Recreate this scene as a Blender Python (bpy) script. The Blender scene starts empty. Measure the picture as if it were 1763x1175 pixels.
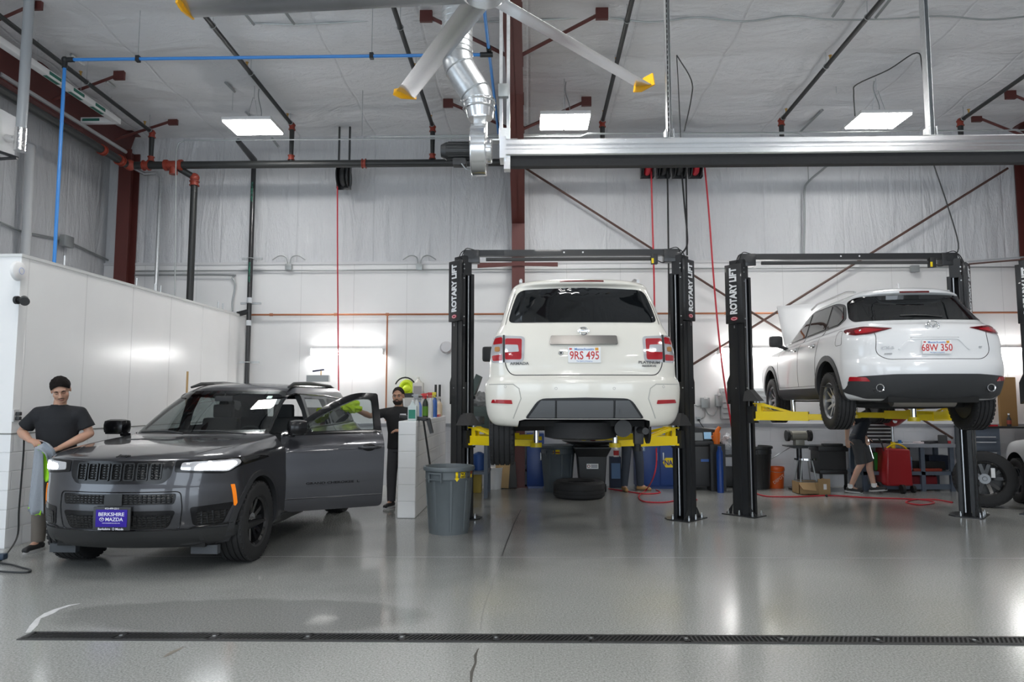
import bpy, bmesh, math, random
from math import sin, cos, pi, radians as R
from mathutils import Vector, Matrix, Euler
from mathutils.bvhtree import BVHTree
random.seed(7)
V = Vector
SC = bpy.context.scene
COL = SC.collection
# ------------------------------------------------------------------ camera
CH, PITCH, YAW, FPX = 1.58, R(4.88), R(1.41), 1200.0
cd = bpy.data.cameras.new('camera'); cam = bpy.data.objects.new('camera', cd); COL.objects.link(cam)
cd.sensor_width = 36; cd.lens = FPX/1763*36; cd.clip_start = 0.05; cd.clip_end = 200
cam.location = (0, 0, CH); cam.rotation_euler = (pi/2+PITCH, 0, YAW)
SC.camera = cam
CR = cam.rotation_euler.to_matrix()
def ray(px, py): return CR @ V(((px-881.5)/FPX, -(py-587.5)/FPX, -1.0))
def aY(px, py, Y): r = ray(px, py); return V((0, 0, CH)) + r*(Y/r.y)
def aX(px, py, X): r = ray(px, py); return V((0, 0, CH)) + r*(X/r.x)
def aZ(px, py, Z=0.0): r = ray(px, py); return V((0, 0, CH)) + r*((Z-CH)/r.z)
# ------------------------------------------------------------------ materials
def node(nt, t, **kw):
    n = nt.nodes.new(t)
    for k, v in kw.items():
        if k in n.inputs: n.inputs[k].default_value = v
        else: setattr(n, k, v)
    return n
_M = {}
def mat(name, col, rough=.5, metal=0, coat=0, emit=None, es=0, alpha=None, trans=0, ior=1.5, spec=.5, var=0, vs=8, bump=0, bs=60, croug=.03, sub=0):
    if name in _M: return _M[name]
    m = bpy.data.materials.new(name); m.use_nodes = True
    nt = m.node_tree; b = nt.nodes['Principled BSDF']; L = nt.links.new
    c = (*col, 1) if len(col) == 3 else col
    b.inputs['Base Color'].default_value = c
    b.inputs['Roughness'].default_value = rough; b.inputs['Metallic'].default_value = metal
    b.inputs['Coat Weight'].default_value = coat; b.inputs['Coat Roughness'].default_value = croug
    b.inputs['IOR'].default_value = ior; b.inputs['Transmission Weight'].default_value = trans
    b.inputs['Specular IOR Level'].default_value = spec
    if sub: b.inputs['Subsurface Weight'].default_value = sub; b.inputs['Subsurface Scale'].default_value = .01
    if emit: b.inputs['Emission Color'].default_value = (*emit, 1); b.inputs['Emission Strength'].default_value = es
    tc = None
    if var or bump: tc = node(nt, 'ShaderNodeTexCoord')
    if var:
        n = node(nt, 'ShaderNodeTexNoise', Scale=vs, Detail=5.0); L(tc.outputs['Object'], n.inputs['Vector'])
        r = node(nt, 'ShaderNodeMapRange'); r.inputs['To Min'].default_value = 1-var; r.inputs['To Max'].default_value = 1+var
        L(n.outputs['Fac'], r.inputs['Value'])
        mx = node(nt, 'ShaderNodeMix', data_type='RGBA', blend_type='MULTIPLY'); mx.inputs['Factor'].default_value = 1
        mx.inputs['A'].default_value = c; L(r.outputs['Result'], mx.inputs['B']); L(mx.outputs['Result'], b.inputs['Base Color'])
    if bump:
        n2 = node(nt, 'ShaderNodeTexNoise', Scale=bs, Detail=4.0); L(tc.outputs['Object'], n2.inputs['Vector'])
        bp = node(nt, 'ShaderNodeBump', Strength=bump, Distance=.01); L(n2.outputs['Fac'], bp.inputs['Height']); L(bp.outputs['Normal'], b.inputs['Normal'])
    _M[name] = m
    return m
def glassmat(name, tint=(.5, .55, .55), fac=.5, rough=.02):
    """thin tinted pane: straight-through transparency mixed with a mirror-like coat"""
    if name in _M: return _M[name]
    m = bpy.data.materials.new(name); m.use_nodes = True; nt = m.node_tree; L = nt.links.new
    nt.nodes.clear(); o = node(nt, 'ShaderNodeOutputMaterial')
    t = node(nt, 'ShaderNodeBsdfTransparent', Color=(*tint, 1)); g = node(nt, 'ShaderNodeBsdfGlossy', Color=(1, 1, 1, 1), Roughness=rough)
    d = node(nt, 'ShaderNodeBsdfDiffuse', Color=(.006, .008, .009, 1))
    m1 = node(nt, 'ShaderNodeMixShader'); m1.inputs[0].default_value = fac; L(t.outputs[0], m1.inputs[1]); L(d.outputs[0], m1.inputs[2])
    fr = node(nt, 'ShaderNodeFresnel', IOR=1.5); m2 = node(nt, 'ShaderNodeMixShader'); ge = node(nt, 'ShaderNodeNewGeometry')
    iv = node(nt, 'ShaderNodeMath', operation='SUBTRACT'); iv.inputs[0].default_value = 1; L(ge.outputs['Backfacing'], iv.inputs[1])
    mu = node(nt, 'ShaderNodeMath', operation='MULTIPLY'); L(fr.outputs[0], mu.inputs[0]); L(iv.outputs[0], mu.inputs[1])
    L(mu.outputs[0], m2.inputs[0]); L(m1.outputs[0], m2.inputs[1]); L(g.outputs[0], m2.inputs[2]); L(m2.outputs[0], o.inputs['Surface'])
    _M[name] = m; return m
# ------------------------------------------------------------------ things
_W = {}   # world matrix of every empty
def tag(o, label=None, cat=None, group=None, kind=None):
    if label: o['label'] = label
    if cat: o['category'] = cat
    if group: o['group'] = group
    if kind: o['kind'] = kind
    return o
def thing(name, label, cat, loc=(0, 0, 0), rz=0, group=None, rot=None):
    o = bpy.data.objects.new(name, None); COL.objects.link(o); o.empty_display_size = .1
    o.location = loc; o.rotation_euler = rot if rot else (0, 0, rz)
    _W[o.name] = Matrix.Translation(V(loc)) @ o.rotation_euler.to_matrix().to_4x4()
    return tag(o, label, cat, group)
def frame(axis, up=V((0, 0, 1))):
    z = axis.normalized()
    if abs(z.dot(up)) > .999: up = V((0, 1, 0)) if abs(z.y) < .9 else V((1, 0, 0))
    x = up.cross(z).normalized(); y = z.cross(x)
    return x, y, z
class MB:
    """collects shapes; build() links them as one mesh object"""
    def __init__(s, mats=None): s.v = []; s.f = []; s.mi = []; s.cur = 0; s.T = None
    def add(s, vs, fs):
        b = len(s.v)
        s.v += [(s.T @ V(v)) if s.T else V(v) for v in vs]
        s.f += [tuple(b+i for i in f) for f in fs]; s.mi += [s.cur]*len(fs); return s
    def box(s, c, d, rz=0, rot=None, bev=0):
        dx, dy, dz = d[0]/2, d[1]/2, d[2]/2
        M = Matrix.Translation(V(c)) @ ((rot if rot else Euler((0, 0, rz)).to_matrix()).to_4x4())
        if bev:
            bm = bmesh.new(); bmesh.ops.create_cube(bm, size=1)
            for v in bm.verts: v.co = V((v.co.x*d[0], v.co.y*d[1], v.co.z*d[2]))
            bmesh.ops.bevel(bm, geom=bm.edges[:], offset=bev, segments=2, affect='EDGES', profile=.6)
            bm.verts.index_update()
            s.add([M @ v.co for v in bm.verts], [[v.index for v in f.verts] for f in bm.faces]); bm.free(); return s
        vs = [M @ V((x, y, z)) for x in (-dx, dx) for y in (-dy, dy) for z in (-dz, dz)]
        return s.add(vs, [(0, 1, 3, 2), (4, 6, 7, 5), (0, 4, 5, 1), (2, 3, 7, 6), (0, 2, 6, 4), (1, 5, 7, 3)])
    def b2(s, x0, x1, y0, y1, z0, z1, bev=0): return s.box(((x0+x1)/2, (y0+y1)/2, (z0+z1)/2), (abs(x1-x0), abs(y1-y0), abs(z1-z0)), bev=bev)
    def cyl(s, p, q, r, r2=None, n=16, cap=True):
        p, q = V(p), V(q); r2 = r if r2 is None else r2; x, y, z = frame(q-p)
        vs = []
        for c, rr in ((p, r), (q, r2)):
            for i in range(n): a = 2*pi*i/n; vs.append(c+(x*cos(a)+y*sin(a))*rr)
        fs = [(i, (i+1) % n, n+(i+1) % n, n+i) for i in range(n)]
        if cap: fs += [tuple(range(n-1, -1, -1)), tuple(range(n, 2*n))]
        return s.add(vs, fs)
    def tube(s, pts, r, n=8, closed=False, cap=True):
        pts = [V(p) for p in pts]; k = len(pts); rr = r if isinstance(r, (list, tuple)) else [r]*k
        vs = []; px = None
        for i, p in enumerate(pts):
            if closed: t = pts[(i+1) % k]-pts[i-1]
            else: t = pts[min(i+1, k-1)]-pts[max(i-1, 0)]
            if px is None: x, y, z = frame(t)
            else:
                z = t.normalized(); x = (px-z*px.dot(z))
                x = x.normalized() if x.length > 1e-6 else frame(t)[0]
                y = z.cross(x)
            px = x
            sc = 1
            if 0 < i < k-1 and not closed:
                a = (pts[i]-pts[i-1]).normalized(); b = (pts[i+1]-pts[i]).normalized(); sc = 1/max(.6, math.sqrt(max(0, (1+a.dot(b))/2)))
            for j in range(n): a = 2*pi*j/n; vs.append(p+(x*cos(a)+y*sin(a))*rr[i]*sc)
        fs = []
        for i in range(k if closed else k-1):
            a, b = i*n, ((i+1) % k)*n
            fs += [(a+j, a+(j+1) % n, b+(j+1) % n, b+j) for j in range(n)]
        if cap and not closed: fs += [tuple(range(n-1, -1, -1)), tuple(range((k-1)*n, k*n))]
        return s.add(vs, fs)
    def lathe(s, prof, c=(0, 0, 0), axis=(0, 0, 1), n=24, sx=1, sy=1, cap=True):
        """prof = [(r,h)...] along axis from c"""
        c = V(c); x, y, z = frame(V(axis)); vs = []; k = len(prof)
        for (r, h) in prof:
            for i in range(n): a = 2*pi*i/n; vs.append(c+z*h+(x*cos(a)*sx+y*sin(a)*sy)*r)
        fs = [(i*n+j, i*n+(j+1) % n, (i+1)*n+(j+1) % n, (i+1)*n+j) for i in range(k-1) for j in range(n)]
        if cap and prof[0][0] > 1e-5: fs.append(tuple(range(n-1, -1, -1)))
        if cap and prof[-1][0] > 1e-5: fs.append(tuple(range((k-1)*n, k*n)))
        return s.add(vs, fs)
    def prism(s, poly, ext, o=(0, 0, 0), u=(1, 0, 0), v=(0, 0, 1)):
        """2-D polygon in the plane o,u,v pushed by vector ext"""
        o, u, v, e = V(o), V(u), V(v), V(ext); n = len(poly)
        a = [o+u*p[0]+v*p[1] for p in poly]; nn = u.cross(v)
        area = sum(poly[i][0]*poly[(i+1) % n][1]-poly[(i+1) % n][0]*poly[i][1] for i in range(n))
        fl = (nn.dot(e) > 0) == (area > 0)
        vs = a+[p+e for p in a]
        fs = [tuple(range(n)), tuple(range(2*n-1, n-1, -1))]+[(i, n+i, n+(i+1) % n, (i+1) % n) for i in range(n)]
        if fl: fs = [tuple(reversed(f)) for f in fs]
        return s.add(vs, fs)
    def sph(s, c, r, sc=(1, 1, 1), n=16, m=10, rot=None):
        vs = []; c = V(c)
        for i in range(1, m):
            t = pi*i/m
            for j in range(n):
                a = 2*pi*j/n; p = V((sin(t)*cos(a)*sc[0], sin(t)*sin(a)*sc[1], cos(t)*sc[2]))*r
                vs.append(c+((rot @ p) if rot else p))
        top, bt = V((0, 0, sc[2]*r)), V((0, 0, -sc[2]*r))
        vs += [c+((rot @ top) if rot else top), c+((rot @ bt) if rot else bt)]; k = len(vs)
        fs = [(i*n+j, (i+1)*n+j, (i+1)*n+(j+1) % n, i*n+(j+1) % n) for i in range(m-2) for j in range(n)]
        fs += [(k-2, j, (j+1) % n) for j in range(n)]+[(k-1, (m-2)*n+(j+1) % n, (m-2)*n+j) for j in range(n)]
        return s.add(vs, fs)
    def torus(s, c, Rr, r, axis=(0, 0, 1), n=24, m=10):
        x, y, z = frame(V(axis)); c = V(c); vs = []
        for i in range(n):
            a = 2*pi*i/n; d = x*cos(a)+y*sin(a)
            for j in range(m): b = 2*pi*j/m; vs.append(c+d*(Rr+r*cos(b))+z*r*sin(b))
        return s.add(vs, [(i*m+j, ((i+1) % n)*m+j, ((i+1) % n)*m+(j+1) % m, i*m+(j+1) % m) for i in range(n) for j in range(m)])
    def grid(s, fn, nu, nv, flip=False):
        vs = [fn(i/nu, j/nv) for j in range(nv+1) for i in range(nu+1)]; w = nu+1
        fs = [(j*w+i, j*w+i+1, (j+1)*w+i+1, (j+1)*w+i) for j in range(nv) for i in range(nu)]
        if flip: fs = [f[::-1] for f in fs]
        return s.add(vs, fs)
    def build(s, name, mats, parent=None, local=False, smooth=35, kind=None, sub=0, solid=0, origin=None, bev=0, merge=False):
        if not isinstance(mats, (list, tuple)): mats = [mats]
        me = bpy.data.meshes.new(name)
        vs = s.v
        if parent is not None and not local:
            iv = _W[parent.name].inverted() if parent.name in _W else Matrix()
            vs = [iv @ v for v in vs]
        loc = None
        if parent is None:
            if origin is None:
                lo = [min(v[i] for v in vs) for i in range(3)]; hi = [max(v[i] for v in vs) for i in range(3)]
                origin = ((lo[0]+hi[0])/2, (lo[1]+hi[1])/2, lo[2])
            loc = V(origin); vs = [v-loc for v in vs]
        me.from_pydata([tuple(v) for v in vs], [], s.f)
        for m in mats: me.materials.append(m)
        if any(s.mi): me.polygons.foreach_set('material_index', s.mi)
        if merge:
            bm = bmesh.new(); bm.from_mesh(me); bmesh.ops.remove_doubles(bm, verts=bm.verts, dist=1e-4); bmesh.ops.recalc_face_normals(bm, faces=bm.faces); bm.to_mesh(me); bm.free()
        if smooth:
            me.polygons.foreach_set('use_smooth', [True]*len(me.polygons))
            if smooth < 180: me.set_sharp_from_angle(angle=R(smooth))
        me.update()
        o = bpy.data.objects.new(name, me); COL.objects.link(o)
        if parent is not None:
            o.parent = parent
            if parent.name in _W: _W[o.name] = _W[parent.name]
        else: o.location = loc; _W[o.name] = Matrix.Translation(loc)
        if solid: md = o.modifiers.new('t', 'SOLIDIFY'); md.thickness = solid; md.offset = 0
        if bev: md = o.modifiers.new('b', 'BEVEL'); md.width = bev; md.segments = 2; md.limit_method = 'ANGLE'
        if sub: md = o.modifiers.new('s', 'SUBSURF'); md.levels = sub; md.render_levels = sub
        if kind: o['kind'] = kind
        return o
def islands(mb):
    n = len(mb.v); par = list(range(n))
    def f(a):
        while par[a] != a: par[a] = par[par[a]]; a = par[a]
        return a
    for fc in mb.f:
        r = f(fc[0])
        for i in fc[1:]: par[f(i)] = r
    g = {}
    for k, fc in enumerate(mb.f): g.setdefault(f(fc[0]), []).append(k)
    out = []
    for ks in g.values():
        m = MB(); mp = {}
        for k in ks:
            for i in mb.f[k]:
                if i not in mp: mp[i] = len(m.v); m.v.append(mb.v[i])
            m.f.append(tuple(mp[i] for i in mb.f[k])); m.mi.append(mb.mi[k])
        out.append(m)
    return out
def build_each(mb, name, m, parent, near=0, **kw):
    """each separate piece (pieces closer than near belong together) as a part of its own"""
    ps = islands(mb); cl = []
    for p in ps:
        c = sum(p.v, V((0, 0, 0)))/len(p.v)
        for q in cl:
            if near and (q[0]-c).length < near: b = len(q[1].v); q[1].v += p.v; q[1].f += [tuple(i+b for i in fc) for fc in p.f]; q[1].mi += p.mi; break
        else: cl.append([c, p])
    for c, p in cl: p.build(name, m, parent, **kw)
def one(mb, name, m, label, cat, group=None, **kw):
    return tag(mb.build(name, m, **kw), label, cat, group)
def struct(mb, name, m, **kw): return mb.build(name, m, kind='structure', **kw)
_tc = {}
def textmb(txt, h, T, depth=.002, bold=0, sx=1, center=True, mb=None, vc=True):
    """lettering of cap height h, laid in local XY of matrix T, extruded +Z"""
    key = (txt, bold)
    if key not in _tc:
        cu = bpy.data.curves.new('t', 'FONT'); cu.body = txt; cu.size = 1; cu.extrude = .5; cu.offset = bold; cu.resolution_u = 3
        o = bpy.data.objects.new('t', cu); COL.objects.link(o)
        dg = bpy.context.evaluated_depsgraph_get(); me = o.evaluated_get(dg).to_mesh()
        _tc[key] = ([v.co.copy() for v in me.vertices], [tuple(p.vertices) for p in me.polygons])
        o.evaluated_get(dg).to_mesh_clear(); bpy.data.objects.remove(o); bpy.data.curves.remove(cu)
    vs, fs = _tc[key]
    mb = mb or MB()
    if not vs: return mb
    k = h/.69; lo = min(v.x for v in vs); hi = max(v.x for v in vs)
    ox = (lo+hi)/2 if center else lo; oy = .345 if vc else 0
    mb.add([T @ V(((v.x-ox)*k*sx, (v.y-oy)*k, (v.z+.5)*depth)) for v in vs], fs)
    return mb
def plane_T(o, right, up):
    r = V(right).normalized(); u = V(up).normalized(); n = r.cross(u)
    return Matrix.Translation(V(o)) @ Matrix((r, u, n)).transposed().to_4x4()
def copytree(o, loc=None, rot=None, label=None, rec=None):
    c = o.copy(); COL.objects.link(c)
    if rec is not None: c.parent = rec
    if loc is not None: c.location = loc
    if rot is not None: c.rotation_euler = rot
    if label: c['label'] = label
    if rec is None: _W[c.name] = Matrix.Translation(c.location) @ c.rotation_euler.to_matrix().to_4x4()
    else: _W[c.name] = _W.get(rec.name, Matrix())
    for ch in list(o.children): copytree(ch, rec=c)
    return c
def arc(c, r, a0, a1, n, u, v):
    c, u, v = V(c), V(u), V(v)
    return [c+u*r*cos(a0+(a1-a0)*i/n)+v*r*sin(a0+(a1-a0)*i/n) for i in range(n+1)]
def bez(pts, n=12):
    """Catmull-Rom through points"""
    P = [V(p) for p in pts]; P = [P[0]*2-P[1]]+P+[P[-1]*2-P[-2]]; out = []
    for i in range(1, len(P)-2):
        for k in range(n):
            t = k/n; a, b, c, d = P[i-1], P[i], P[i+1], P[i+2]
            out.append(.5*((2*b)+(c-a)*t+(2*a-5*b+4*c-d)*t*t+(3*b-a-3*c+d)*t**3))
    out.append(P[-2]); return out
# ------------------------------------------------------------------ shared materials
def wrinkle(name, col, axis='X', seam=1.5, rough=.38, zs=None):
    """white vinyl-faced insulation: folds, seams"""
    m = bpy.data.materials.new(name); m.use_nodes = True; nt = m.node_tree; b = nt.nodes['Principled BSDF']; L = nt.links.new
    tc = node(nt, 'ShaderNodeNewGeometry')
    mp = node(nt, 'ShaderNodeMapping'); L(tc.outputs['Position'], mp.inputs['Vector'])
    mp.inputs['Scale'].default_value = {'X': (2.2, 1, .5), 'Y': (1, 2.2, .5), 'C': (.8, 1.6, 1)}[axis]
    n1 = node(nt, 'ShaderNodeTexNoise', Scale=1.1, Detail=3.0, Distortion=1.2); L(mp.outputs[0], n1.inputs['Vector'])
    w = node(nt, 'ShaderNodeTexNoise', Scale=7.0, Detail=6.0, Roughness=.65, Distortion=2.5); L(mp.outputs[0], w.inputs['Vector'])
    sp = node(nt, 'ShaderNodeSeparateXYZ'); L(tc.outputs['Position'], sp.inputs[0])
    md = node(nt, 'ShaderNodeMath', operation='PINGPONG'); md.inputs[1].default_value = seam/2; L(sp.outputs['Y' if axis == 'Y' else 'X'], md.inputs[0])
    sm = node(nt, 'ShaderNodeMapRange'); sm.inputs['From Min'].default_value = 0; sm.inputs['From Max'].default_value = .03; L(md.outputs[0], sm.inputs['Value'])
    a1 = node(nt, 'ShaderNodeMath', operation='MULTIPLY_ADD'); a1.inputs[1].default_value = .18; L(w.outputs['Fac'], a1.inputs[0]); L(n1.outputs['Fac'], a1.inputs[2])
    a2 = node(nt, 'ShaderNodeMath', operation='MULTIPLY_ADD'); a2.inputs[1].default_value = .10; L(sm.outputs[0], a2.inputs[0]); L(a1.outputs[0], a2.inputs[2])
    bp = node(nt, 'ShaderNodeBump', Strength=.65, Distance=.18); L(a2.outputs[0], bp.inputs['Height']); L(bp.outputs['Normal'], b.inputs['Normal'])
    n3 = node(nt, 'ShaderNodeTexNoise', Scale=.7, Detail=5.0); L(tc.outputs['Position'], n3.inputs['Vector'])
    cr = node(nt, 'ShaderNodeMapRange'); cr.inputs['To Min'].default_value = .88; cr.inputs['To Max'].default_value = 1.08; L(n3.outputs['Fac'], cr.inputs['Value'])
    s2 = node(nt, 'ShaderNodeMapRange'); s2.inputs['From Max'].default_value = .012; s2.inputs['To Min'].default_value = .86; L(md.outputs[0], s2.inputs['Value'])
    mm = node(nt, 'ShaderNodeMath', operation='MULTIPLY'); L(cr.outputs[0], mm.inputs[0]); L(s2.outputs[0], mm.inputs[1])
    mx = node(nt, 'ShaderNodeMix', data_type='RGBA', blend_type='MULTIPLY'); mx.inputs['Factor'].default_value = 1; mx.inputs['A'].default_value = (*col, 1)
    L(mm.outputs[0], mx.inputs['B']); L(mx.outputs['Result'], b.inputs['Base Color'])
    b.inputs['Roughness'].default_value = rough; return m
def panel_mat(name, col, seam, axis='X', off=0, rough=.4, rows=None, dark=.8, width=.006, bump=.4):
    """painted panels (or blocks when rows is given) with thin joints"""
    m = bpy.data.materials.new(name); m.use_nodes = True; nt = m.node_tree; b = nt.nodes['Principled BSDF']; L = nt.links.new
    g = node(nt, 'ShaderNodeNewGeometry'); sp = node(nt, 'ShaderNodeSeparateXYZ'); L(g.outputs['Position'], sp.inputs[0])
    def joint(sock, period, o, half=True):
        a = node(nt, 'ShaderNodeMath', operation='ADD'); a.inputs[1].default_value = o; L(sock, a.inputs[0])
        md = node(nt, 'ShaderNodeMath', operation='PINGPONG'); md.inputs[1].default_value = period/2; L(a.outputs[0], md.inputs[0])
        r = node(nt, 'ShaderNodeMapRange'); r.inputs['From Min'].default_value = width*.4; r.inputs['From Max'].default_value = width; L(md.outputs[0], r.inputs['Value']); return r.outputs[0]
    v = joint(sp.outputs[axis], seam, off)
    if rows:
        v2 = joint(sp.outputs['Z'], rows, 0)
        # running bond: shift every other course
        dv = node(nt, 'ShaderNodeMath', operation='DIVIDE'); dv.inputs[1].default_value = rows; L(sp.outputs['Z'], dv.inputs[0])
        fl = node(nt, 'ShaderNodeMath', operation='FLOOR'); L(dv.outputs[0], fl.inputs[0])
        ml = node(nt, 'ShaderNodeMath', operation='MULTIPLY'); ml.inputs[1].default_value = seam/2; L(fl.outputs[0], ml.inputs[0])
        ad = node(nt, 'ShaderNodeMath', operation='ADD'); L(ml.outputs[0], ad.inputs[0]); L(sp.outputs[axis], ad.inputs[1])
        v = joint(ad.outputs[0], seam, off)
        mn = node(nt, 'ShaderNodeMath', operation='MINIMUM'); L(v, mn.inputs[0]); L(v2, mn.inputs[1]); v = mn.outputs[0]
    mr = node(nt, 'ShaderNodeMapRange'); mr.inputs['To Min'].default_value = dark; L(v, mr.inputs['Value'])
    n3 = node(nt, 'ShaderNodeTexNoise', Scale=1.3, Detail=6.0); L(g.outputs['Position'], n3.inputs['Vector'])
    cr = node(nt, 'ShaderNodeMapRange'); cr.inputs['To Min'].default_value = .93; cr.inputs['To Max'].default_value = 1.05; L(n3.outputs['Fac'], cr.inputs['Value'])
    mm = node(nt, 'ShaderNodeMath', operation='MULTIPLY'); L(mr.outputs[0], mm.inputs[0]); L(cr.outputs[0], mm.inputs[1])
    mx = node(nt, 'ShaderNodeMix', data_type='RGBA', blend_type='MULTIPLY'); mx.inputs['Factor'].default_value = 1; mx.inputs['A'].default_value = (*col, 1)
    L(mm.outputs[0], mx.inputs['B']); L(mx.outputs['Result'], b.inputs['Base Color']); b.inputs['Roughness'].default_value = rough
    bp = node(nt, 'ShaderNodeBump', Strength=bump, Distance=.004); L(v, bp.inputs['Height']); L(bp.outputs['Normal'], b.inputs['Normal']); return m
def floor_mat():
    m = bpy.data.materials.new('polished epoxy floor'); m.use_nodes = True; nt = m.node_tree; b = nt.nodes['Principled BSDF']; L = nt.links.new
    g = node(nt, 'ShaderNodeNewGeometry'); P = g.outputs['Position']
    n1 = node(nt, 'ShaderNodeTexNoise', Scale=75.0, Detail=2.0, Roughness=.8); L(P, n1.inputs['Vector'])
    r1 = node(nt, 'ShaderNodeMapRange'); r1.inputs['From Min'].default_value = .3; r1.inputs['From Max'].default_value = .7; r1.inputs['To Min'].default_value = .62; r1.inputs['To Max'].default_value = 1.38; L(n1.outputs['Fac'], r1.inputs['Value'])
    n2 = node(nt, 'ShaderNodeTexNoise', Scale=.45, Detail=4.0, Roughness=.5, Distortion=.3); L(P, n2.inputs['Vector'])
    r2 = node(nt, 'ShaderNodeMapRange'); r2.inputs['From Min'].default_value = .25; r2.inputs['From Max'].default_value = .75; r2.inputs['To Min'].default_value = .9; r2.inputs['To Max'].default_value = 1.08; L(n2.outputs['Fac'], r2.inputs['Value'])
    sp = node(nt, 'ShaderNodeSeparateXYZ'); L(P, sp.inputs[0])
    # damp patch before the drain and the wash bay around the grey car
    def blob(cx, cy, rx, ry, soft=.25, ns=1.6, na=.35):
        mp = node(nt, 'ShaderNodeMapping'); mp.inputs['Location'].default_value = (-cx/rx, -cy/ry, 0); mp.inputs['Scale'].default_value = (1/rx, 1/ry, 0); L(P, mp.inputs['Vector'])
        ln = node(nt, 'ShaderNodeVectorMath', operation='LENGTH'); L(mp.outputs[0], ln.inputs[0])
        nn = node(nt, 'ShaderNodeTexNoise', Scale=ns, Detail=6.0, Roughness=.6); L(P, nn.inputs['Vector'])
        ma = node(nt, 'ShaderNodeMath', operation='MULTIPLY_ADD'); ma.inputs[1].default_value = na*2; L(nn.outputs['Fac'], ma.inputs[0]); L(ln.outputs['Value'], ma.inputs[2])
        r = node(nt, 'ShaderNodeMapRange'); r.inputs['From Min'].default_value = 1+na-soft; r.inputs['From Max'].default_value = 1+na+soft; r.inputs['To Min'].default_value = 1; r.inputs['To Max'].default_value = 0; L(ma.outputs[0], r.inputs['Value']); return r.outputs[0], ma.outputs[0]
    w1, _ = blob(-2.1, 5.25, 1.35, .42, .08, 2.2, .3)
    w2, _ = blob(-2.2, 8.6, 2.6, 2.4, .4, 1.2, .8)
    w3, _ = blob(-.9, 8.6, 1.1, .5, .3, 3, .8)
    mx = node(nt, 'ShaderNodeMath', operation='MAXIMUM'); L(w1, mx.inputs[0]); L(w2, mx.inputs[1])
    mx3 = node(nt, 'ShaderNodeMath', operation='MAXIMUM'); L(mx.outputs[0], mx3.inputs[0]); L(w3, mx3.inputs[1])
    wet = node(nt, 'ShaderNodeMath', operation='MULTIPLY'); L(mx3.outputs[0], wet.inputs[0]); wet.inputs[1].default_value = .26
    inv = node(nt, 'ShaderNodeMath', operation='SUBTRACT'); inv.inputs[0].default_value = 1; L(wet.outputs[0], inv.inputs[1])
    m1 = node(nt, 'ShaderNodeMath', operation='MULTIPLY'); L(r1.outputs[0], m1.inputs[0]); L(r2.outputs[0], m1.inputs[1])
    m2 = node(nt, 'ShaderNodeMath', operation='MULTIPLY'); L(m1.outputs[0], m2.inputs[0]); L(inv.outputs[0], m2.inputs[1])
    c = node(nt, 'ShaderNodeMix', data_type='RGBA', blend_type='MULTIPLY'); c.inputs['Factor'].default_value = 1; c.inputs['A'].default_value = (.335, .34, .325, 1)
    L(m2.outputs[0], c.inputs['B'])
    # white mineral tide mark at the damp patch's edge
    L(c.outputs['Result'], b.inputs['Base Color'])
    rr = node(nt, 'ShaderNodeMapRange'); rr.inputs['From Min'].default_value = .3; rr.inputs['From Max'].default_value = .7; rr.inputs['To Min'].default_value = .16; rr.inputs['To Max'].default_value = .19; L(n2.outputs['Fac'], rr.inputs['Value'])
    rs = node(nt, 'ShaderNodeMath', operation='MULTIPLY_ADD'); L(wet.outputs[0], rs.inputs[0]); rs.inputs[1].default_value = -.25; L(rr.outputs[0], rs.inputs[2])
    L(rs.outputs[0], b.inputs['Roughness'])
    n4 = node(nt, 'ShaderNodeTexNoise', Scale=38.0, Detail=2.0); L(P, n4.inputs['Vector'])
    bp = node(nt, 'ShaderNodeBump', Strength=.05, Distance=.01); L(n4.outputs['Fac'], bp.inputs['Height']); b.inputs['Specular IOR Level'].default_value = .55
    return m
M_INS_B = wrinkle('vinyl insulation back', (.66, .67, .69)); M_INS_L = wrinkle('vinyl insulation side', (.62, .63, .65), 'Y')
M_CEIL = wrinkle('vinyl insulation roof', (.76, .765, .78), 'C', 1.5)
M_LINER = panel_mat('white liner panel', (.78, .78, .78), 1.02, 'X', .3, .3)
M_PART = panel_mat('white partition panel', (.88, .88, .875), .98, 'Y', .25, .22, dark=.86, width=.012)
M_BLOCK = panel_mat('painted block', (.86, .865, .87), .406, 'Y', 0, .45, rows=.2032, dark=.86, bump=.7, width=.008)
M_BLOCKX = panel_mat('painted block end', (.86, .865, .87), 5.0, 'X', 2.4, .45, rows=.2225, dark=.86, bump=.7, width=.008)
M_BLOCKB = panel_mat('grey painted block', (.64, .65, .68), .406, 'X', 0, .5, rows=.2032, dark=.95, bump=.25, width=.008)
M_RED = mat('red oxide steel', (.10, .024, .020), .5, var=.15, vs=5)
M_BLACK = mat('black powder coat', (.018, .019, .021), .35, coat=.2)
M_PIPE = mat('black iron pipe', (.022, .024, .024), .45, bump=.1)
M_GALV = mat('galvanised steel', (.55, .57, .58), .35, .85, var=.2, vs=30)
M_COND = mat('zinc conduit', (.36, .38, .38), .4, .6)
M_ALU = mat('extruded aluminium', (.82, .83, .84), .18, .95)
M_GREYP = mat('grey plastic pipe', (.30, .32, .33), .4)
M_ORF = mat('red pipe fitting', (.27, .04, .022), .5, var=.2, vs=20)
M_BLUE = mat('blue air pipe', (.05, .27, .72), .3)
M_COP = mat('copper pipe', (.42, .17, .09), .4, .6)
M_WHITE = mat('white plastic', (.82, .82, .82), .35)
M_YEL = mat('safety yellow paint', (.92, .68, .0), .4, coat=.3)
M_RUB = mat('black rubber', (.018, .018, .019), .72, var=.25, vs=30)
M_CHROME = mat('chrome', (.85, .86, .87), .08, 1)
M_BLKPL = mat('black plastic', (.02, .021, .022), .45)
M_GREYPL = mat('grey plastic', (.115, .135, .145), .48, var=.12, vs=6)
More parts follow.
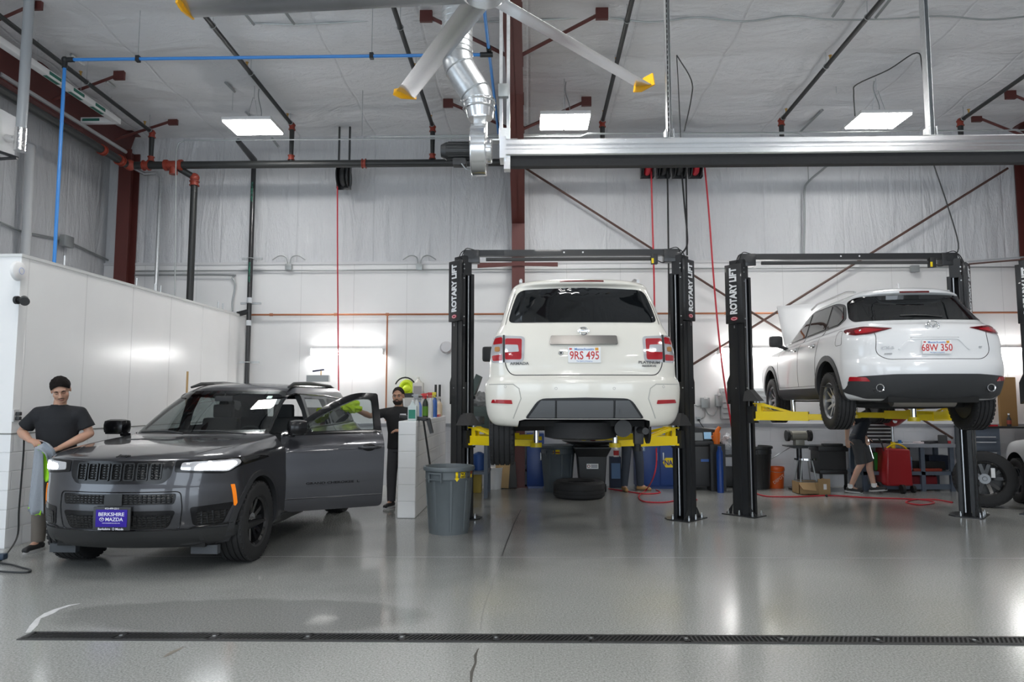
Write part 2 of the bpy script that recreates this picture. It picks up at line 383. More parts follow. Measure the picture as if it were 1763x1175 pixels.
M_REDHOSE = mat('red rubber hose', (.5, .02, .035), .45)
M_LAMP = mat('lit diffuser', (1, 1, 1), .4, emit=(1, .985, .96), es=42)
M_LAMPW = mat('lit strip diffuser', (1, 1, 1), .4, emit=(1, .99, .97), es=32)
M_FOIL = mat('aluminium foil tape', (.8, .8, .8), .2, 1, bump=.6, bs=25)
# ------------------------------------------------------------------ room shell
YB = 13.2; CS = -.033
def cz(y): return 6.80+(y-YB)*CS          # underside of roof insulation
struct(MB().b2(-9.5, 11.5, -8, 14, -.3, 0), 'floor', floor_mat(), smooth=0, origin=(0, 0, 0))
mb = MB(); mb.grid(lambda u, v: V((-9.5+21*u, -8.2+22.2*v, cz(-8.2+22.2*v)+.012*sin(u*44)*(.5+.5*sin(v*37))-.07*abs(sin(pi*(-8.2+22.2*v-9.1)/1.3)))), 84, 170)
struct(mb, 'ceiling', M_CEIL, solid=.04)
struct(MB().b2(-9.5, 11.5, YB, YB+.3, 4.22, 7.6), 'wall_back', M_INS_B, smooth=0)
o = struct(MB().b2(-9.5, 11.5, YB-.03, YB+.3, 1.13, 4.22), 'wall_back_liner', M_LINER, smooth=0)
struct(MB().b2(-9.5, 11.5, YB-.06, YB+.3, -.1, 1.10), 'wall_back_lower', M_BLOCKB, smooth=0)
struct(MB().b2(-9.5, 11.5, YB-.075, YB, 1.095, 1.15), 'trim_1', mat('grey ledge', (.33, .34, .37), .5), smooth=0)
struct(MB().b2(-9.5, 11.5, YB-.05, YB-.0, 4.19, 4.24), 'trim_2', mat('liner edge trim', (.62, .62, .63), .5), smooth=0)
def aC(px, py, d=.05):
    y = 10
    for _ in range(20): p = aZ(px, py, cz(y)-.07-d); y = p.y
    return p
# side walls, with the open overhead doors behind and beside the camera
mb = MB(); mb.b2(-8.5, -8.25, 4.0, 13.3, -.1, 7.6); mb.b2(-8.5, -8.25, -8.2, 0, -.1, 7.6); mb.b2(-8.5, -8.25, 0, 4.0, 4.4, 7.6)
struct(mb, 'wall_left', M_INS_L, smooth=0)
mb = MB(); mb.b2(10.3, 10.6, -8.2, 13.3, -.1, 7.6); struct(mb, 'wall_right', M_INS_L, smooth=0)
mb = MB()
for x0, x1 in ((-8.5, -7.4), (-3.1, -1.7), (2.6, 4.0), (8.3, 10.6)): mb.b2(x0, x1, -8.2, -7.95, -.1, 7.6)
for x0, x1 in ((-7.4, -3.1), (-1.7, 2.6), (4.0, 8.3)): mb.b2(x0, x1, -8.2, -7.95, 4.4, 7.6)
struct(mb, 'wall_front', M_INS_B, smooth=0)
# white insulated partition with a block base
PA, PB = V((-5.61, 7.47, 0)), V((-5.43, 13.14, 0)); pd = (PB-PA).normalized(); pn = V((-pd.y, pd.x, 0))
PH = aY(13, 438, 7.49).z
def quadwall(a, b, th, z0, z1, mb):
    n = V((-(b-a).normalized().y, (b-a).normalized().x, 0))*th
    q = [a, b, b+n, a+n]; return mb.add([V((p.x, p.y, z)) for z in (z0, z1) for p in q], [(3, 2, 1, 0), (4, 5, 6, 7), (0, 1, 5, 4), (1, 2, 6, 5), (2, 3, 7, 6), (3, 0, 4, 7)])
struct(quadwall(PA, PB, .5, 1.22, PH-.02, MB()), 'wall_partition', M_PART, smooth=0)
struct(quadwall(PA+V((.0, 0, 0)), PB, .5, -.05, 1.215, MB()), 'wall_partition_base', M_BLOCK, smooth=0)
struct(quadwall(PA+V((.012, -.012, 0)), PB+V((.012, 0, 0)), .52, PH-.035, PH, MB()), 'trim_3', mat('partition cap', (.66, .67, .66), .4), smooth=0)
struct(quadwall(PA+V((.004, -.004, 0)), PB+V((.004, 0, 0)), .49, 1.212, 1.226, MB()), 'trim_4', mat('partition joint', (.2, .2, .19), .6), smooth=0)
# steel frame
def ibeam(mb, x, pts_bot, pts_top, w=.22, t=.018):
    """rafter in a YZ plane: bottom and top flange polylines"""
    for pl in (pts_bot, pts_top):
        for (y0, z0), (y1, z1) in zip(pl, pl[1:]):
            mb.add([V((x+sx, y, z+dz)) for sx in (-w/2, w/2) for (y, z) in ((y0, z0), (y1, z1)) for dz in (0, t)], [(0, 1, 3, 2), (4, 6, 7, 5), (0, 4, 5, 1), (2, 3, 7, 6), (0, 2, 6, 4), (1, 5, 7, 3)])
    poly = pts_bot+pts_top[::-1]
    mb.prism([(p[0], p[1]) for p in poly], (.012, 0, 0), (x-.006, 0, 0), (0, 1, 0), (0, 0, 1))
def column(x, w=.22, d=.34, y1=YB-.04, top=6.4, mb=None):
    mb = mb or MB(); y0 = y1-d
    mb.b2(x-w/2, x+w/2, y0, y0+.018, 0, top); mb.b2(x-w/2, x+w/2, y1-.018, y1, 0, top); mb.b2(x-.006, x+.006, y0+.01, y1-.01, 0, top)
    mb.b2(x-w/2-.04, x+w/2+.04, y0-.03, y1, 0, .02)
    return mb
labels = ['red-brown steel column in the back corner behind the white partition', 'red-brown steel column on the back wall behind the white SUV seen square from behind', 'red-brown steel column at the right edge behind the third lift']
for i, (x, d) in enumerate(((-7.75, .3), (-.2, .3), (9.35, .62))):
    yy = YB-.04-d
    one(column(x, d=d, w=.24), 'steel_column', M_RED, labels[i], 'steel column', 'red-brown steel columns')
    mb = MB(); kz = 4.9 if i == 1 else 6.1
    ibeam(mb, x, [(yy, kz), (10.2, 6.2), (-7.8, 6.55)], [(13.15, cz(13.15)-.05), (-7.8, cz(-7.8)-.05)], w=.24)
    one(mb, 'roof_rafter', M_RED, ['red-brown steel rafter running along the left wall', 'red-brown steel rafter overhead in the middle, behind the fan hub', 'red-brown steel rafter overhead at the right edge'][i], 'steel beam', 'red-brown roof rafters', smooth=0)
    # flange braces to the purlins
    for j, yb in enumerate((9.1, 11.7) if i else (8.7, 10.6, 12.3)):
        for sx in (-1, 1):
            if i == 2 and sx > 0: continue
            if i == 0 and sx < 0: continue
            L_ = 1.15
            if i == 2: yb = 11.6+j*.9
            a = V((x+sx*.1, yb+.05, 6.28 if i else 6.4)); q = V((x+sx*L_, yb, cz(yb)-.12))
            mb = MB(); mb.cyl(a, q, .028, n=4); mb.box((q.x+sx*.05, q.y, q.z+.01), (.17, .05, .16))
            one(mb, 'flange_brace', M_RED, 'red-brown brace from the %s rafter to the roof, %s side, %s pair' % (('left wall', 'middle', 'right end')[i], 'left' if sx < 0 else 'right', ('nearer', 'further', 'furthest')[j]), 'steel brace', 'red-brown flange braces', smooth=0)
# X bracing of the right-hand bay
for p, q, lb in (((905, 290), (1310, 548), 'falling from the middle column'), ((1128, 668), (1735, 290), 'rising to the right-hand column'), ((1310, 548), (1640, 755), 'low behind the smaller SUV'), ((905, 811), (1128, 668), 'low behind the blue cabinets')):
    a, b = aY(*p, YB-.18), aY(*q, YB-.18)
    one(MB().cyl(a, b, .022, n=8), 'brace_rod', mat('brown rod', (.09, .045, .035), .5), 'thin brown diagonal brace rod on the wall, '+lb, 'brace rod', 'brown diagonal brace rods')
one(MB().prism([(0, 0), (.75, .04), (1.5, .02), (1.5, .10), (0, .10)], (0, .02, 0), aY(822, 458, 12.83)-V((0, 0, .04))), 'knee_plate', M_RED, 'red-brown tapered steel arm on the middle column under the lift crossbar', 'steel bracket', smooth=0)
# ------------------------------------------------------------------ pipework and services
def coupling(mb, p, d, r=.06, l=.09):
    r *= .9
    p = V(p); d = V(d).normalized(); mb.cyl(p-d*l/2, p+d*l/2, r, n=14); mb.cyl(p-d*l*.62, p-d*l*.42, r*1.25, n=14); mb.cyl(p+d*l*.42, p+d*l*.62, r*1.25, n=14); return mb
YM = 12.2
mz = aY(500, 283, YM).z
cor = aY(222, 287, YM); cor.z = mz
mp = thing('sprinkler_main', 'thick black sprinkler main pipe along the left and back walls with red couplings', 'pipe', cor)
MB().tube([V((cor.x, -2, mz-.02)), V((cor.x, YM-.1, mz)), V((cor.x+.1, YM, mz)), V((9.2, YM, mz))], .065, 12).build('pipe', M_PIPE, mp)
mb = MB(); coupling(mb, (cor.x, YM-.28, mz), (0, 1, 0), .085); mb.sph((cor.x+.03, YM-.03, mz), .1); coupling(mb, (cor.x+.32, YM, mz), (1, 0, 0), .085)
for px in (627,): coupling(mb, aY(px, 281, YM).xz.to_3d().xzy + V((0, YM, 0)) if False else V((aY(px, 281, YM).x, YM, mz)), (1, 0, 0), .08, .06)
coupling(mb, (cor.x, 11.4, mz), (0, 1, 0), .08, .07)
build_each(mb, 'coupling', M_ORF, mp, .12)
# riser dropping behind the partition
t0 = V((aY(299, 286, YM).x, YM, mz)); t1 = aY(335, 306, 12.35)
t1b = V((t1.x, t1.y, 2.0))
rz_ = thing('sprinkler_riser', 'thick black sprinkler riser going down behind the white partition', 'pipe', V((t1.x, t1.y, 0)))
MB().tube([t0, t0.lerp(t1, .75), t1, V((t1.x, t1.y, t1.z-.15)), V((t1.x, t1.y, 0))], .06, 12).build('pipe', M_PIPE, rz_)
mb = MB(); coupling(mb, t0, (1, 0, 0), .09, .26); mb.cyl(t0-V((0, 0, .17)), t0, .07); mb.sph(t1, .085); coupling(mb, t1-V((0, 0, .11)), (0, 0, 1), .08, .07); build_each(mb, 'elbow', M_ORF, rz_, .2)
wh = ('far left, beside the rafter', 'second from left', 'third from left, by the fan blade', 'right of the middle rafter', 'over the lit lamp on the right', 'at the right edge')
for i, (px, py) in enumerate(((262, 228), (503, 215), (745, 218), (1037, 210), (1345, 207), (1653, 208))):
    a = aY(px, py, YM); b = V((a.x, 5.5, a.z+(YM-5.5)*.029)); m = V((a.x, YM, mz))
    t = thing('sprinkler_branch', 'black sprinkler branch pipe running under the roof, '+wh[i], 'pipe', m, group='sprinkler branch pipes')
    MB().tube([b, a-V((0, .1, 0)), a, m], .034, 10).build('pipe', M_PIPE, t)
    mb = MB(); coupling(mb, a-V((0, 0, .05)), (0, 0, 1), .055, .08); coupling(mb, m+V((0, 0, .12)), (0, 0, 1), .055, .07); mb.sph(a, .05); build_each(mb, 'coupling', M_ORF, t, .12)
    for k, yy in enumerate((12.1, 10.3, 9.0)):
        z = a.z+(YM-yy)*.029; mb = MB(); mb.cyl((a.x, yy, z), (a.x, yy, cz(yy)), .006, n=6); mb.torus((a.x, yy, z), .042, .006, (0, 1, 0), 14, 5); mb.build('hanger', M_GALV, t)
        if k < 2: MB().cyl((a.x, yy-.15, z), (a.x, yy-.15, z+.09), .014, n=8).cyl((a.x, yy-.15, z+.09), (a.x, yy-.15, z+.1), .025, n=10).build('sprinkler_head', mat('brass', (.6, .38, .12), .3, .9), t)
# vent stack on the back wall
vx = aY(430, 500, YB-.3); vt = thing('vent_pipe', 'black plumbing vent pipe standing on the back wall right of the white partition', 'pipe', (vx.x, YB-.3, 0))
k0 = V((vx.x, YB-.3, aY(434, 280, YB-.3).z)); k1 = aY(410, 243, YB-1.2)
MB().tube([k1, k0+V((0, 0, .05)), k0-V((0, 0, .1)), V((vx.x, YB-.3, 0))], .045, 12).build('pipe', M_BLACK, vt)
for py in (445, 522, 624):
    z = aY(430, py, YB-.3).z; MB().b2(vx.x-.19, vx.x+.2, YB-.26, YB-.22, z-.02, z+.02).torus((vx.x, YB-.3, z), .052, .009, (0, 0, 1), 16, 6).build('clamp', M_GALV, vt)
z = aY(430, 541, YB-.3).z
MB().tube([V((vx.x-.5, YB-.3, z-.02)), V((vx.x-.2, YB-.3, z)), V((vx.x, YB-.3, z+.05))], .05, 12).build('branch', M_BLACK, vt)
MB().cyl((vx.x, YB-.3, z+.22), (vx.x, YB-.3, z+.31), .048, n=16).cyl((vx.x, YB-.3, z-.22), (vx.x, YB-.3, z-.12), .048, n=16).cyl((vx.x-.32, YB-.3, z-.01), (vx.x-.22, YB-.3, z), .053, n=14).build('band', mat('white label', (.6, .63, .66), .4), vt)
for py, s_ in ((332, .03), (470, .03)):
    p_ = aY(431, py, YB-.3); textmb('PLUMBING VENT', .035, plane_T((vx.x, YB-.347, p_.z), (0, 0, -1), (1, 0, 0)), .002).build('lettering', mat('green tape', (.05, .3, .2), .5), vt)
# copper line
cp = thing('copper_pipe', 'thin copper water pipe running level along the back wall', 'pipe', (0, YB-.12, 3.22))
MB().tube([V((aY(430, 541, YB-.12).x, YB-.12, 3.21)), V((9.1, YB-.12, 3.21)), V((9.7, YB-.12, 3.3))], .018, 8).build('pipe', M_COP, cp)
mb = MB()
for px in (467, 578, 667, 1250): q = aY(px, 541, YB-.12); mb.cyl((q.x-.03, YB-.12, 3.21), (q.x+.03, YB-.12, 3.21), .028, n=10)
build_each(mb, 'fitting', M_COP, cp)
q = aY(667, 541, YB-.12); MB().tube([(q.x, YB-.12, 3.21), (q.x, YB-.12, 1.2)], .015, 8).build('drop', M_COP, cp)
# conduits
def conduit(pts, r, label, m=M_COND, group='wall conduits', name='conduit', n=8): return one(MB().tube(pts, r, n), name, m, label, 'conduit', group)
c1z = aY(600, 465, YB-.1).z
conduit([V((-7.6, YB-.08, c1z)), V((9.3, YB-.08, c1z))], .013, 'long level zinc conduit across the top of the white wall panels')
cc = [aY(232, 474, YB-.1), aY(390, 474, YB-.1), aY(400, 479, YB-.1), aY(405, 492, YB-.1), aY(400, 520, YB-.1), aY(401, 541, YB-.1)]
conduit(bez(cc, 5), .016, 'zinc conduit bending down to the end of the white partition')
conduit([aY(301, 518, 11.9), aY(303, 262, 11.9), aY(307, 247, 11.9), aY(318, 242, 11.9), aY(860, 238, 11.9)], .012, 'thin zinc conduit crossing under the roof and dropping behind the partition')
conduit([aY(640, 235, 11.5), aY(1763, 224, 11.5)], .012, 'thin zinc conduit along the roof behind the exhaust rail, upper one')
conduit([aY(740, 236, 11.2), aY(1000, 235, 11.2), aY(1012, 230, 11.2), aY(1370, 230, 11.2), aY(1385, 236, 11.2), aY(1750, 236, 11.2)], .012, 'thin zinc conduit along the roof behind the exhaust rail, lower one')
conduit([aY(232, 290, 12.9), aY(250, 300, 12.9), aY(270, 298, 12.9), aY(277, 306, 12.9), V((aY(277, 306, 12.9).x, 12.9, 2))], .035, 'grey zinc pipe dropping behind the white partition beside the corner column', M_GALV)
conduit([aX(0, 128, -7.75), aX(216, 262, -7.75)], .04, 'light grey pipe under the left wall rafter', mat('light grey pipe', (.5, .51, .52), .4))
conduit([aX(0, 383, -8.2)] + [aX(40, 400, -8.2), aX(113, 414, -8.2), aX(215, 462, -8.2)], .018, 'conduit sagging along the left wall above the partition')
one(MB().box(aX(115, 416, -8.15), (.1, .25, .2), bev=.01), 'junction_box', M_COND, 'round grey junction box on the left wall conduit above the partition', 'junction box')
one(MB().tube([aX(53, 250, -8.1), aX(44, 440, -8.1)], .07, 12), 'wall_pipe', mat('pale pipe', (.55, .56, .57), .4), 'pale pipe standing on the left wall behind the flue', 'pipe')
for px, py, lab in ((497, 460, 'left of the red hose'), (722, 460, 'left of the nearer lift')):
    t = thing('junction_box', 'grey wall box with two curved cables on the back wall, '+lab, 'junction box', aY(px, py, YB-.1), group='wall boxes with two cables')
    p = aY(px, py, YB-.1); MB().box(p, (.12, .07, .12), bev=.008).build('box', M_COND, t)
    for sx in (-1, 1): MB().tube(bez([p+V((sx*.02, 0, .06)), p+V((sx*.06, 0, .19)), p+V((sx*.18, 0, .22)), p+V((sx*.32, 0, .14))], 6), .011, 8).build('cable', M_COND, t)
t = one(MB().box(aY(1575, 463, YB-.1), (.15, .06, .13), bev=.005), 'junction_box', M_COND, 'square grey box on the wall above the right-hand vehicle', 'junction box')
one(MB().tube(bez([aY(1425, 285, YB-.1), aY(1392, 313, YB-.1), aY(1385, 330, YB-.1), aY(1385, 380, YB-.1), aY(1384, 440, YB-.1)], 4), .02, 8).tube([aY(1391, 285, YB-.1), aY(1392, 313, YB-.1)], .01), 'wall_cable', M_COND, 'grey cable forking on the back wall below the exhaust rail', 'cable')
# flue pipe and white duct work, upper left
fl = thing('flue_pipe', 'grey round flue pipe hanging from the roof in the top left corner', 'pipe', aY(38, 262, 8.6))
a = aY(47, 0, 8.6); b = aY(38, 232, 8.6); a.x = b.x = aY(43, 120, 8.6).x
MB().cyl(b, V((a.x, 8.6, cz(8.6))), .062, n=20).build('pipe', mat('grey flue', (.36, .38, .40), .35), fl)
MB().cyl(b-V((0, 0, .22)), b+V((0, 0, .08)), .072, n=20).tube([b-V((0, 0, .08)), b-V((.3, .02, .03)), b-V((.75, .05, 0))], .05, 14).build('elbow', M_FOIL, fl)
ht = thing('unit_heater', 'white unit heater hanging at the top left edge', 'heater', aY(-28, 228, 8.5))
p = aY(-30, 225, 8.5); MB().box(p, (.5, .5, .55), bev=.02).build('cabinet', M_WHITE, ht)
MB().tube([aY(-40, 250, 8.3), aY(0, 262, 8.3), aY(30, 272, 8.3)], .02, 8).tube([aY(30, 272, 8.3), aY(-40, 276, 8.3)], .02).build('bracket', M_BLACK, ht)
wd = thing('white_drain_pipe', 'white square-edged pipe hung under the left rafter, turning a corner, with green labels', 'pipe', aY(198, 206, 11.5))
wx = aY(198, 206, 11.5).x; wz = aY(198, 206, 11.5).z; wn = aX(0, 72, wx)
MB().box(((wx), (11.5+6)/2, wz+.0), (.11, 5.5, .1), bev=.02).box((wx-.4, 11.55, wz), (.9, .11, .1), bev=.02).build('pipe', M_WHITE, wd)
mb = MB()
for yy in (10.45, 11.0, 9.9): mb.box((wx-.06+.1+.018, yy, wz-.0), (.004, .26, .05)); mb.box((wx, yy, wz-.051), (.06, .3, .004))
mb.box((wx-.42, 11.493, wz-.0), (.3, .004, .045)); build_each(mb, 'label', mat('green label', (.03, .16, .12), .5), wd)
for yy in (9.6, 10.6, 11.4): MB().cyl((wx-.02, yy, wz+.05), (wx-.02, yy, cz(yy)), .005, n=6).build('hanger_rod', M_GALV, wd)
# blue compressed-air line
YBL = 9.0
bc = aY(112, 103, YBL); be = aY(842, 87, YBL); bz = bc.z
bl = thing('air_line', 'bright blue compressed-air pipe crossing under the roof and dropping behind the partition', 'pipe', bc)
be2 = V((be.x, YBL, bz)); bb = aY(93, 462, YBL)
MB().tube([V((bb.x, YBL, 2.8)), V((bc.x, YBL, bz-.06))], .022, 10).tube([V((bc.x+.05, YBL, bz)), be2], .022, 10).tube([V((be2.x, 5.2, bz+.05)), V((be2.x, 12.4, bz+.05))], .022, 10).build('pipe', M_BLUE, bl)
mb = MB().sph(bc, .045).cyl(bc-V((0, 0, .12)), bc, .034).cyl(bc, bc+V((.12, 0, 0)), .034).cyl(be2-V((.12, 0, 0)), be2+V((.05, 0, 0)), .034).cyl(be2-V((0, .1, -.05)), be2+V((0, .1, .05)), .034)
build_each(mb, 'fitting', M_BLKPL, bl, .3)
for px in (238, 640):
    q = aY(px, 92, YBL); MB().box((q.x, YBL, bz), (.05, .06, .08)).build('clip', M_BLKPL, bl); MB().cyl((q.x, YBL, bz), (q.x, YBL, cz(YBL)), .005, n=6).build('hanger_rod', M_GALV, bl)
# roof lamps
def highbay(c, wx=.62, wy=1.15, label='', rz=0, cord=None):
    c = V(c); t = thing('ceiling_lamp', label, 'ceiling lamp', c, rz, group='roof lamps' if label else None)
    L_ = dict(local=True)
    MB().box((0, 0, .05), (wx, wy, .06), bev=.012).build('housing', mat('lamp housing', (.7, .7, .7), .4), t, **L_)
    for sx in (-1, 1): MB().box((sx*wx/4, 0, .012), (wx/2-.02, wy-.04, .03), bev=.012).build('diffuser', M_LAMP, t, **L_)
    mb = MB()
    for sx in (-1, 1): mb.cyl((0, sx*wy*.4, .08), (0, sx*.05, .5), .004, n=5)
    mb.cyl((0, 0, .5), (0, 0, cz(c.y)-c.z), .005, n=5); mb.build('hanger_wire', M_GALV, t, **L_)
    MB().tube(bez([(.05, .1, .08), (.09, .1, .3), (.02, .12, .6), (.05, .1, cz(c.y)-c.z)], 4), .008, 6).build('cord', M_COND, t, **L_)
    return t
LZ = 6.05
for (px, py, rz, lab) in ((436, 221, .0, 'lit rectangular roof lamp on the left, over the grey car'), (972, 212, 0, 'lit rectangular roof lamp just right of the middle column'), (1511, 210, 0, 'lit rectangular roof lamp on the right')):
    c = aZ(px, py, LZ); highbay(c, .80, .62, lab, rz)
LX = [aZ(px, py, LZ).x for px, py in ((436, 221), (972, 212), (1511, 210))]
for j, yy in enumerate((6.1, 2.4, -1.3, -5.0)):
    for i, x in enumerate(LX): highbay((x, yy, LZ), .80, .62, 'lit rectangular roof lamp %s the camera, %s in its row' % (('high ahead of', 'just ahead of', 'just behind', 'well behind')[j], ('left', 'middle', 'right')[i]))
# wall strip lamps
for (px, lab) in ((598, 'lit strip lamp on the back wall behind the grey car'), (1300, 'lit strip lamp on the back wall behind the second lift post'), (1779, 'lit strip lamp on the back wall at the right edge')):
    p = aY(px, 607, YB-.12); p.z = 2.5; p.y = YB-.12
    t = thing('wall_lamp', lab, 'wall lamp', p, group='strip lamps on the back wall')
    MB().box((0, .05, .035), (1.38, .14, .05), bev=.01).box((-.685, 0, 0), (.02, .16, .12)).box((.685, 0, 0), (.02, .16, .12)).build('housing', M_WHITE, t, local=True)
    MB().box((0, 0, -.01), (1.34, .17, .1), bev=.03).build('diffuser', M_LAMPW, t, local=True)
# ------------------------------------------------------------------ big ceiling fan
FZ = 4.88; fc = aZ(834, -12, FZ)
M_BLADE = mat('brushed aluminium blade', (.72, .73, .75), .26, .9, var=.08, vs=3)
M_TIP = mat('yellow winglet', (.95, .47, .01), .4)
fan = thing('ceiling_fan', 'huge slow ceiling fan with long silver blades and yellow tips', 'ceiling fan', fc)
MB().lathe([(.01, -.05), (.15, -.05), (.19, -.02), (.19, .05), (.12, .09), (.05, .11)], (0, 0, 0), n=32).build('hub', M_ALU, fan, local=True)
MB().lathe([(.1, .1), (.12, .14), (.12, .34), (.05, .38), (.04, cz(fc.y)-FZ)], (0, 0, 0), n=24).build('motor', M_BLKPL, fan, local=True)
tips = [aZ(697, 168, FZ-.02), aZ(1113, 152, FZ-.02), aZ(314, 15, FZ)]
angs = [(math.atan2(p.y-fc.y, p.x-fc.x), (p-fc).to_2d().length) for p in tips]
angs += [(R(-95), 2.4), (R(-25), 2.3)]
for a, L_ in angs:
    T = Matrix.Rotation(a, 4, 'Z')
    mb = MB(); mb.T = T
    prof = [(-.10, 0), (-.06, .020), (.0, .027), (.06, .018), (.108, -.013), (.06, -.006), (0, -.006), (-.06, -.008)]
    tw = R(16)
    pf = [(x*cos(tw)-z*sin(tw), x*sin(tw)+z*cos(tw)) for x, z in prof]
    mb.prism(pf, (L_-.19, 0, 0), (.15, 0, 0), (0, 1, 0), (0, 0, 1)); bld = mb.build('blade', M_BLADE, fan, local=True, smooth=50)
    mb = MB(); mb.T = T
    mb.prism([(-.12, -.03), (-.10, .10), (.0, .085), (.13, .035), (.14, -.03), (.05, -.055)], (.018, 0, 0), (L_-.04, 0, 0), (0, 1, 0), (0, 0, 1))
    mb.box((L_-.02, -.01, .0), (.05, .14, .04)); mb.build('winglet', M_TIP, fan, local=True, smooth=0)
# ------------------------------------------------------------------ exhaust extraction rail, blower and duct
YR = 6.5
ra = aY(850, 262, YR); rz0 = aY(1300, 285, YR).z; rz1 = aY(1300, 241, YR).z; rzm = aY(1300, 269, YR).z
xr = thing('exhaust_rail', 'long bright aluminium exhaust extraction rail with a black rubber lip', 'exhaust rail', (ra.x, YR, rz0))
hh = rz1-rzm
prof = [(-.07, 0), (-.085, .01), (-.085, hh*.35), (-.07, hh*.42), (-.07, hh*.58), (-.09, hh*.66), (-.09, hh*.93), (-.08, hh), (.08, hh), (.09, hh*.93), (.09, .01), (.07, 0)]
MB().prism(prof, (8.6, 0, 0), (ra.x+.1, YR, rzm), (0, 1, 0), (0, 0, 1)).build('rail_profile', M_ALU, xr, smooth=20)
MB().b2(ra.x+.12, ra.x+8.7, YR-.03, YR+.05, rz0, rzm, ).build('rubber_lip', M_RUB, xr)
mb = MB().b2(ra.x+.06, ra.x+.12, YR-.1, YR+.1, rzm-.03, rz1+.02).b2(ra.x+.1, ra.x+.16, YR-.05, YR+.05, rz0-.03, rzm); mb.build('end_plate', M_ALU, xr)
for px in (1152, 1602):
    x = aY(px, 235, YR).x; zt = cz(YR)
    s = MB().b2(x-.021, x-.017, YR-.04, YR+.04, rz1, zt).b2(x+.017, x+.021, YR-.04, YR+.04, rz1, zt).b2(x-.02, x+.02, YR+.03, YR+.034, rz1, zt); s.build('strut', M_GALV, xr)
    if px == 1152:
        m2 = MB()
        for k in range(48): m2.b2(x-.008, x+.008, YR+.024, YR+.029, rz1+.1+k*.052, rz1+.13+k*.052)
        m2.b2(x-.018, x-.012, YR-.042, YR-.04, rz1, zt).b2(x+.012, x+.018, YR-.042, YR-.04, rz1, zt); m2.build('strut_slot', M_BLKPL, xr)
    MB().b2(x-.075, x+.075, YR-.06, YR+.06, rz1, rz1+.012).b2(x-.04, x-.028, YR-.05, YR+.05, rz1, rz1+.1).b2(x+.028, x+.04, YR-.05, YR+.05, rz1, rz1+.1).build('bracket', M_GALV, xr)
x = aY(868, 235, YR).x; mb = MB()
for dx in (-.03, .04): mb.b2(x+dx-.016, x+dx+.016, YR-.02, YR+.02, rz1, cz(YR))
mb.b2(x-.11, x+.13, YR-.05, YR+.05, rz1, rz1+.015); mb.b2(x-.05, x+.06, YR-.05, YR-.02, rz1+.015, rz1+.12).build('strut', M_GALV, xr)
MB().box(aY(867, 160, YR)-V((0, .04, 0)), (.1, .06, .13), bev=.008).build('junction_box', M_COND, xr)
bw = thing('extraction_blower', 'silver scroll blower with a black motor at the end of the exhaust rail', 'blower', aY(830, 305, YR))
bcn = aY(824, 260, YR)
mb = MB(); rr = .26
sc = [(rr*(1-.10*(i/30))*cos(pi*2*i/32), rr*(1-.10*(i/30))*sin(pi*2*i/32)) for i in range(32)]
mb.prism(sc, (.15, 0, 0), bcn-V((.07, 0, 0)), (0, 1, 0), (0, 0, 1)); mb.cyl(bcn+V((.07, 0, 0)), bcn+V((.13, 0, 0)), .12, n=24)
mb.build('scroll_housing', M_ALU, bw, smooth=40, bev=.012)
MB().cyl(bcn-V((.06, 0, 0)), bcn-V((.31, 0, 0)), .085, n=24).cyl(bcn-V((.31, 0, 0)), bcn-V((.36, 0, 0)), .085, .06, n=24).box(bcn-V((.18, .0, .115)), (.13, .1, .07), bev=.01).build('motor', M_BLKPL, bw)
mb = MB()
for k in range(14):
    a = 2*pi*k/14; mb.box(bcn-V((.18, 0, 0))+V((0, cos(a), sin(a)))*.088, (.22, .006, .006))
mb.build('cooling_fin', M_BLKPL, bw)
MB().tube(bez([bcn+V((-.16, -.05, -.14)), bcn+V((-.1, -.05, -.2)), bcn+V((0, -.06, -.19))], 5), .006, 6).build('cable', M_COND, bw)
dp = [aY(787, -140, YR), aY(787, 95, YR), aY(792, 118, YR), aY(818, 160, YR), aY(825, 178, YR), aY(827, 205, YR)]
dt = thing('air_duct', 'round galvanised duct bending down from the roof to the blower', 'air duct', dp[-1])
dp[0] = V((dp[1].x, YR, cz(YR))); rad = .148
pts = [dp[0], dp[1]]+bez(dp[1:5], 6)[1:]
MB().tube(pts, rad, 28).build('duct', M_GALV, dt, smooth=60)
mb = MB()
for k in range(16): z = dp[1].z+.05+k*.06; mb.torus((dp[1].x, YR, z), rad, .005, (0, 0, 1), 28, 6)
for i in (1, 7, 13):
    q = pts[i]; d = (pts[i+1]-pts[i-1]).normalized(); mb.torus(q, rad+.001, .008, d, 28, 6)
mb.build('duct_seam', M_GALV, dt)
e1, e0 = dp[5], dp[4]
MB().cyl(e0+V((0, 0, .02)), e1, .155, .12, n=28).torus(e0+V((0, 0, 0)), .152, .01, (0, 0, 1), 28, 6).torus(e0-V((0, 0, .06)), .15, .01, (0, 0, 1), 28, 6).box(e1-V((0, 0, .15)), (.13, .16, .35), bev=.02).build('collar', M_ALU, dt)
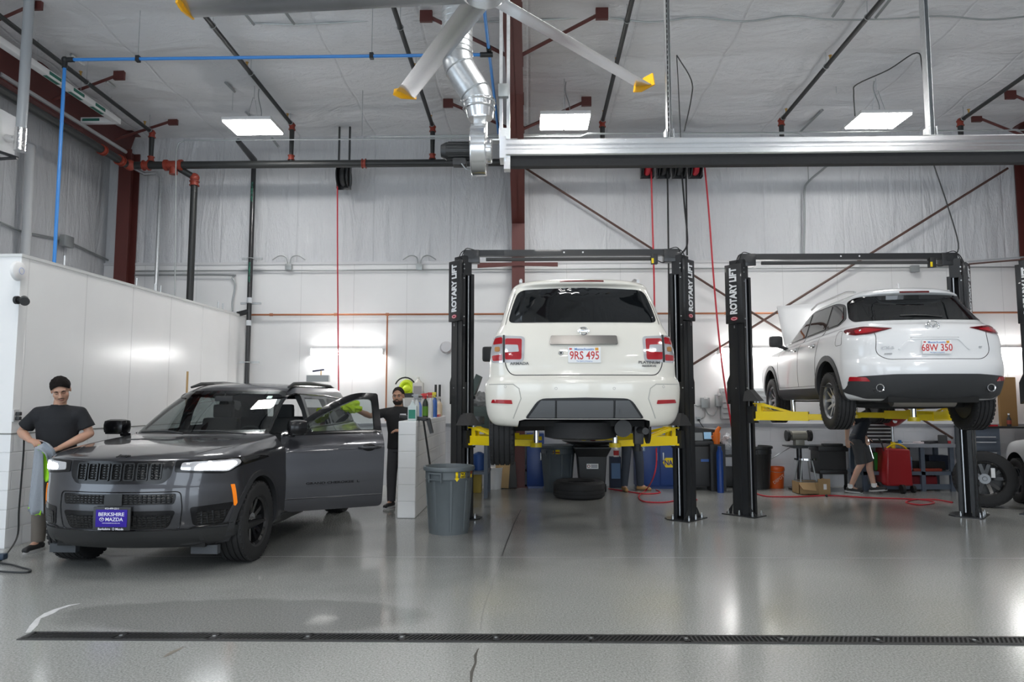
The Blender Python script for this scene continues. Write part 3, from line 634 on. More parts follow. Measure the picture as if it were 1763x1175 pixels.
# ------------------------------------------------------------------ reels and hanging hoses
def reel(c, s, hose, name='hose_reel', label='', cat='hose reel', group=None, wall=False):
    c = V(c); t = thing(name, label, cat, c, group=group)
    MB().torus(c, .105*s, .055*s, (1, 0, 0), 24, 10).build('drum', hose, t)
    mb = MB()
    for sx in (-1, 1): mb.cyl(c+V((sx*.075*s, 0, 0)), c+V((sx*.09*s, 0, 0)), .185*s, n=24)
    mb.cyl(c-V((.1*s, 0, 0)), c+V((.1*s, 0, 0)), .03, n=12); mb.build('flange', M_BLKPL, t)
    MB().b2(c.x-.11*s, c.x-.1*s, c.y-.06, c.y+.06, c.z-.2*s, c.z+.24*s).b2(c.x+.1*s, c.x+.11*s, c.y-.06, c.y+.06, c.z-.2*s, c.z+.24*s).b2(c.x-.11*s, c.x+.11*s, c.y-.06, c.y+.06, c.z+.23*s, c.z+.25*s).b2(c.x-.11*s, c.x+.11*s, c.y+.05, c.y+.07, c.z-.2*s, c.z+.2*s).build('bracket', M_BLACK, t)
    mb = MB()
    for sx in (-.1, .1):
        if wall: mb.b2(c.x+sx-.015, c.x+sx+.015, c.y-.02, YB, c.z+.2, c.z+.24)
        else: mb.b2(c.x+sx-.015, c.x+sx+.015, c.y-.02, c.y+.02, c.z+.2, cz(c.y))
    mb.build('hanger_strut', M_BLACK, t); return t
r0 = aY(592, 305, 12.75); reel(r0, 1.15, M_BLKPL, label='black hose reel hanging over the grey car with a red hose')
one(MB().tube(bez([aY(581, 300, 12.7), aY(581, 420, 12.7), aY(582, 560, 12.7), aY(583, 690, 12.7)], 4), .013, 8), 'hanging_hose', M_REDHOSE, 'straight red hose hanging behind the grey car', 'hose', 'hoses hanging from reels')
for i, px in enumerate((1114, 1142, 1169, 1197)): reel(aY(px, 286, 12.75), 1.12, M_REDHOSE if i in (0, 3) else M_BLKPL, label='black reel in the row of four below the rail, %s' % ('leftmost, red hose', 'second from left, black hose', 'third from left, black hose', 'rightmost, red hose')[i], group='row of four reels', wall=True)
for (pts, m, lb) in (
    (((1121, 290), (1123, 370), (1126, 480), (1128, 620)), M_REDHOSE, 'red hose dropping behind the first lift crossbar, left of the black ones'),
    (((1149, 290), (1150, 360), (1151, 440), (1152, 600)), M_RUB, 'black hose dropping from the second reel of the row'),
    (((1174, 300), (1179, 360), (1183, 400), (1182, 425), (1168, 442)), M_RUB, 'thin black cord slanting to the top of the first lift'),
    (((1181, 290), (1182, 360), (1183, 440)), M_RUB, 'straight black hose ending on top of the first lift post'),
    (((1213, 285), (1220, 360), (1232, 520), (1246, 650), (1266, 770)), M_REDHOSE, 'long slanting red hose between the two lifts')):
    one(MB().tube(bez([aY(*p, 12.7) for p in pts], 6), .016, 8), 'hanging_hose', m, lb, 'hose', 'hoses hanging from reels')
def cable(pts, Y, r, label, m=M_BLKPL, cat='cable', n=5): return one(MB().tube(bez([aY(*p, Y) for p in pts], n), r, 6), 'cable', m, label, cat, 'loose overhead cables')
cable([(1165, 95), (1190, 138), (1190, 170), (1178, 226)], 8.5, .008, 'black cable looping under the roof right of the slotted strut')
cable([(1165, 95), (1168, 150), (1172, 238)], 8.5, .006, 'black cable hanging straight beside the slotted strut')
cable([(1472, 200), (1470, 160), (1476, 145), (1530, 120), (1578, 91), (1588, 120), (1601, 222)], 8.5, .008, 'black cable looped over the right roof lamp')
cable([(1608, 285), (1630, 350), (1650, 420), (1642, 445)], 10.4, .009, 'black cable dropping to the second lift from the rail')
cable([(430, 40), (510, 42), (600, 38), (650, 35), (720, 35), (800, 38), (920, 35), (1030, 30), (1120, 38), (1200, 30), (1280, 37), (1360, 28), (1430, 34), (1530, 33), (1620, 28), (1700, 34), (1770, 28)], 9.3, .012, 'long grey cable swagged across the roof', M_COND)
for k, ((x0, y0), (x1, y1), Y0, Y1) in enumerate((((122, 94), (145, 111), 10.0, 9.9), ((183, 140), (197, 150), 10.8, 10.7), ((388, 142), (404, 158), 9.9, 9.7), ((423, 193), (438, 207), 11, 10.9), ((417, 18), (437, 42), 9.3, 9.1), ((485, 12), (506, 41), 9.2, 9.0), ((468, 238), (480, 253), 12.5, 12.4), ((1434, 28), (1452, 2), 9, 8.8), ((1508, 30), (1532, 0), 9, 8.8), ((1378, 227), (1416, 190), 12, 11.4))):
    one(MB().cyl(aC(x0, y0) if y0 < 235 else aY(x0, y0, Y0), aC(x1, y1) if y0 < 235 else aY(x1, y1, Y1), .025, n=4), 'strut_channel', M_COND, 'short strut channel on the roof, %s' % ('left of the blue pipe corner', 'below the blue pipe corner', 'above the left roof lamp', 'just above the left roof lamp', 'at the top edge above the left lamp', 'at the top edge right of the left lamp', 'beside the vent pipe top', 'at the top edge left of the right lamp', 'beside the fifth branch pipe', 'left of the right roof lamp')[k], 'strut', 'strut channel pieces on the roof', smooth=0)
for k, (px, py) in enumerate(((623, 175), (400, 130), (1186, 60), (1440, 100), (1170, 190))):
    q = aY(px, py+60, 11.3); one(MB().cyl(q, V((q.x, q.y, cz(q.y))), .005, n=5), 'hanger_rod', M_GALV, 'thin steel hanger rod under the roof, %s' % ('left of the middle fan blade', 'beside the left roof lamp', 'right of the slotted strut', 'left of the right roof lamp', 'below the right fan tip')[k], 'hanger rod', 'thin hanger rods')
# threaded studs and brackets on top of the partition
for k, (px, py) in enumerate(((119, 455), (242, 490), (473//1, 0), (484, 0))[:2]+((273, 497), (283, 500), (381, 528), (389, 530))):
    q = aX(px, py+6, -5.66 if px < 300 else -5.55); one(MB().cyl(V((q.x-.06, q.y, PH)), V((q.x-.06, q.y, PH+.16)), .014, n=8).box((q.x-.06, q.y, PH+.01), (.1, .14, .02)), 'partition_stud', M_GALV, 'bright steel stud standing on top of the white partition, %s' % ('nearest', 'second', 'third', 'fourth', 'fifth', 'furthest')[k], 'stud', 'studs on the partition top')
# ------------------------------------------------------------------ vehicles
def half_ring(r):
    yf, yr, w = r['yf'], r['yr'], r['w']; fx, fy = r.get('cf', (.3, .25)); rx, ry = r.get('cr', (.25, .2)); bf, br = r.get('bf', .06), r.get('br', .04); sb = r.get('sb', .03)
    z = r['z']; pts = []; ym = (yf+yr)/2; hl = (yf-yr)/2
    fx = min(fx, w*.9); rx = min(rx, w*.9)
    for i in range(7): pts.append((max(0, w-fx)*i/7, yf))
    for i in range(6): a = pi/2*(i/6); pts.append((w-fx+fx*sin(a), yf-fy+fy*cos(a)))
    for i in range(22): pts.append((w, yf-fy+(yr+ry-yf+fy)*i/22))
    for i in range(6): a = pi/2*(i/6); pts.append((w-rx+rx*cos(a), yr+ry-ry*sin(a)))
    for i in range(8): pts.append((max(0, w-rx)*(1-i/7), yr))
    out = []
    for x, y in pts:
        t = (y-ym)/hl; x2 = x*(1-sb*t*t*(1 if t > 0 else .6)); q = (x/w)**2
        y2 = y-(bf*q*max(0, t)**3 if t > 0 else 0)+(br*q*max(0, -t)**3 if t < 0 else 0)
        out.append((x2, y2, z(y2) if callable(z) else z))
    return out
def loft_body(rings, capb=True):
    mb = MB(); rows = []
    for r in rings:
        h = half_ring(r); full = h+[(-x, y, z) for x, y, z in h[-2:0:-1]]; rows.append(full)
    n = len(rows[0]); vs = [p for row in rows for p in row]; fs = []
    for k in range(len(rows)-1): fs += [(k*n+i, (k+1)*n+i, (k+1)*n+(i+1) % n, k*n+(i+1) % n) for i in range(n)]
    nh = len(h)
    for base, flip in ((0, False), ((len(rows)-1)*n, True)):
        # close with quads running across
        for i in range(nh-1):
            a, b = i, i+1; c, d = (n-(i+1)) % n, (n-i) % n
            f = [base+a, base+b, base+c, base+d]; f2 = []
            for q in f:
                if q not in f2: f2.append(q)
            if len(f2) > 2: fs.append(tuple(f2[::-1]) if flip else tuple(f2))
    mb.add(vs, fs); return mb
def evalmesh(o):
    dg = bpy.context.evaluated_depsgraph_get(); dg.update(); return bpy.data.meshes.new_from_object(o.evaluated_get(dg))
def body_from(rings, mats, lvl=2):
    mb = loft_body(rings); o = mb.build('tmp', mats, parent=None, origin=(0, 0, 0), smooth=0, merge=True, sub=lvl)
    me = evalmesh(o); bpy.data.objects.remove(o)
    bvh = BVHTree.FromPolygons([v.co.copy() for v in me.vertices], [tuple(p.vertices) for p in me.polygons])
    return me, bvh
def carve(me, cutters):
    """cutters: list of objects, subtracted one after another"""
    o = bpy.data.objects.new('tmp', me); COL.objects.link(o)
    for c in cutters:
        m = o.modifiers.new('b', 'BOOLEAN'); m.operation = 'DIFFERENCE'; m.object = c; m.solver = 'EXACT'; m.material_mode = 'TRANSFER'
    r = evalmesh(o); bpy.data.objects.remove(o)
    for c in cutters: bpy.data.objects.remove(c)
    return r
def finish_body(me, name, parent, ang=28):
    me.name = name; me.polygons.foreach_set('use_smooth', [True]*len(me.polygons)); me.set_sharp_from_angle(angle=R(ang))
    o = bpy.data.objects.new(name, me); COL.objects.link(o); o.parent = parent; _W[o.name] = _W[parent.name]; return o
def cutter(mb, m): return mb.build('cut', m, parent=None, origin=(0, 0, 0), smooth=0, merge=True)
def rounded(poly, r, n=4):
    out = []; k = len(poly)
    for i in range(k):
        p0, p, p1 = V(poly[i-1]), V(poly[i]), V(poly[(i+1) % k])
        rr = r[i] if isinstance(r, (list, tuple)) else r
        a = (p0-p); b = (p1-p); d = min(rr, a.length*.48, b.length*.48)
        if d < 1e-4: out.append(tuple(p)); continue
        a = p+a.normalized()*d; b = p+b.normalized()*d
        for j in range(n+1): t = j/n; out.append(tuple(a*(1-t)**2+p*2*t*(1-t)+b*t*t))
    return out
PLN = {'rear': (V((0, -6, 0)), V((1, 0, 0)), V((0, 0, 1)), V((0, 1, 0))), 'front': (V((0, 6, 0)), V((1, 0, 0)), V((0, 0, 1)), V((0, -1, 0))),
       'left': (V((-4, 0, 0)), V((0, 1, 0)), V((0, 0, 1)), V((1, 0, 0))), 'right': (V((4, 0, 0)), V((0, 1, 0)), V((0, 0, 1)), V((-1, 0, 0))), 'top': (V((0, 0, 5)), V((1, 0, 0)), V((0, 1, 0)), V((0, 0, -1)))}
def cast(bvh, pl, a, b):
    o, u, v, d = PLN[pl]; p = o+u*a+v*b
    h, n, i, dd = bvh.ray_cast(p, d)
    if h is None:
        # just past the silhouette: take the body's nearest point
        q = p+d*(3.2 if pl in ('left', 'right') else 3.6); h, n, i, dd = bvh.find_nearest(q)
    if n.dot(d) > 0: n = -n
    return h, n
def tri_poly(poly, res, holes=()):
    bm = bmesh.new()
    es = []
    for pg in (poly,)+tuple(holes):
        vs = [bm.verts.new((p[0], p[1], 0)) for p in pg]
        es += [bm.edges.new((vs[i], vs[(i+1) % len(vs)])) for i in range(len(vs))]
    bmesh.ops.triangle_fill(bm, use_beauty=True, use_dissolve=False, edges=es)
    xs = [p[0] for p in poly]; ys = [p[1] for p in poly]
    for ax, (lo, hi) in enumerate(((min(xs), max(xs)), (min(ys), max(ys)))):
        k = int((hi-lo)/res)
        for i in range(1, k+1):
            c = V((0, 0, 0)); c[ax] = lo+(hi-lo)*i/(k+1); n = V((0, 0, 0)); n[ax] = 1
            bmesh.ops.bisect_plane(bm, geom=bm.verts[:]+bm.edges[:]+bm.faces[:], plane_co=c, plane_no=n, dist=1e-5)
    bmesh.ops.remove_doubles(bm, verts=bm.verts, dist=1e-5); bm.verts.index_update()
    for f in bm.faces:
        if f.normal.z < 0: f.normal_flip()
    vs = [(v.co.x, v.co.y) for v in bm.verts]; fs = [[v.index for v in f.verts] for f in bm.faces]
    be = []
    for e in bm.edges:
        if len(e.link_faces) == 1:
            l = e.link_faces[0].loops
            for lp in l:
                if lp.edge == e: be.append((lp.vert.index, lp.link_loop_next.vert.index))
    bm.free(); return vs, fs, be
def patch(mb, bvh, pl, poly, off=.004, th=.02, res=.06, holes=(), bulge=None):
    """a solid panel cut to an outline and laid on the body surface; off = how proud it stands (a function of a,b too)"""
    vs, fs, be = tri_poly(poly, res, holes); o, u, v, d = PLN[pl]; top = []; bot = []
    for a, b in vs:
        h, n = cast(bvh, pl, a, b); nn = (n*.6-d*.4).normalized(); of = off(a, b) if callable(off) else off
        top.append(h+nn*of); bot.append(h+nn*(of-th))
    flip = u.cross(v).dot(d) > 0; k = len(top)
    F = [tuple(f) for f in fs]+[tuple(reversed([i+k for i in f])) for f in fs]+[(a, a+k, b+k, b) for a, b in be]
    if flip: F = [f[::-1] for f in F]
    return mb.add(top+bot, F)
def seam(mb, bvh, pl, line, r=.004, off=0, step=.04, closed=False):
    pts = []; L_ = list(line)+([line[0]] if closed else [])
    for (a0, b0), (a1, b1) in zip(L_, L_[1:]):
        k = max(1, int(math.hypot(a1-a0, b1-b0)/step))
        for i in range(k): t = i/k; h, n = cast(bvh, pl, a0+(a1-a0)*t, b0+(b1-b0)*t); pts.append(h+n*off)
    h, n = cast(bvh, pl, *L_[-1]); pts.append(h+n*off)
    return mb.tube(pts, r, 6)
def mir(poly): return [(-a, b) for a, b in poly][::-1]
def decal(txt, bvh, pl, a, b, h, m, parent, off=.006, bold=0, depth=.004, sx=1, name='lettering'):
    p, n = cast(bvh, pl, a, b); o, u, v, d = PLN[pl]
    right = {'rear': V((1, 0, 0)), 'front': V((-1, 0, 0)), 'left': V((0, -1, 0)), 'right': V((0, 1, 0)), 'top': V((-1, 0, 0))}[pl]
    right = (right-n*right.dot(n)).normalized(); up = n.cross(right)
    return textmb(txt, h, plane_T(p+n*off, right, up), depth, bold, sx).build(name, m, parent, local=True, smooth=0)
def wheel(par, x, y, z, r, w, side, style, loose=False):
    """side -1: outer face towards -x"""
    t = par
    s = side; rr = r*(.60 if style != 'silver' else .62)
    # tyre
    hw = w/2; mb = MB(); g = .012
    prof = [(rr+.0, -hw*.80), (rr+.02, -hw*.96), (r*.86, -hw*1.0), (r*.955, -hw*.93), (r*.99, -hw*.8)]
    for k in range(4):
        c = -hw*.62+hw*1.24*k/3*1.0
        prof += [(r, c-.02), (r, c-.007), (r-g, c-.006), (r-g, c+.006), (r, c+.007)]
    prof += [(r*.99, hw*.8), (r*.955, hw*.93), (r*.86, hw*1.0), (rr+.02, hw*.96), (rr, hw*.80)]
    prof.append((rr-.012, hw*.6)); prof.append((rr-.012, -hw*.6)); prof.append(prof[0])
    mb.lathe(prof, (x, y, z), (1, 0, 0), n=48, cap=False)
    tyre = mb.build('wheel', M_RUB, t, local=True, smooth=40)
    # tread blocks: shoulder lugs
    m2 = MB()
    for i in range(40):
        a = 2*pi*i/40
        for sx in (-1, 1): m2.box((x+sx*hw*.80, y+cos(a)*r*.972, z+sin(a)*r*.972), (hw*.22, r*.09, .018), rot=Euler((a-pi/2, 0, 0)).to_matrix())
    m2.build('tread_lug', M_RUB, tyre, local=True, smooth=0)
    xo = x+s*hw*.72; ax = (s, 0, 0)
    mr = {'black': mat('gloss black alloy', (.012, .012, .013), .12, coat=.6), 'silver': mat('machined alloy', (.55, .56, .57), .25, .9), 'dark': mat('dark grey alloy', (.1, .1, .105), .3, .5)}[style if style in ('black', 'silver') else 'dark']
    mdark = mat('brake shadow steel', (.05, .05, .05), .5, .6)
    mb = MB(); mb.lathe([(rr+.006, -.02), (rr+.012, .012), (rr-.002, .016), (rr-.022, .0), (rr-.03, -.16)], (xo, y, z), ax, n=40, cap=False)
    mb.lathe([(.001, -.035), (.075, -.035), (.08, -.05), (.08, -.08)], (xo, y, z), ax, n=24, cap=False)
    ns = 5; ux, uy, uz = frame(V(ax))
    for i in range(ns):
        for j in (-1, 1):
            a0 = 2*pi*i/ns+j*.12+.3; a1 = 2*pi*i/ns+j*(.26 if style != 'silver' else .34)+.3
            p0 = ux*cos(a0)*.05+uy*sin(a0)*.05-V(ax)*.045; p1 = ux*cos(a1)*(rr-.006)+uy*sin(a1)*(rr-.006)-V(ax)*.012
            d = (p1-p0).normalized(); sd = d.cross(V(ax)).normalized(); wd0, wd1 = (.019, .014) if style != 'black' else (.026, .022)
            q = [V((xo, y, z))+p0+sd*wd0, V((xo, y, z))+p0-sd*wd0, V((xo, y, z))+p1-sd*wd1, V((xo, y, z))+p1+sd*wd1]
            bk = [c-V(ax)*.035 for c in q]; mid = V((xo, y, z))
            mb.add(q+bk, [(0, 1, 2, 3), (7, 6, 5, 4), (0, 4, 5, 1), (1, 5, 6, 2), (2, 6, 7, 3), (3, 7, 4, 0)])
    rim = mb.build('rim', mr, tyre, local=True, smooth=30)
    MB().lathe([(.001, 0), (.028, 0), (.034, -.008), (.034, -.02)], (xo-s*.028, y, z), ax, n=20).build('hub_cap', mr, tyre, local=True)
    MB().lathe([(.001, -.10), (rr*.78, -.10), (rr*.78, -.125), (.001, -.125)], (xo, y, z), ax, n=32).build('brake_disc', mdark, tyre, local=True)
    MB().lathe([(.001, -.15), (rr-.01, -.15), (rr-.01, -.17), (.001, -.17)], (xo, y, z), ax, n=32).build('backplate', M_BLKPL, tyre, local=True)
    return tyre
def archcut(xs, y, z, r, depth=.34, flat=None):
    n = 40; pts = [(y+r*cos(2*pi*i/n), z+r*sin(2*pi*i/n)) for i in range(n)]
    mb = MB(); mb.prism(pts, (xs*1.0, 0, 0), (xs*(1.1-depth-.1), 0, 0), (0, 1, 0), (0, 0, 1)); return mb
def archtrim(mb, bvh, pl, y, z, r, w=.07, a0=-.25, a1=pi+.25, off=.012, th=.05):
    n = 26; o = [(y+(r+w)*cos(a0+(a1-a0)*i/n), z+(r+w)*sin(a0+(a1-a0)*i/n)) for i in range(n+1)]
    i_ = [(y+(r-.004)*cos(a0+(a1-a0)*i/n), z+(r-.004)*sin(a0+(a1-a0)*i/n)) for i in range(n, -1, -1)]
    return patch(mb, bvh, pl, o+i_, off, th, .08)
M_DARK = mat('wheel-well liner', (.012, .012, .012), .85)
M_PRIV = mat('privacy glass', (.004, .005, .006), .03, spec=.6, coat=.3)
M_FRIT = mat('black window surround', (.006, .006, .007), .25)
M_RLENS = mat('red lamp lens', (.36, .008, .015), .12, coat=1, emit=(.5, .01, .02), es=.05)
M_CLENS = mat('clear lamp lens', (.7, .7, .72), .08, .5, coat=1)
M_PLATE = mat('white number plate', (.86, .87, .88), .35)
M_PRED = mat('plate red ink', (.55, .03, .03), .5); M_PBLUE = mat('plate blue ink', (.04, .18, .5), .5)
def number_plate(par, pos, w, h, txt, rot_n=(0, -1, 0), tilt=0, dots=True):
    T = plane_T(pos, V((1, 0, 0)) if rot_n[1] < 0 else V((-1, 0, 0)), (0, 0, 1))
    mb = MB(); mb.T = T; mb.box((0, 0, 0), (w, h, .006), bev=.002); p = mb.build('number_plate', M_PLATE, par, local=True)
    textmb(txt, h*.5, T @ Matrix.Translation((0, -h*.03, .003)), .0015, .012, .78).build('plate_number', M_PRED, p, local=True, smooth=0)
    textmb('Massachusetts', h*.15, T @ Matrix.Translation((.0, h*.36, .003)), .0015, .01).build('plate_state', M_PBLUE, p, local=True, smooth=0)
    textmb('The Spirit of America', h*.08, T @ Matrix.Translation((.0, -h*.40, .003)), .0015).build('plate_motto', M_PBLUE, p, local=True, smooth=0)
    mb = MB(); mb.T = T; mb.box((w*.38, h*.36, .004), (w*.1, h*.18, .002)); mb.build('plate_sticker', mat('orange sticker', (.75, .35, .03), .5), p, local=True)
    mb = MB(); mb.T = T
    mb.box((-w*.42, h*.37, .004), (w*.08, h*.1, .002)); mb.build('plate_month', M_PRED, p, local=True)
    return p
# ---- white large SUV on the nearer lift, seen square from behind
M_PEARL = mat('pearl white paint', (.80, .775, .70), .3, coat=1.0, croug=.04)
sx_, sy_, sz_ = .52, 9.75, 1.0
su = thing('suv', 'big pearl white SUV raised on the nearer lift, seen square from behind', 'car', (sx_, sy_, sz_), R(.8))
dz = lambda a, b, y0=-2.7, y1=2.4: (lambda y: a+(b-a)*(y-y0)/(y1-y0))
A = [dict(z=.30, yf=2.2, yr=-2.55, w=.84, br=.10), dict(z=.32, yf=2.4, yr=-2.66, w=.95, br=.10), dict(z=.42, yf=2.46, yr=-2.72, w=1.018, br=.13, cr=(.3, .22)),
     dict(z=.62, yf=2.48, yr=-2.77, w=1.035, br=.15, cr=(.3, .22)), dict(z=.76, yf=2.46, yr=-2.775, w=1.035, br=.15, cr=(.3, .22)), dict(z=.80, yf=2.46, yr=-2.76, w=1.0, br=.14, cr=(.3, .22)),
     dict(z=.83, yf=2.45, yr=-2.70, w=.985, br=.10, cr=(.22, .2)), dict(z=.95, yf=2.42, yr=-2.70, w=.985, br=.09, cr=(.2, .2)), dict(z=1.12, yf=2.36, yr=-2.68, w=.97, br=.08, cr=(.18, .2)),
     dict(z=1.26, yf=2.2, yr=-2.63, w=.935, br=.07, cr=(.16, .2)), dict(z=1.32, yf=2.0, yr=-2.60, w=.90, br=.06, cr=(.15, .2)), dict(z=1.38, yf=1.2, yr=-2.57, w=.868, br=.05, cr=(.14, .2)),
     dict(z=1.60, yf=.85, yr=-2.48, w=.815, br=.05, cr=(.14, .2)), dict(z=1.745, yf=.5, yr=-2.42, w=.765, br=.06, cr=(.15, .2)), dict(z=1.785, yf=.42, yr=-2.44, w=.745, br=.08, cr=(.18, .2)), dict(z=1.80, yf=.38, yr=-2.50, w=.735, br=.13, cr=(.2, .2)), dict(z=1.835, yf=.3, yr=-2.50, w=.70, br=.14, cr=(.22, .2)),
     dict(z=1.862, yf=.2, yr=-2.46, w=.62, br=.13, cr=(.25, .2)), dict(z=1.886, yf=.0, yr=-2.30, w=.42, br=.08), dict(z=1.895, yf=-.3, yr=-2.05, w=.2, br=.04)]
me, bv = body_from(A, [M_PEARL, M_DARK])
cuts = [cutter(archcut(s, y, .38, .44), M_DARK) for s in (-1, 1) for y in (-1.54, 1.54)]
# underside tunnel and the scooped corners below the rear bumper
mb = MB(); mb.prism([(-.72, .1), (-.66, .375), (-.60, .39), (.60, .39), (.66, .375), (.72, .1)], (0, 4.6, 0), (0, -3.0, 0)); cuts.append(cutter(mb, M_DARK))
fin = finish_body(carve(me, cuts), 'body', su)
# tailgate glass
gl = rounded([(-.775, 1.385), (.775, 1.385), (.72, 1.60), (.655, 1.765), (.0, 1.80), (-.655, 1.765), (-.72, 1.60)], [.06, .06, .2, .08, .3, .08, .2])
gl = [(a, b if b < 1.7 else 1.7+(b-1.7)*.75) for a, b in gl]
patch(MB(), bv, 'rear', gl, .006, .02).build('rear_window', M_PRIV, su, local=True)
b_ = MB(); patch(b_, bv, 'rear', rounded([(-.23, 1.822), (.23, 1.822), (.23, 1.840), (-.23, 1.840)], .004), .006, .02, .1).build('brake_lamp', mat('dark red lens', (.12, .01, .01), .2), su, local=True)
# tailgate outline, handle bar, lettering
sm = MB()
seam(sm, bv, 'rear', rounded([(-.80, 1.37), (-.80, .93), (-.74, .835), (.74, .835), (.80, .93), (.80, 1.37)], [0, .1, .08, .08, .1, 0])[1:-1], .005)
seam(sm, bv, 'rear', [(-.80, 1.37), (-.77, 1.50), (-.70, 1.72)], .004); seam(sm, bv, 'rear', [(.80, 1.37), (.77, 1.50), (.70, 1.72)], .004)
sm.build('tailgate_gap', mat('panel gap', (.03, .03, .028), .8), su, local=True)
patch(MB(), bv, 'rear', rounded([(-.345, 1.145), (.345, 1.145), (.335, 1.235), (-.335, 1.235)], .015), .03, .05, .08).build('tailgate_bar', mat('brushed bar', (.20, .19, .18), .3, .9), su, local=True)
p, n = cast(bv, 'rear', 0, 1.285); emb = MB(); emb.torus(p+n*.012, .042, .007, n, 28, 8); emb.box(p+n*.014, (.115, .008, .018)); emb.build('emblem', M_CHROME, su, local=True)
decal('NISSAN', bv, 'rear', 0, 1.285, .013, M_BLKPL, su, .02, .01)
decal('ARMADA', bv, 'rear', -.655, .955, .028, mat('dark chrome', (.10, .10, .10), .3, .3), su, .008, .02, sx=1.15)
decal('PLATINUM', bv, 'rear', .66, .965, .026, mat('dark chrome', (.10, .10, .10), .3, .3), su, .008, .02, sx=1.25)
decal('RESERVE', bv, 'rear', .66, .93, .018, mat('dark chrome', (.10, .10, .10), .3, .3), su, .008, .02, sx=1.5)
p, n = cast(bv, 'rear', 0, 1.04); number_plate(su, p+V((0, -.02, 0)), .33, .16, '9RS 495')
MB().cyl(cast(bv, 'rear', -.235, 1.06)[0], cast(bv, 'rear', -.235, 1.06)[0]-V((0, .012, 0)), .023, n=20).build('round_badge', M_BLKPL, su, local=True)
MB().torus(cast(bv, 'rear', -.235, 1.06)[0]-V((0, .013, 0)), .016, .003, (0, 1, 0), 20, 6).build('badge_ring', M_WHITE, su, local=True)
for s in (-1, 1):
    f = (lambda q: q) if s > 0 else mir
    base = rounded([(.61, .965), (.945, .965), (.955, 1.05), (.925, 1.235), (.88, 1.25), (.60, 1.235)], [.05, .06, .05, .05, .05, .04])
    lp = patch(MB(), bv, 'rear', f(base), .008, .03, .05).build('tail_lamp', M_CLENS, su, local=True)
    patch(MB(), bv, 'rear', f(rounded([(.635, .995), (.80, .995), (.80, 1.215), (.63, 1.21)], .02)), .014, .02, .05, holes=(f(rounded([(.66, 1.075), (.81, 1.075), (.81, 1.145), (.66, 1.145)][:4], .004)) if False else (),) if False else ()).build('red_lens', M_RLENS, lp, local=True)
    patch(MB(), bv, 'rear', f(rounded([(.66, 1.075), (.80, 1.07), (.80, 1.15), (.67, 1.145)], .012)), .019, .01, .05).build('reverse_lamp', M_CLENS, lp, local=True)
    patch(MB(), bv, 'rear', f(rounded([(.83, 1.16), (.925, 1.155), (.905, 1.222), (.83, 1.232)], .015)), .014, .015, .05).build('red_lens', M_RLENS, lp, local=True)
    patch(MB(), bv, 'rear', f(rounded([(.83, .985), (.925, .985), (.935, 1.04), (.83, 1.05)], .015)), .014, .015, .05).build('red_lens', M_RLENS, lp, local=True)
    patch(MB(), bv, 'rear', f(rounded([(.855, 1.08), (.905, 1.08), (.905, 1.13), (.855, 1.13)], .015)), .016, .01, .05).build('amber_lens', mat('amber lens', (.45, .22, .08), .15), lp, local=True)
    patch(MB(), bv, 'rear', f([(.805, .97), (.822, .97), (.822, 1.25), (.805, 1.25)]), .018, .02, .05).build('lamp_gap', M_BLKPL, lp, local=True)
    rf = rounded([(.725, .545), (.945, .555), (.93, .59), (.735, .585)], .008)
    patch(MB(), bv, 'rear', f(rf), .010, .02, .05).build('reflector', M_RLENS, su, local=True)
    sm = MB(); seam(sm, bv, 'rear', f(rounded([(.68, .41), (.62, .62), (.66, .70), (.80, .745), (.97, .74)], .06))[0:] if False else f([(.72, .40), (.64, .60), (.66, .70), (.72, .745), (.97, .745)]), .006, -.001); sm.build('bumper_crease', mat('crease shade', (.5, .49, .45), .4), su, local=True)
    for xx, zz in ((s*.29, .70), (s*.80, .72)): q, nn = cast(bv, 'rear', xx, zz); MB().torus(q+nn*.001, .012, .002, nn, 16, 6).build('parking_sensor', mat('sensor ring', (.45, .44, .42), .4), su, local=True)
    # door mirror, side glass, handles, sill
    mm = MB(); mm.box((s*1.12, .80, 1.28), (.2, .1, .23), bev=.04); mm.cyl((s*.92, .8, 1.22), (s*1.06, .8, 1.24), .03, n=10); mm.build('door_mirror', M_BLKPL, su, local=True)
    pl = 'left' if s < 0 else 'right'
    patch(MB(), bv, pl, rounded([(-2.2, 1.42), (.85, 1.42), (.35, 1.74), (-2.1, 1.74)], .05), .004, .02, .08).build('side_window', M_PRIV, su, local=True)
    MB().tube([(s*.66, .1, 1.9), (s*.64, -.1, 1.925), (s*.64, -2.0, 1.925), (s*.64, -2.2, 1.88)], .018, 8).build('roof_rail', mat('satin rail', (.5, .5, .5), .3, .8), su, local=True)
# grey insert and underside
ins = rounded([(-.60, .40), (.60, .40), (.46, .60), (.0, .61), (-.46, .60)], [.03, .03, .07, .0, .07])
patch(MB(), bv, 'rear', ins, .010, .03, .06).build('bumper_insert', mat('dark insert edge', (.02, .022, .025), .4), su, local=True)
gi = mat('satin grey insert', (.13, .137, .145), .38, .35)
for pg in ([(-.565, .41), (-.30, .41), (-.30, .58), (-.44, .58)], [(-.28, .41), (.28, .41), (.28, .58), (-.28, .58)], [(.30, .41), (.565, .41), (.44, .58), (.30, .58)]):
    patch(MB(), bv, 'rear', rounded(pg, .01), .022, .03, .06).build('insert_panel', gi, su, local=True)
for s in (-1, 1): patch(MB(), bv, 'rear', rounded([(s*.47, .45), (s*.34, .45), (s*.34, .50), (s*.42, .50)], .008), .027, .02, .06).build('insert_step', gi, su, local=True)
u = MB(); u.box((0, -.3, .34), (1.3, 4.2, .06)); u.build('underbody', M_DARK, su, local=True)
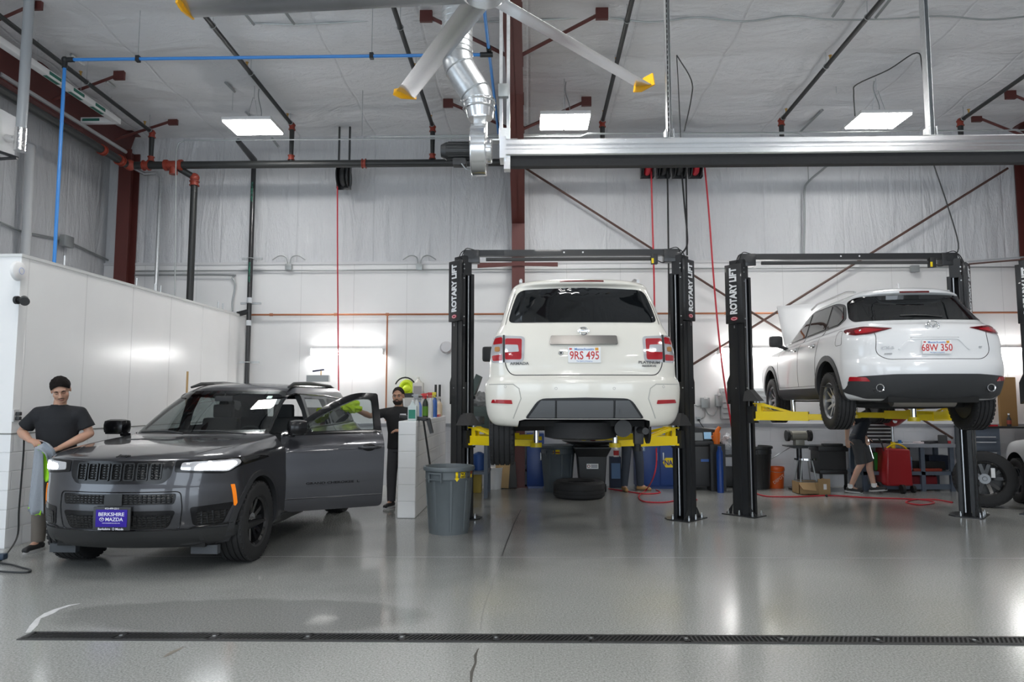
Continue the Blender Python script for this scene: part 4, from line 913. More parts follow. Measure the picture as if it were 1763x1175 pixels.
MB().lathe([(.2, -.06), (.3, -.1), (.385, -.08), (.385, .08), (.3, .1), (.2, .06), (.18, 0), (.2, -.06)], (0, -2.15, .27), (0, 0, 1), n=36, cap=False).build('spare_tyre', M_RUB, su, local=True)
MB().tube([(-.75, -1.54, .28), (0, -1.54, .30), (.75, -1.54, .28)], .06, 12).sph((0, -1.54, .3), .13).tube([(-.55, -1.5, .28), (-.35, -.9, .33)], .04).tube([(.55, -1.5, .28), (.35, -.9, .33)], .04).build('rear_axle', M_DARK, su, local=True)
MB().cyl((.42, -2.45, .29), (.42, -1.9, .29), .09, n=20).cyl((.62, -2.62, .27), (.60, -2.3, .27), .035, n=16).box((.60, -2.3, .22), (.10, .12, .2), bev=.02).build('exhaust', mat('dirty exhaust steel', (.05, .05, .05), .5, .6), su, local=True)
for s in (-1, 1):
    for y in (-1.54, 1.54):
        if s < 0: wheel(su, s*.855, y, .23, .40, .285, s, 'dark')
        else: MB().lathe([(.07, .06), (.09, .05), (.17, .05), (.17, .02), (.10, .0), (.10, -.12), (.04, -.14)], (.80, y, .25), (1, 0, 0), n=28).box((.74, y+.12, .28), (.09, .12, .2), bev=.02).cyl((.70, y-.1, .0), (.70, y-.12, .34), .04, n=12).build('wheel_hub', mat('dark hub steel', (.03, .03, .03), .5, .5), su, local=True)
# ---- white compact SUV on the second lift, seen from behind and its left
M_WPAINT = mat('white paint', (.80, .81, .82), .28, coat=1.0, croug=.03)
cx = thing('suv', 'smaller white SUV raised on the second lift, its left side and open hood showing', 'car', (4.8, 10.25, 1.325), R(-4.5))
C = [dict(z=.24, yf=1.9, yr=-1.95, w=.78, br=.10), dict(z=.27, yf=2.1, yr=-2.12, w=.86, br=.14, cr=(.3, .25)), dict(z=.36, yf=2.2, yr=-2.22, w=.90, br=.20, cr=(.34, .3)),
     dict(z=.52, yf=2.25, yr=-2.29, w=.915, br=.22, cr=(.36, .3)), dict(z=.66, yf=2.25, yr=-2.30, w=.92, br=.22, cr=(.36, .3)), dict(z=.72, yf=2.24, yr=-2.27, w=.92, br=.21, cr=(.34, .3)),
     dict(z=dz(.76, .76), yf=2.22, yr=-2.24, w=.918, br=.2, cr=(.3, .3)), dict(z=dz(.92, .86), yf=2.12, yr=-2.24, w=.915, br=.2, cr=(.28, .3)), dict(z=dz(1.05, .93), yf=2.0, yr=-2.22, w=.90, br=.2, cr=(.26, .3)),
     dict(z=dz(1.13, .98), yf=1.9, yr=-2.17, w=.865, br=.2, cr=(.25, .3)), dict(z=dz(1.17, 1.0), yf=1.75, yr=-2.12, w=.83, br=.18, cr=(.2, .3)), dict(z=1.13, yf=1.0, yr=-2.07, w=.79, br=.16, cr=(.2, .3)),
     dict(z=1.32, yf=.62, yr=-1.88, w=.725, br=.12, cr=(.2, .28)), dict(z=1.50, yf=.26, yr=-1.70, w=.665, br=.1, cr=(.2, .25)), dict(z=1.535, yf=.18, yr=-1.73, w=.65, br=.12, cr=(.2, .25)), dict(z=1.55, yf=.12, yr=-1.80, w=.635, br=.16, cr=(.22, .25)), dict(z=1.575, yf=.06, yr=-1.80, w=.60, br=.16, cr=(.24, .25)),
     dict(z=1.615, yf=-.04, yr=-1.74, w=.53, br=.14, cr=(.25, .25)), dict(z=1.648, yf=-.2, yr=-1.60, w=.42, br=.08), dict(z=1.66, yf=-.4, yr=-1.4, w=.2, br=.04)]
C[11] = dict(z=dz(1.16, 1.08, -2.1, 1.0), yf=1.0, yr=-2.07, w=.79, br=.16, cr=(.2, .3))
me, bv = body_from(C, [M_WPAINT, M_DARK])
cuts = [cutter(archcut(s, y, .36, .40), M_DARK) for s in (-1, 1) for y in (-1.35, 1.35)]
fin = finish_body(carve(me, cuts), 'body', cx)
M_CLAD = mat('grey-black cladding', (.035, .037, .04), .5)
mb = MB()
for pl in ('left', 'right'):
    for y in (-1.35, 1.35): archtrim(mb, bv, pl, y, .36, .40, .065, -.35, pi+.35)
build_each(mb, 'arch_trim', M_CLAD, cx, local=True)
for pl in ('left', 'right'): patch(MB(), bv, pl, [(-.93, .27), (.93, .27), (.92, .42), (-.92, .42)], .012, .04, .1).build('sill_trim', M_CLAD, cx, local=True)
patch(MB(), bv, 'rear', rounded([(-.70, .28), (.70, .28), (.86, .34), (.925, .42), (.80, .535), (.45, .555), (-.45, .555), (-.80, .535), (-.925, .42), (-.86, .34)], .03), .010, .04, .06).build('bumper_cladding', M_CLAD, cx, local=True)
# glass
rg = rounded([(-.72, 1.20), (.72, 1.20), (.73, 1.25), (.655, 1.50), (.60, 1.535), (-.60, 1.535), (-.655, 1.50), (-.73, 1.25)], [.04, .04, .04, .04, .03, .03, .04, .04])
patch(MB(), bv, 'rear', rg, .008, .02).build('rear_window', M_PRIV, cx, local=True)
patch(MB(), bv, 'rear', rounded([(-.17, 1.556), (.17, 1.556), (.17, 1.574), (-.17, 1.574)], .003), .006, .02, .1).build('brake_lamp', mat('dark red lens', (.12, .01, .01), .2), cx, local=True)
for s, pl in ((-1, 'left'), (1, 'right')):
    patch(MB(), bv, pl, rounded([(-1.62, 1.26), (-1.45, 1.19), (.80, 1.115), (.62, 1.24), (.22, 1.46), (-.2, 1.53), (-1.1, 1.53), (-1.45, 1.46)], [.03, .05, .02, .1, .15, .1, .2, .1]), .003, .02, .07).build('window_surround', M_FRIT, cx, local=True)
    for pg in ([(.70, 1.14), (-.12, 1.165), (-.12, 1.50), (.16, 1.45), (.55, 1.24)], [(-.20, 1.17), (-.95, 1.20), (-.95, 1.505), (-.20, 1.505)], [(-1.02, 1.20), (-1.42, 1.215), (-1.53, 1.27), (-1.38, 1.44), (-1.10, 1.50), (-1.02, 1.505)]):
        patch(MB(), bv, pl, rounded(pg, .025), .009, .012, .07).build('side_window', M_PRIV, cx, local=True)
    sm = MB()
    for ln in ([(-.16, 1.17), (-.16, .45)], [(-.98, 1.2), (-1.0, .98), (-.93, .82), (-.90, .45)], [(.86, 1.1), (.90, .8), (.84, .45)], [(-.16, .45), (.84, .45)], [(-.16, .45), (-.9, .45)]): seam(sm, bv, pl, ln, .003)
    sm.build('door_gap', mat('panel gap', (.03, .03, .028), .8), cx, local=True)
    for y in (.0, -.82):
        q, n = cast(bv, pl, y, .985); MB().box(q+n*.02, (.03, .17, .03), bev=.012).build('door_handle', M_WPAINT, cx, local=True); MB().box(q+n*.004, (.01, .12, .05), bev=.004).build('handle_recess', M_FRIT, cx, local=True)
    mm = MB(); mm.box((s*1.0, .62, 1.17), (.2, .12, .17), bev=.045); mm.cyl((s*.82, .66, 1.05), (s*.95, .64, 1.10), .028, n=10); mm.build('door_mirror', M_CLAD, cx, local=True)
    MB().tube([(s*.60, .12, 1.60), (s*.585, -.1, 1.655), (s*.57, -1.2, 1.66), (s*.56, -1.45, 1.62)], .014, 8).build('roof_rail', M_CHROME if False else mat('satin rail', (.5, .5, .5), .3, .8), cx, local=True)
sm = MB(); seam(sm, bv, 'left', rounded([(-1.86, .92), (-1.66, .92), (-1.66, 1.10), (-1.80, 1.10)], .05), .0025, closed=True); sm.build('fuel_flap', mat('panel gap', (.03, .03, .028), .8), cx, local=True)
for s in (-1, 1):
    f = (lambda q: q) if s > 0 else mir
    lp = patch(MB(), bv, 'rear', f(rounded([(.42, 1.09), (.66, 1.025), (.80, 1.02), (.855, 1.05), (.845, 1.10), (.70, 1.125)], [.01, .04, .04, .03, .03, .03])), .010, .03, .04).build('tail_lamp', mat('dark red smoked lens', (.12, .006, .01), .1, coat=1), cx, local=True)
    patch(MB(), bv, 'rear', f(rounded([(.52, 1.075), (.68, 1.042), (.78, 1.038), (.78, 1.08), (.68, 1.10)], .012)), .015, .01, .04).build('red_lens', M_RLENS, lp, local=True)
    q, n = cast(bv, 'rear', s*.73, 1.07); MB().sph(q+n*.004, .018, (1, .5, 1), 14, 8).build('bulb', M_CLENS, lp, local=True)
    patch(MB(), bv, 'rear', f(rounded([(.68, .475), (.86, .485), (.855, .535), (.72, .525)], .01)), .016, .02, .05).build('reflector', M_RLENS, cx, local=True)
    q, n = cast(bv, 'rear', s*.60, .40); MB().lathe([(.03, .02), (.036, .125), (.045, .13), (.047, .11), (.04, 0)], q+V((0, .08, 0)), (0, -1, 0), n=24, cap=False).build('tailpipe', M_CHROME, cx, local=True)
    MB().cyl(q+V((0, .06, 0)), q-V((0, -.02, 0)), .058, n=24).build('pipe_recess', M_FRIT, cx, local=True)
sm = MB(); seam(sm, bv, 'rear', rounded([(-.72, 1.2), (-.60, 1.04), (-.62, .80), (-.52, .725), (.52, .725), (.62, .80), (.60, 1.04), (.72, 1.2)], [0, .06, .06, .06, .06, .06, .06, 0])[1:-1], .004)
sm.build('tailgate_gap', mat('panel gap', (.03, .03, .028), .8), cx, local=True)
# plate recess lip
sm = MB(); seam(sm, bv, 'rear', [(-.26, .965), (.26, .965)], .010, .002); sm.build('plate_lip', M_BLKPL, cx, local=True)
patch(MB(), bv, 'rear', rounded([(-.26, .97), (.26, .97), (.40, .84), (.36, .83), (.25, .952), (-.25, .952), (-.36, .83), (-.40, .84)], .02), .012, .02, .05).build('tailgate_fold', M_WPAINT, cx, local=True)
p, n = cast(bv, 'rear', 0, .86); number_plate(cx, p+V((0, -.022, 0)), .31, .155, '68W 350')
p, n = cast(bv, 'rear', 0, 1.10); emb = MB(); em = [p+n*.014+V((.07*cos(a), 0, .055*sin(a))) for a in [2*pi*i/28 for i in range(28)]]; emb.tube(em, .007, 8, closed=True)
emb.tube(bez([p+n*.014+V(q) for q in ((-.065, 0, .01), (-.03, 0, .022), (0, 0, -.016), (.03, 0, .022), (.065, 0, .01))], 6), .006, 8); emb.build('emblem', M_CHROME, cx, local=True)
decal('CX-5', bv, 'rear', -.50, .86, .03, M_CHROME, cx, .008, .02, sx=1.4); decal('AWD', bv, 'rear', -.50, .79, .018, M_CHROME, cx, .008, .02, sx=1.3); decal('GT', bv, 'rear', .50, .86, .022, M_CHROME, cx, .008, .02)
MB().tube(bez([(-.12, 0, 0), (.1, -.01, .012), (.33, 0, .0)], 6), .008, 6)
w0 = cast(bv, 'rear', .20, 1.235)[0]; w1 = cast(bv, 'rear', -.25, 1.26)[0]; MB().tube(bez([w0+V((0, -.02, 0)), (w0+w1)/2+V((0, -.03, .012)), w1+V((0, -.02, 0))], 6), .009, 8).sph(w0, .025).build('rear_wiper', M_BLKPL, cx, local=True)
MB().prism([(-.14, 0), (.06, 0), (-.10, .085), (-.125, .08)], (.02, 0, 0), (-.01, -1.25, 1.655), (0, 1, 0), (0, 0, 1)).build('antenna_fin', M_WPAINT, cx, local=True, bev=.006)
# raised hood
mb = MB(); Th = Matrix.Translation((0, 1.0, 1.06)) @ Matrix.Rotation(R(52), 4, 'X')
mb.T = Th; mb.grid(lambda a, b: V(((a-.5)*(1.5-.12*b), b*1.02, .05*sin(pi*a)-.02*b*b)), 12, 8); mb.T = None
mb.build('hood', M_WPAINT, cx, local=True, solid=.03)
MB().cyl((-.6, 1.6, 1.0), (-.55, 1.45, 1.62), .008, n=8).build('hood_stay', M_BLKPL, cx, local=True)
# underside
MB().box((0, 0, .26), (1.4, 3.6, .05)).box((0, -1.9, .27), (1.0, .45, .08), bev=.03).build('underbody', M_DARK, cx, local=True)
MB().cyl((-.35, -1.85, .27), (.35, -1.85, .27), .09, n=20).build('exhaust', mat('exhaust steel', (.35, .33, .3), .4, .8), cx, local=True)
MB().tube([(-.7, -1.35, .22), (-.3, -1.45, .2), (.3, -1.45, .2), (.7, -1.35, .22)], .05, 10).tube([(-.6, -1.35, .2), (-.4, -.8, .26)], .035).tube([(.6, -1.35, .2), (.4, -.8, .26)], .035).tube([(-.72, -1.3, .2), (-.2, -1.6, .24)], .03).tube([(.72, -1.3, .2), (.2, -1.6, .24)], .03).build('rear_suspension', M_DARK, cx, local=True)
for s in (-1, 1):
    for y in (-1.35, 1.35): wheel(cx, s*.795, y, .25, .362, .225, s, 'silver')
# ---- dark grey SUV, front towards the camera, driver's door open
M_GREY = mat('dark grey metallic paint', (.050, .051, .058), .3, metal=.55, coat=1.0, croug=.03)
M_GBLK = mat('gloss black trim', (.005, .005, .006), .18, spec=.35)
M_INT = mat('dark cabin trim', (.02, .02, .021), .7)
def meshmat():
    m = mat('black grille mesh', (.01, .01, .011), .35); nt = m.node_tree; b = nt.nodes['Principled BSDF']
    tc = node(nt, 'ShaderNodeTexCoord'); mp = node(nt, 'ShaderNodeMapping'); mp.inputs['Scale'].default_value = (26, 0.01, 46); nt.links.new(tc.outputs['Object'], mp.inputs['Vector'])
    vo = node(nt, 'ShaderNodeTexVoronoi', feature='DISTANCE_TO_EDGE', Scale=1.0, Randomness=.15); nt.links.new(mp.outputs[0], vo.inputs['Vector'])
    r = node(nt, 'ShaderNodeMapRange'); r.inputs['From Max'].default_value = .25; nt.links.new(vo.outputs['Distance'], r.inputs['Value'])
    cr = node(nt, 'ShaderNodeMix', data_type='RGBA'); cr.inputs['A'].default_value = (.022, .023, .025, 1); cr.inputs['B'].default_value = (.003, .003, .003, 1); nt.links.new(r.outputs[0], cr.inputs['Factor']); nt.links.new(cr.outputs['Result'], b.inputs['Base Color'])
    bp = node(nt, 'ShaderNodeBump', Strength=1.0, Distance=.02, invert=True); nt.links.new(r.outputs[0], bp.inputs['Height']); nt.links.new(bp.outputs['Normal'], b.inputs['Normal']); return m
M_MESH = meshmat()
JT = R(178.5); jp = thing('suv', "dark grey SUV parked facing the camera with its driver's door open", 'car', (-3.62, 8.57, 0), JT)
J = [dict(z=.24, yf=2.14, yr=-2.45, w=.86, bf=.16), dict(z=.27, yf=2.27, yr=-2.58, w=.945, bf=.22, cf=(.4, .3)), dict(z=.40, yf=2.35, yr=-2.66, w=.97, bf=.28, cf=(.42, .32)),
     dict(z=.60, yf=2.385, yr=-2.70, w=.98, bf=.30, cf=(.42, .32)), dict(z=.76, yf=2.385, yr=-2.70, w=.982, bf=.30, cf=(.42, .32)), dict(z=.82, yf=2.37, yr=-2.69, w=.975, bf=.30, cf=(.42, .3)),
     dict(z=.86, yf=2.36, yr=-2.68, w=.972, bf=.28, cf=(.4, .3)), dict(z=1.0, yf=2.35, yr=-2.66, w=.97, bf=.28, cf=(.38, .28)),
     dict(z=dz(1.09, 1.045, -2.6, 2.3), yf=2.33, yr=-2.65, w=.958, bf=.28, cf=(.36, .28)), dict(z=dz(1.15, 1.075, -2.6, 2.3), yf=2.27, yr=-2.62, w=.925, bf=.26, cf=(.34, .26)),
     dict(z=dz(1.20, 1.105, -2.6, 2.2), yf=2.12, yr=-2.60, w=.885, bf=.22, cf=(.3, .26)), dict(z=dz(1.235, 1.15, -2.6, 1.8), yf=1.75, yr=-2.58, w=.865, bf=.2, cf=(.3, .26)),
     dict(z=dz(1.25, 1.195, -2.6, 1.0), yf=1.02, yr=-2.56, w=.85, bf=.16, cf=(.14, .22)), dict(z=dz(1.26, 1.215, -2.6, 1.0), yf=.96, yr=-2.55, w=.835, bf=.16, cf=(.12, .22)),
     dict(z=1.45, yf=.58, yr=-2.46, w=.785, bf=.14, cf=(.12, .2)), dict(z=1.66, yf=.15, yr=-2.30, w=.715, bf=.12, cf=(.13, .2)), dict(z=1.70, yf=.07, yr=-2.26, w=.695, bf=.12, cf=(.15, .2)),
     dict(z=1.755, yf=-.04, yr=-2.22, w=.65, bf=.12, cf=(.25, .2)), dict(z=1.79, yf=-.22, yr=-2.1, w=.55, bf=.08), dict(z=1.805, yf=-.45, yr=-1.8, w=.3, bf=.04), dict(z=1.808, yf=-.6, yr=-1.6, w=.15, bf=.02)]
me, bv = body_from(J, [M_GREY, M_DARK, M_INT])
cuts = [cutter(archcut(s, y, .40, .435, .3), M_DARK) for s in (-1, 1) for y in (-1.53, 1.53)]
cav = loft_body([dict(z=.42, yf=.80, yr=-2.3, w=.80), dict(z=1.0, yf=.80, yr=-2.3, w=.82), dict(z=1.22, yf=.74, yr=-2.3, w=.78), dict(z=1.45, yf=.44, yr=-2.28, w=.725), dict(z=1.66, yf=.02, yr=-2.1, w=.63), dict(z=1.69, yf=-.1, yr=-1.9, w=.5)])
cuts.append(cutter(cav, M_INT))
ws = rounded([(-.735, 1.235), (.735, 1.235), (.625, 1.655), (.58, 1.675), (-.58, 1.675), (-.625, 1.655)], .04)
cuts.append(cutter(MB().prism([(a, b) for a, b in ws], (0, 3.2, 0), (0, -.4, 0)), M_GBLK))
DOOR = rounded([(.83, .36), (-.27, .36), (-.30, 1.15), (-.27, 1.66), (-.02, 1.67), (.30, 1.53), (.86, 1.20), (.88, .80)], [.08, .06, .02, .03, .12, .15, .04, .1])
DWIN = rounded([(.73, 1.225), (-.21, 1.24), (-.20, 1.60), (-.03, 1.605), (.28, 1.48)], [.02, .03, .04, .1, .12])
RD = rounded([(-.36, 1.26), (-1.15, 1.265), (-1.12, 1.60), (-.36, 1.625)], [.03, .05, .05, .03]); RQ = rounded([(-1.24, 1.27), (-2.0, 1.28), (-2.12, 1.36), (-1.85, 1.56), (-1.22, 1.60)], .05)
cuts.append(cutter(MB().prism([(a-.012 if a > 0 else a+.012, b*.99+.012) for a, b in DOOR], (-1.2, 0, 0), (-.55, 0, 0), (0, 1, 0), (0, 0, 1)), M_INT))
for s in (-1, 1):
    for pg in (RD, RQ)+((DWIN,) if s > 0 else ()): cuts.append(cutter(MB().prism(pg, (s*1.0, 0, 0), (s*.45, 0, 0), (0, 1, 0), (0, 0, 1)), M_GBLK))
rwin = rounded([(-.62, 1.3), (.62, 1.3), (.56, 1.6), (-.56, 1.6)], .06); cuts.append(cutter(MB().prism(rwin, (0, -1.2, 0), (0, -1.9, 0)), M_GBLK))
finish_body(carve(me, cuts), 'body', jp, 32)
G_WS = glassmat('windscreen glass', (.72, .76, .76), .04, .01); G_DK = glassmat('tinted side glass', (.75, .78, .78), .08, .01); G_PR = glassmat('rear privacy glass', (.22, .22, .22), .5, .02); G_DOOR = glassmat('door glass', (.78, .82, .82), .04, .01)
patch(MB(), bv, 'front', rounded([(-.745, 1.225), (.745, 1.225), (.64, 1.66), (.585, 1.69), (-.585, 1.69), (-.64, 1.66)], .045), .003, .006).build('windscreen', G_WS, jp, local=True)
# black edge band and sticker
patch(MB(), bv, 'front', rounded([(-.755, 1.215), (.755, 1.215), (.648, 1.665), (.59, 1.70), (-.59, 1.70), (-.648, 1.665)], .045), .002, .012, .06, holes=(rounded([(-.715, 1.255), (.715, 1.255), (.615, 1.635), (.57, 1.66), (-.57, 1.66), (-.615, 1.635)], .045)[::-1],)).build('windscreen_surround', M_FRIT, jp, local=True)
patch(MB(), bv, 'front', [(-.52, 1.60), (-.465, 1.60), (-.46, 1.63), (-.515, 1.63)], .008, .004).build('sticker', mat('pale green sticker', (.6, .85, .75), .4), jp, local=True)
for s, pl in ((-1, 'left'), (1, 'right')):
    for pg in (RD, RQ)+((DWIN,) if s > 0 else ()): patch(MB(), bv, pl, [(a+(.01 if a > sum(q[0] for q in pg)/len(pg) else -.01), b+(.01 if b > 1.43 else -.01)) for a, b in pg], .003, .006).build('side_window', G_PR if pg is RQ else G_DK, jp, local=True)
    tr = MB(); seam(tr, bv, pl, [(.80, 1.215), (-2.05, 1.255)], .008, .002); seam(tr, bv, pl, [(.2, 1.60), (-.1, 1.665), (-1.2, 1.645), (-1.9, 1.60), (-2.15, 1.38)], .010, .002); tr.build('window_trim', M_GBLK, jp, local=True)
    mb = MB()
    for y in (-1.53, 1.53): archtrim(mb, bv, pl, y, .40, .435, .05, -.3, pi+.3, .012)
    build_each(mb, 'arch_trim', mat('dark grey trim', (.03, .031, .034), .5), jp, local=True)
    sm = MB()
    for ln in (([(-1.2, 1.24), (-1.2, .95), (-1.05, .75), (-.98, .45)], [(-.98, .42), (-.27, .38)]) if s < 0 else ([(-1.2, 1.24), (-1.2, .95), (-1.0, .75), (-.98, .45)], [(-.29, 1.24), (-.29, .4)], [(.86, 1.2), (.86, .4)], [(-.98, .42), (.85, .4)])): seam(sm, bv, pl, ln, .003)
    sm.build('door_gap', M_BLKPL, jp, local=True)
    MB().tube([(s*.62, -.08, 1.745), (s*.605, -.3, 1.79), (s*.60, -.9, 1.812), (s*.59, -1.8, 1.795), (s*.58, -2.1, 1.75)], [.014, .024, .026, .024, .014], 10).build('roof_rail', M_BLKPL, jp, local=True)
    patch(MB(), bv, pl, [(.95, .26), (-1.02, .26), (-1.0, .36), (.93, .36)], .02, .06, .1).build('sill_trim', M_BLKPL, jp, local=True)
    mk = rounded([(1.985, .60), (1.955, .60), (1.985, .80), (2.015, .80)], .006)
    patch(MB(), bv, pl, mk, .008, .02, .05).build('side_marker', mat('orange marker lens', (.85, .22, .01), .2, emit=(1, .25, .01), es=.25), jp, local=True)
    # lower door mouldings and rear handle
    q, n = cast(bv, pl, -.95, 1.05); MB().tube(bez([q+V((s*.01, .1, 0)), q+V((s*.04, .05, 0)), q+V((s*.04, -.05, 0)), q+V((s*.01, -.1, 0))], 4), .013, 8).build('door_handle', M_GREY, jp, local=True)
# grille and lamps
patch(MB(), bv, 'front', rounded([(-.40, .835), (.40, .835), (.46, .90), (.48, 1.035), (-.48, 1.035), (-.46, .90)], [.04, .04, .03, .02, .02, .03]), .006, .03, .05).build('grille_surround', M_GBLK, jp, local=True)
for i in range(7):
    c = (i-3)*.113
    sl = rounded([(c-.046, .862), (c+.046, .862), (c+.047, 1.018), (c-.047, 1.018)], .016)
    if i in (0, 6): sg = 1 if i else -1; sl = rounded([(c-.046, .875 if sg < 0 else .862), (c+.046, .875 if sg > 0 else .862), (c+.05, 1.018), (c-.05, 1.018)], .02)
    inn = rounded([(c-.037, .874), (c+.037, .874), (c+.038, 1.008), (c-.038, 1.008)], .012)
    g = patch(MB(), bv, 'front', sl, .018, .012, .05, holes=(inn[::-1],)).build('grille_slot', mat('grey slot frame', (.014, .015, .016), .3, spec=.4), jp, local=True)
    patch(MB(), bv, 'front', inn, .009, .006, .05).build('slot_mesh', M_MESH, g, local=True)
M_HEAD = mat('lit headlamp', (1, 1, 1), .2, emit=(.93, .97, 1), es=9)
for s in (-1, 1):
    f = (lambda q: q) if s > 0 else mir
    hl = patch(MB(), bv, 'front', f(rounded([(.485, .935), (.86, .905), (.962, .985), (.945, 1.045), (.485, 1.035)], [.02, .05, .03, .03, .02])), .008, .03, .05).build('headlamp', M_GBLK, jp, local=True)
    patch(MB(), bv, 'front', f(rounded([(.53, .955), (.87, .925), (.935, .99), (.92, 1.03), (.54, 1.018)], .02)), .013, .01, .05).build('headlamp_lens', M_CLENS, hl, local=True)
    patch(MB(), bv, 'front', f(rounded([(.64, .955), (.87, .94), (.915, .99), (.90, 1.015), (.66, 1.003)], .02)), .018, .008, .05).build('headlamp_light', M_HEAD, hl, local=True)
    it = patch(MB(), bv, 'front', f(rounded([(.64, .455), (.84, .45), (.91, .64), (.62, .62)], .025)), .005, .02, .05).build('side_intake', M_GBLK, jp, local=True)
    patch(MB(), bv, 'front', f(rounded([(.67, .465), (.83, .46), (.88, .58), (.665, .575)], .02)), .009, .01, .05).build('intake_mesh', M_MESH, it, local=True)
li = patch(MB(), bv, 'front', rounded([(-.50, .655), (.50, .655), (.515, .70), (.515, .75), (-.515, .75), (-.515, .70)], .015), .004, .02, .05).build('upper_intake', M_GBLK, jp, local=True)
patch(MB(), bv, 'front', rounded([(-.49, .665), (.49, .665), (.50, .74), (-.50, .74)], .01), .008, .008, .05).build('intake_mesh', M_MESH, li, local=True)
patch(MB(), bv, 'front', rounded([(-.08, .65), (.08, .65), (.08, .75), (-.08, .75)], .005), .016, .02, .05).build('radar_cover', M_BLKPL, li, local=True)
lo = patch(MB(), bv, 'front', rounded([(-.45, .44), (.45, .44), (.52, .60), (-.52, .60)], .04), .004, .02, .05).build('lower_intake', M_GBLK, jp, local=True)
patch(MB(), bv, 'front', rounded([(-.44, .45), (.44, .45), (.49, .56), (-.49, .56)], .03), .008, .008, .05).build('intake_mesh', M_MESH, lo, local=True)
patch(MB(), bv, 'front', rounded([(-.70, .255), (.70, .255), (.95, .34), (.95, .415), (.70, .425), (-.70, .425), (-.95, .415), (-.95, .34)], .03), .012, .04, .06).build('lower_valance', M_BLKPL, jp, local=True)
tr = MB(); seam(tr, bv, 'front', [(-.93, .45), (-.64, .44), (-.60, .425), (.60, .425), (.64, .44), (.93, .45)], .009, .004)
seam(tr, bv, 'front', rounded([(-.54, .43), (-.565, .62), (-.55, .765), (.55, .765), (.565, .62), (.54, .43)], .04), .005, .002); tr.build('bumper_trim', M_GBLK, jp, local=True)
for s in (-1, 1): MB().b2(s*.55, s*.80, 2.0, 2.06, .17, .25).build('air_deflector', mat('grey underside', (.05, .055, .062), .6), jp, local=True)
p, n = cast(bv, 'front', 0, 1.075); textmb('Jeep', .038, plane_T(p+n*.003, (-1, 0, 0), n.cross(V((-1, 0, 0)))), .006, .03, 1.25).build('hood_badge', M_GBLK, jp, local=True, smooth=0)
sm = MB(); hs = [(.60, 2.1), (.78, 1.6), (.80, 1.1)]
for s in (-1, 1): seam(sm, bv, 'top', [(s*a, b) for a, b in hs], .003)
seam(sm, bv, 'front', [(-.60, 1.055), (-.3, 1.05), (.3, 1.05), (.60, 1.055)], .003); sm.build('hood_gap', M_BLKPL, jp, local=True)
for s in (-1, 1): patch(MB(), bv, 'top', rounded([(s*.40, 1.28), (s*.56, 1.30), (s*.55, 1.36), (s*.42, 1.35)][::1 if s > 0 else -1], .02), .004, .01, .05).build('hood_reflection', M_BLKPL, jp, local=True)  # dark oval reflections in the hood, laid on as black patches
# blue dealer plate
p, n = cast(bv, 'front', 0, .54); p = p+V((0, .035, 0)); T = plane_T(p, (-1, 0, 0), (0, 0, 1))
mb = MB(); mb.T = T; mb.box((0, 0, -.012), (.34, .205, .02), bev=.006); pf = mb.build('plate_frame', M_BLKPL, jp, local=True)
mb = MB(); mb.T = T; mb.box((0, .004, .0), (.285, .15, .006), bev=.002); pb = mb.build('dealer_plate', mat('violet blue plate', (.04, .02, .30), .6, spec=.15), pf, local=True)
mw = mat('white print', (.85, .85, .88), .5)
for tx, hgt, yy, sxx, bd in (('BERKSHIRE', .030, .040, 1.12, .02), ('MAZDA', .030, -.004, 1.05, .02), ('www.berkshiremazda.com', .008, -.036, 1.3, 0)): textmb(tx, hgt, T @ Matrix.Translation((.028 if tx == 'MAZDA' else 0, yy, .003)), .002, bd*.5, sxx).build('plate_lettering', mw, pb, local=True, smooth=0)
mb = MB(); mb.T = T; mb.tube([(-.086+.020*cos(a), -.004+.015*sin(a), .004) for a in [2*pi*i/16 for i in range(16)]], .002, 6, closed=True).tube([(-.104, -.001, .004), (-.094, .004, .004), (-.086, -.008, .004), (-.078, .004, .004), (-.068, -.001, .004)], .002, 6); mb.build('plate_logo', mw, pb, local=True)
textmb('413-499-2211', .014, T @ Matrix.Translation((0, .089, .0)), .002, .01, 1.15).build('plate_lettering', mw, pf, local=True, smooth=0)
textmb('Berkshire', .018, T @ Matrix.Translation((-.062, -.088, .0)), .002, .012, 1.1).build('plate_lettering', mw, pf, local=True, smooth=0)
textmb('Mazda', .018, T @ Matrix.Translation((.078, -.088, .0)), .002, .012, 1.1).build('plate_lettering', mw, pf, local=True, smooth=0)
mb = MB(); mb.T = T; mb.torus((.022, -.088, .002), .009, .002, (0, 0, 1), 16, 6); mb.build('plate_logo', mw, pf, local=True)
# open driver's door
hx, hy = -.93, .84; TD = Matrix.Translation((hx, hy, 0)) @ Matrix.Rotation(R(-60), 4, 'Z') @ Matrix.Translation((-hx, -hy, 0))
def dm(): m = MB(); m.T = TD; return m
dr = patch(dm(), bv, 'left', [(a, b) for a, b in DOOR], .0, .05, .05, holes=(DWIN[::-1],)).build('driver_door', M_GREY, jp, local=True)
patch(dm(), bv, 'left', rounded([(.85, 1.185), (-.285, 1.20), (-.275, 1.665), (-.02, 1.675), (.30, 1.54)], [.02, .02, .03, .12, .15]), .006, .02, .05, holes=(DWIN[::-1],)).build('window_frame', M_GBLK, dr, local=True)
patch(dm(), bv, 'left', DWIN, -.010, .005, .08).build('door_window', G_DOOR, dr, local=True)
patch(dm(), bv, 'left', rounded([(.80, .42), (-.24, .42), (-.26, 1.19), (.72, 1.18)], .06), -.05, .06, .1).build('door_lining', M_INT, dr, local=True)
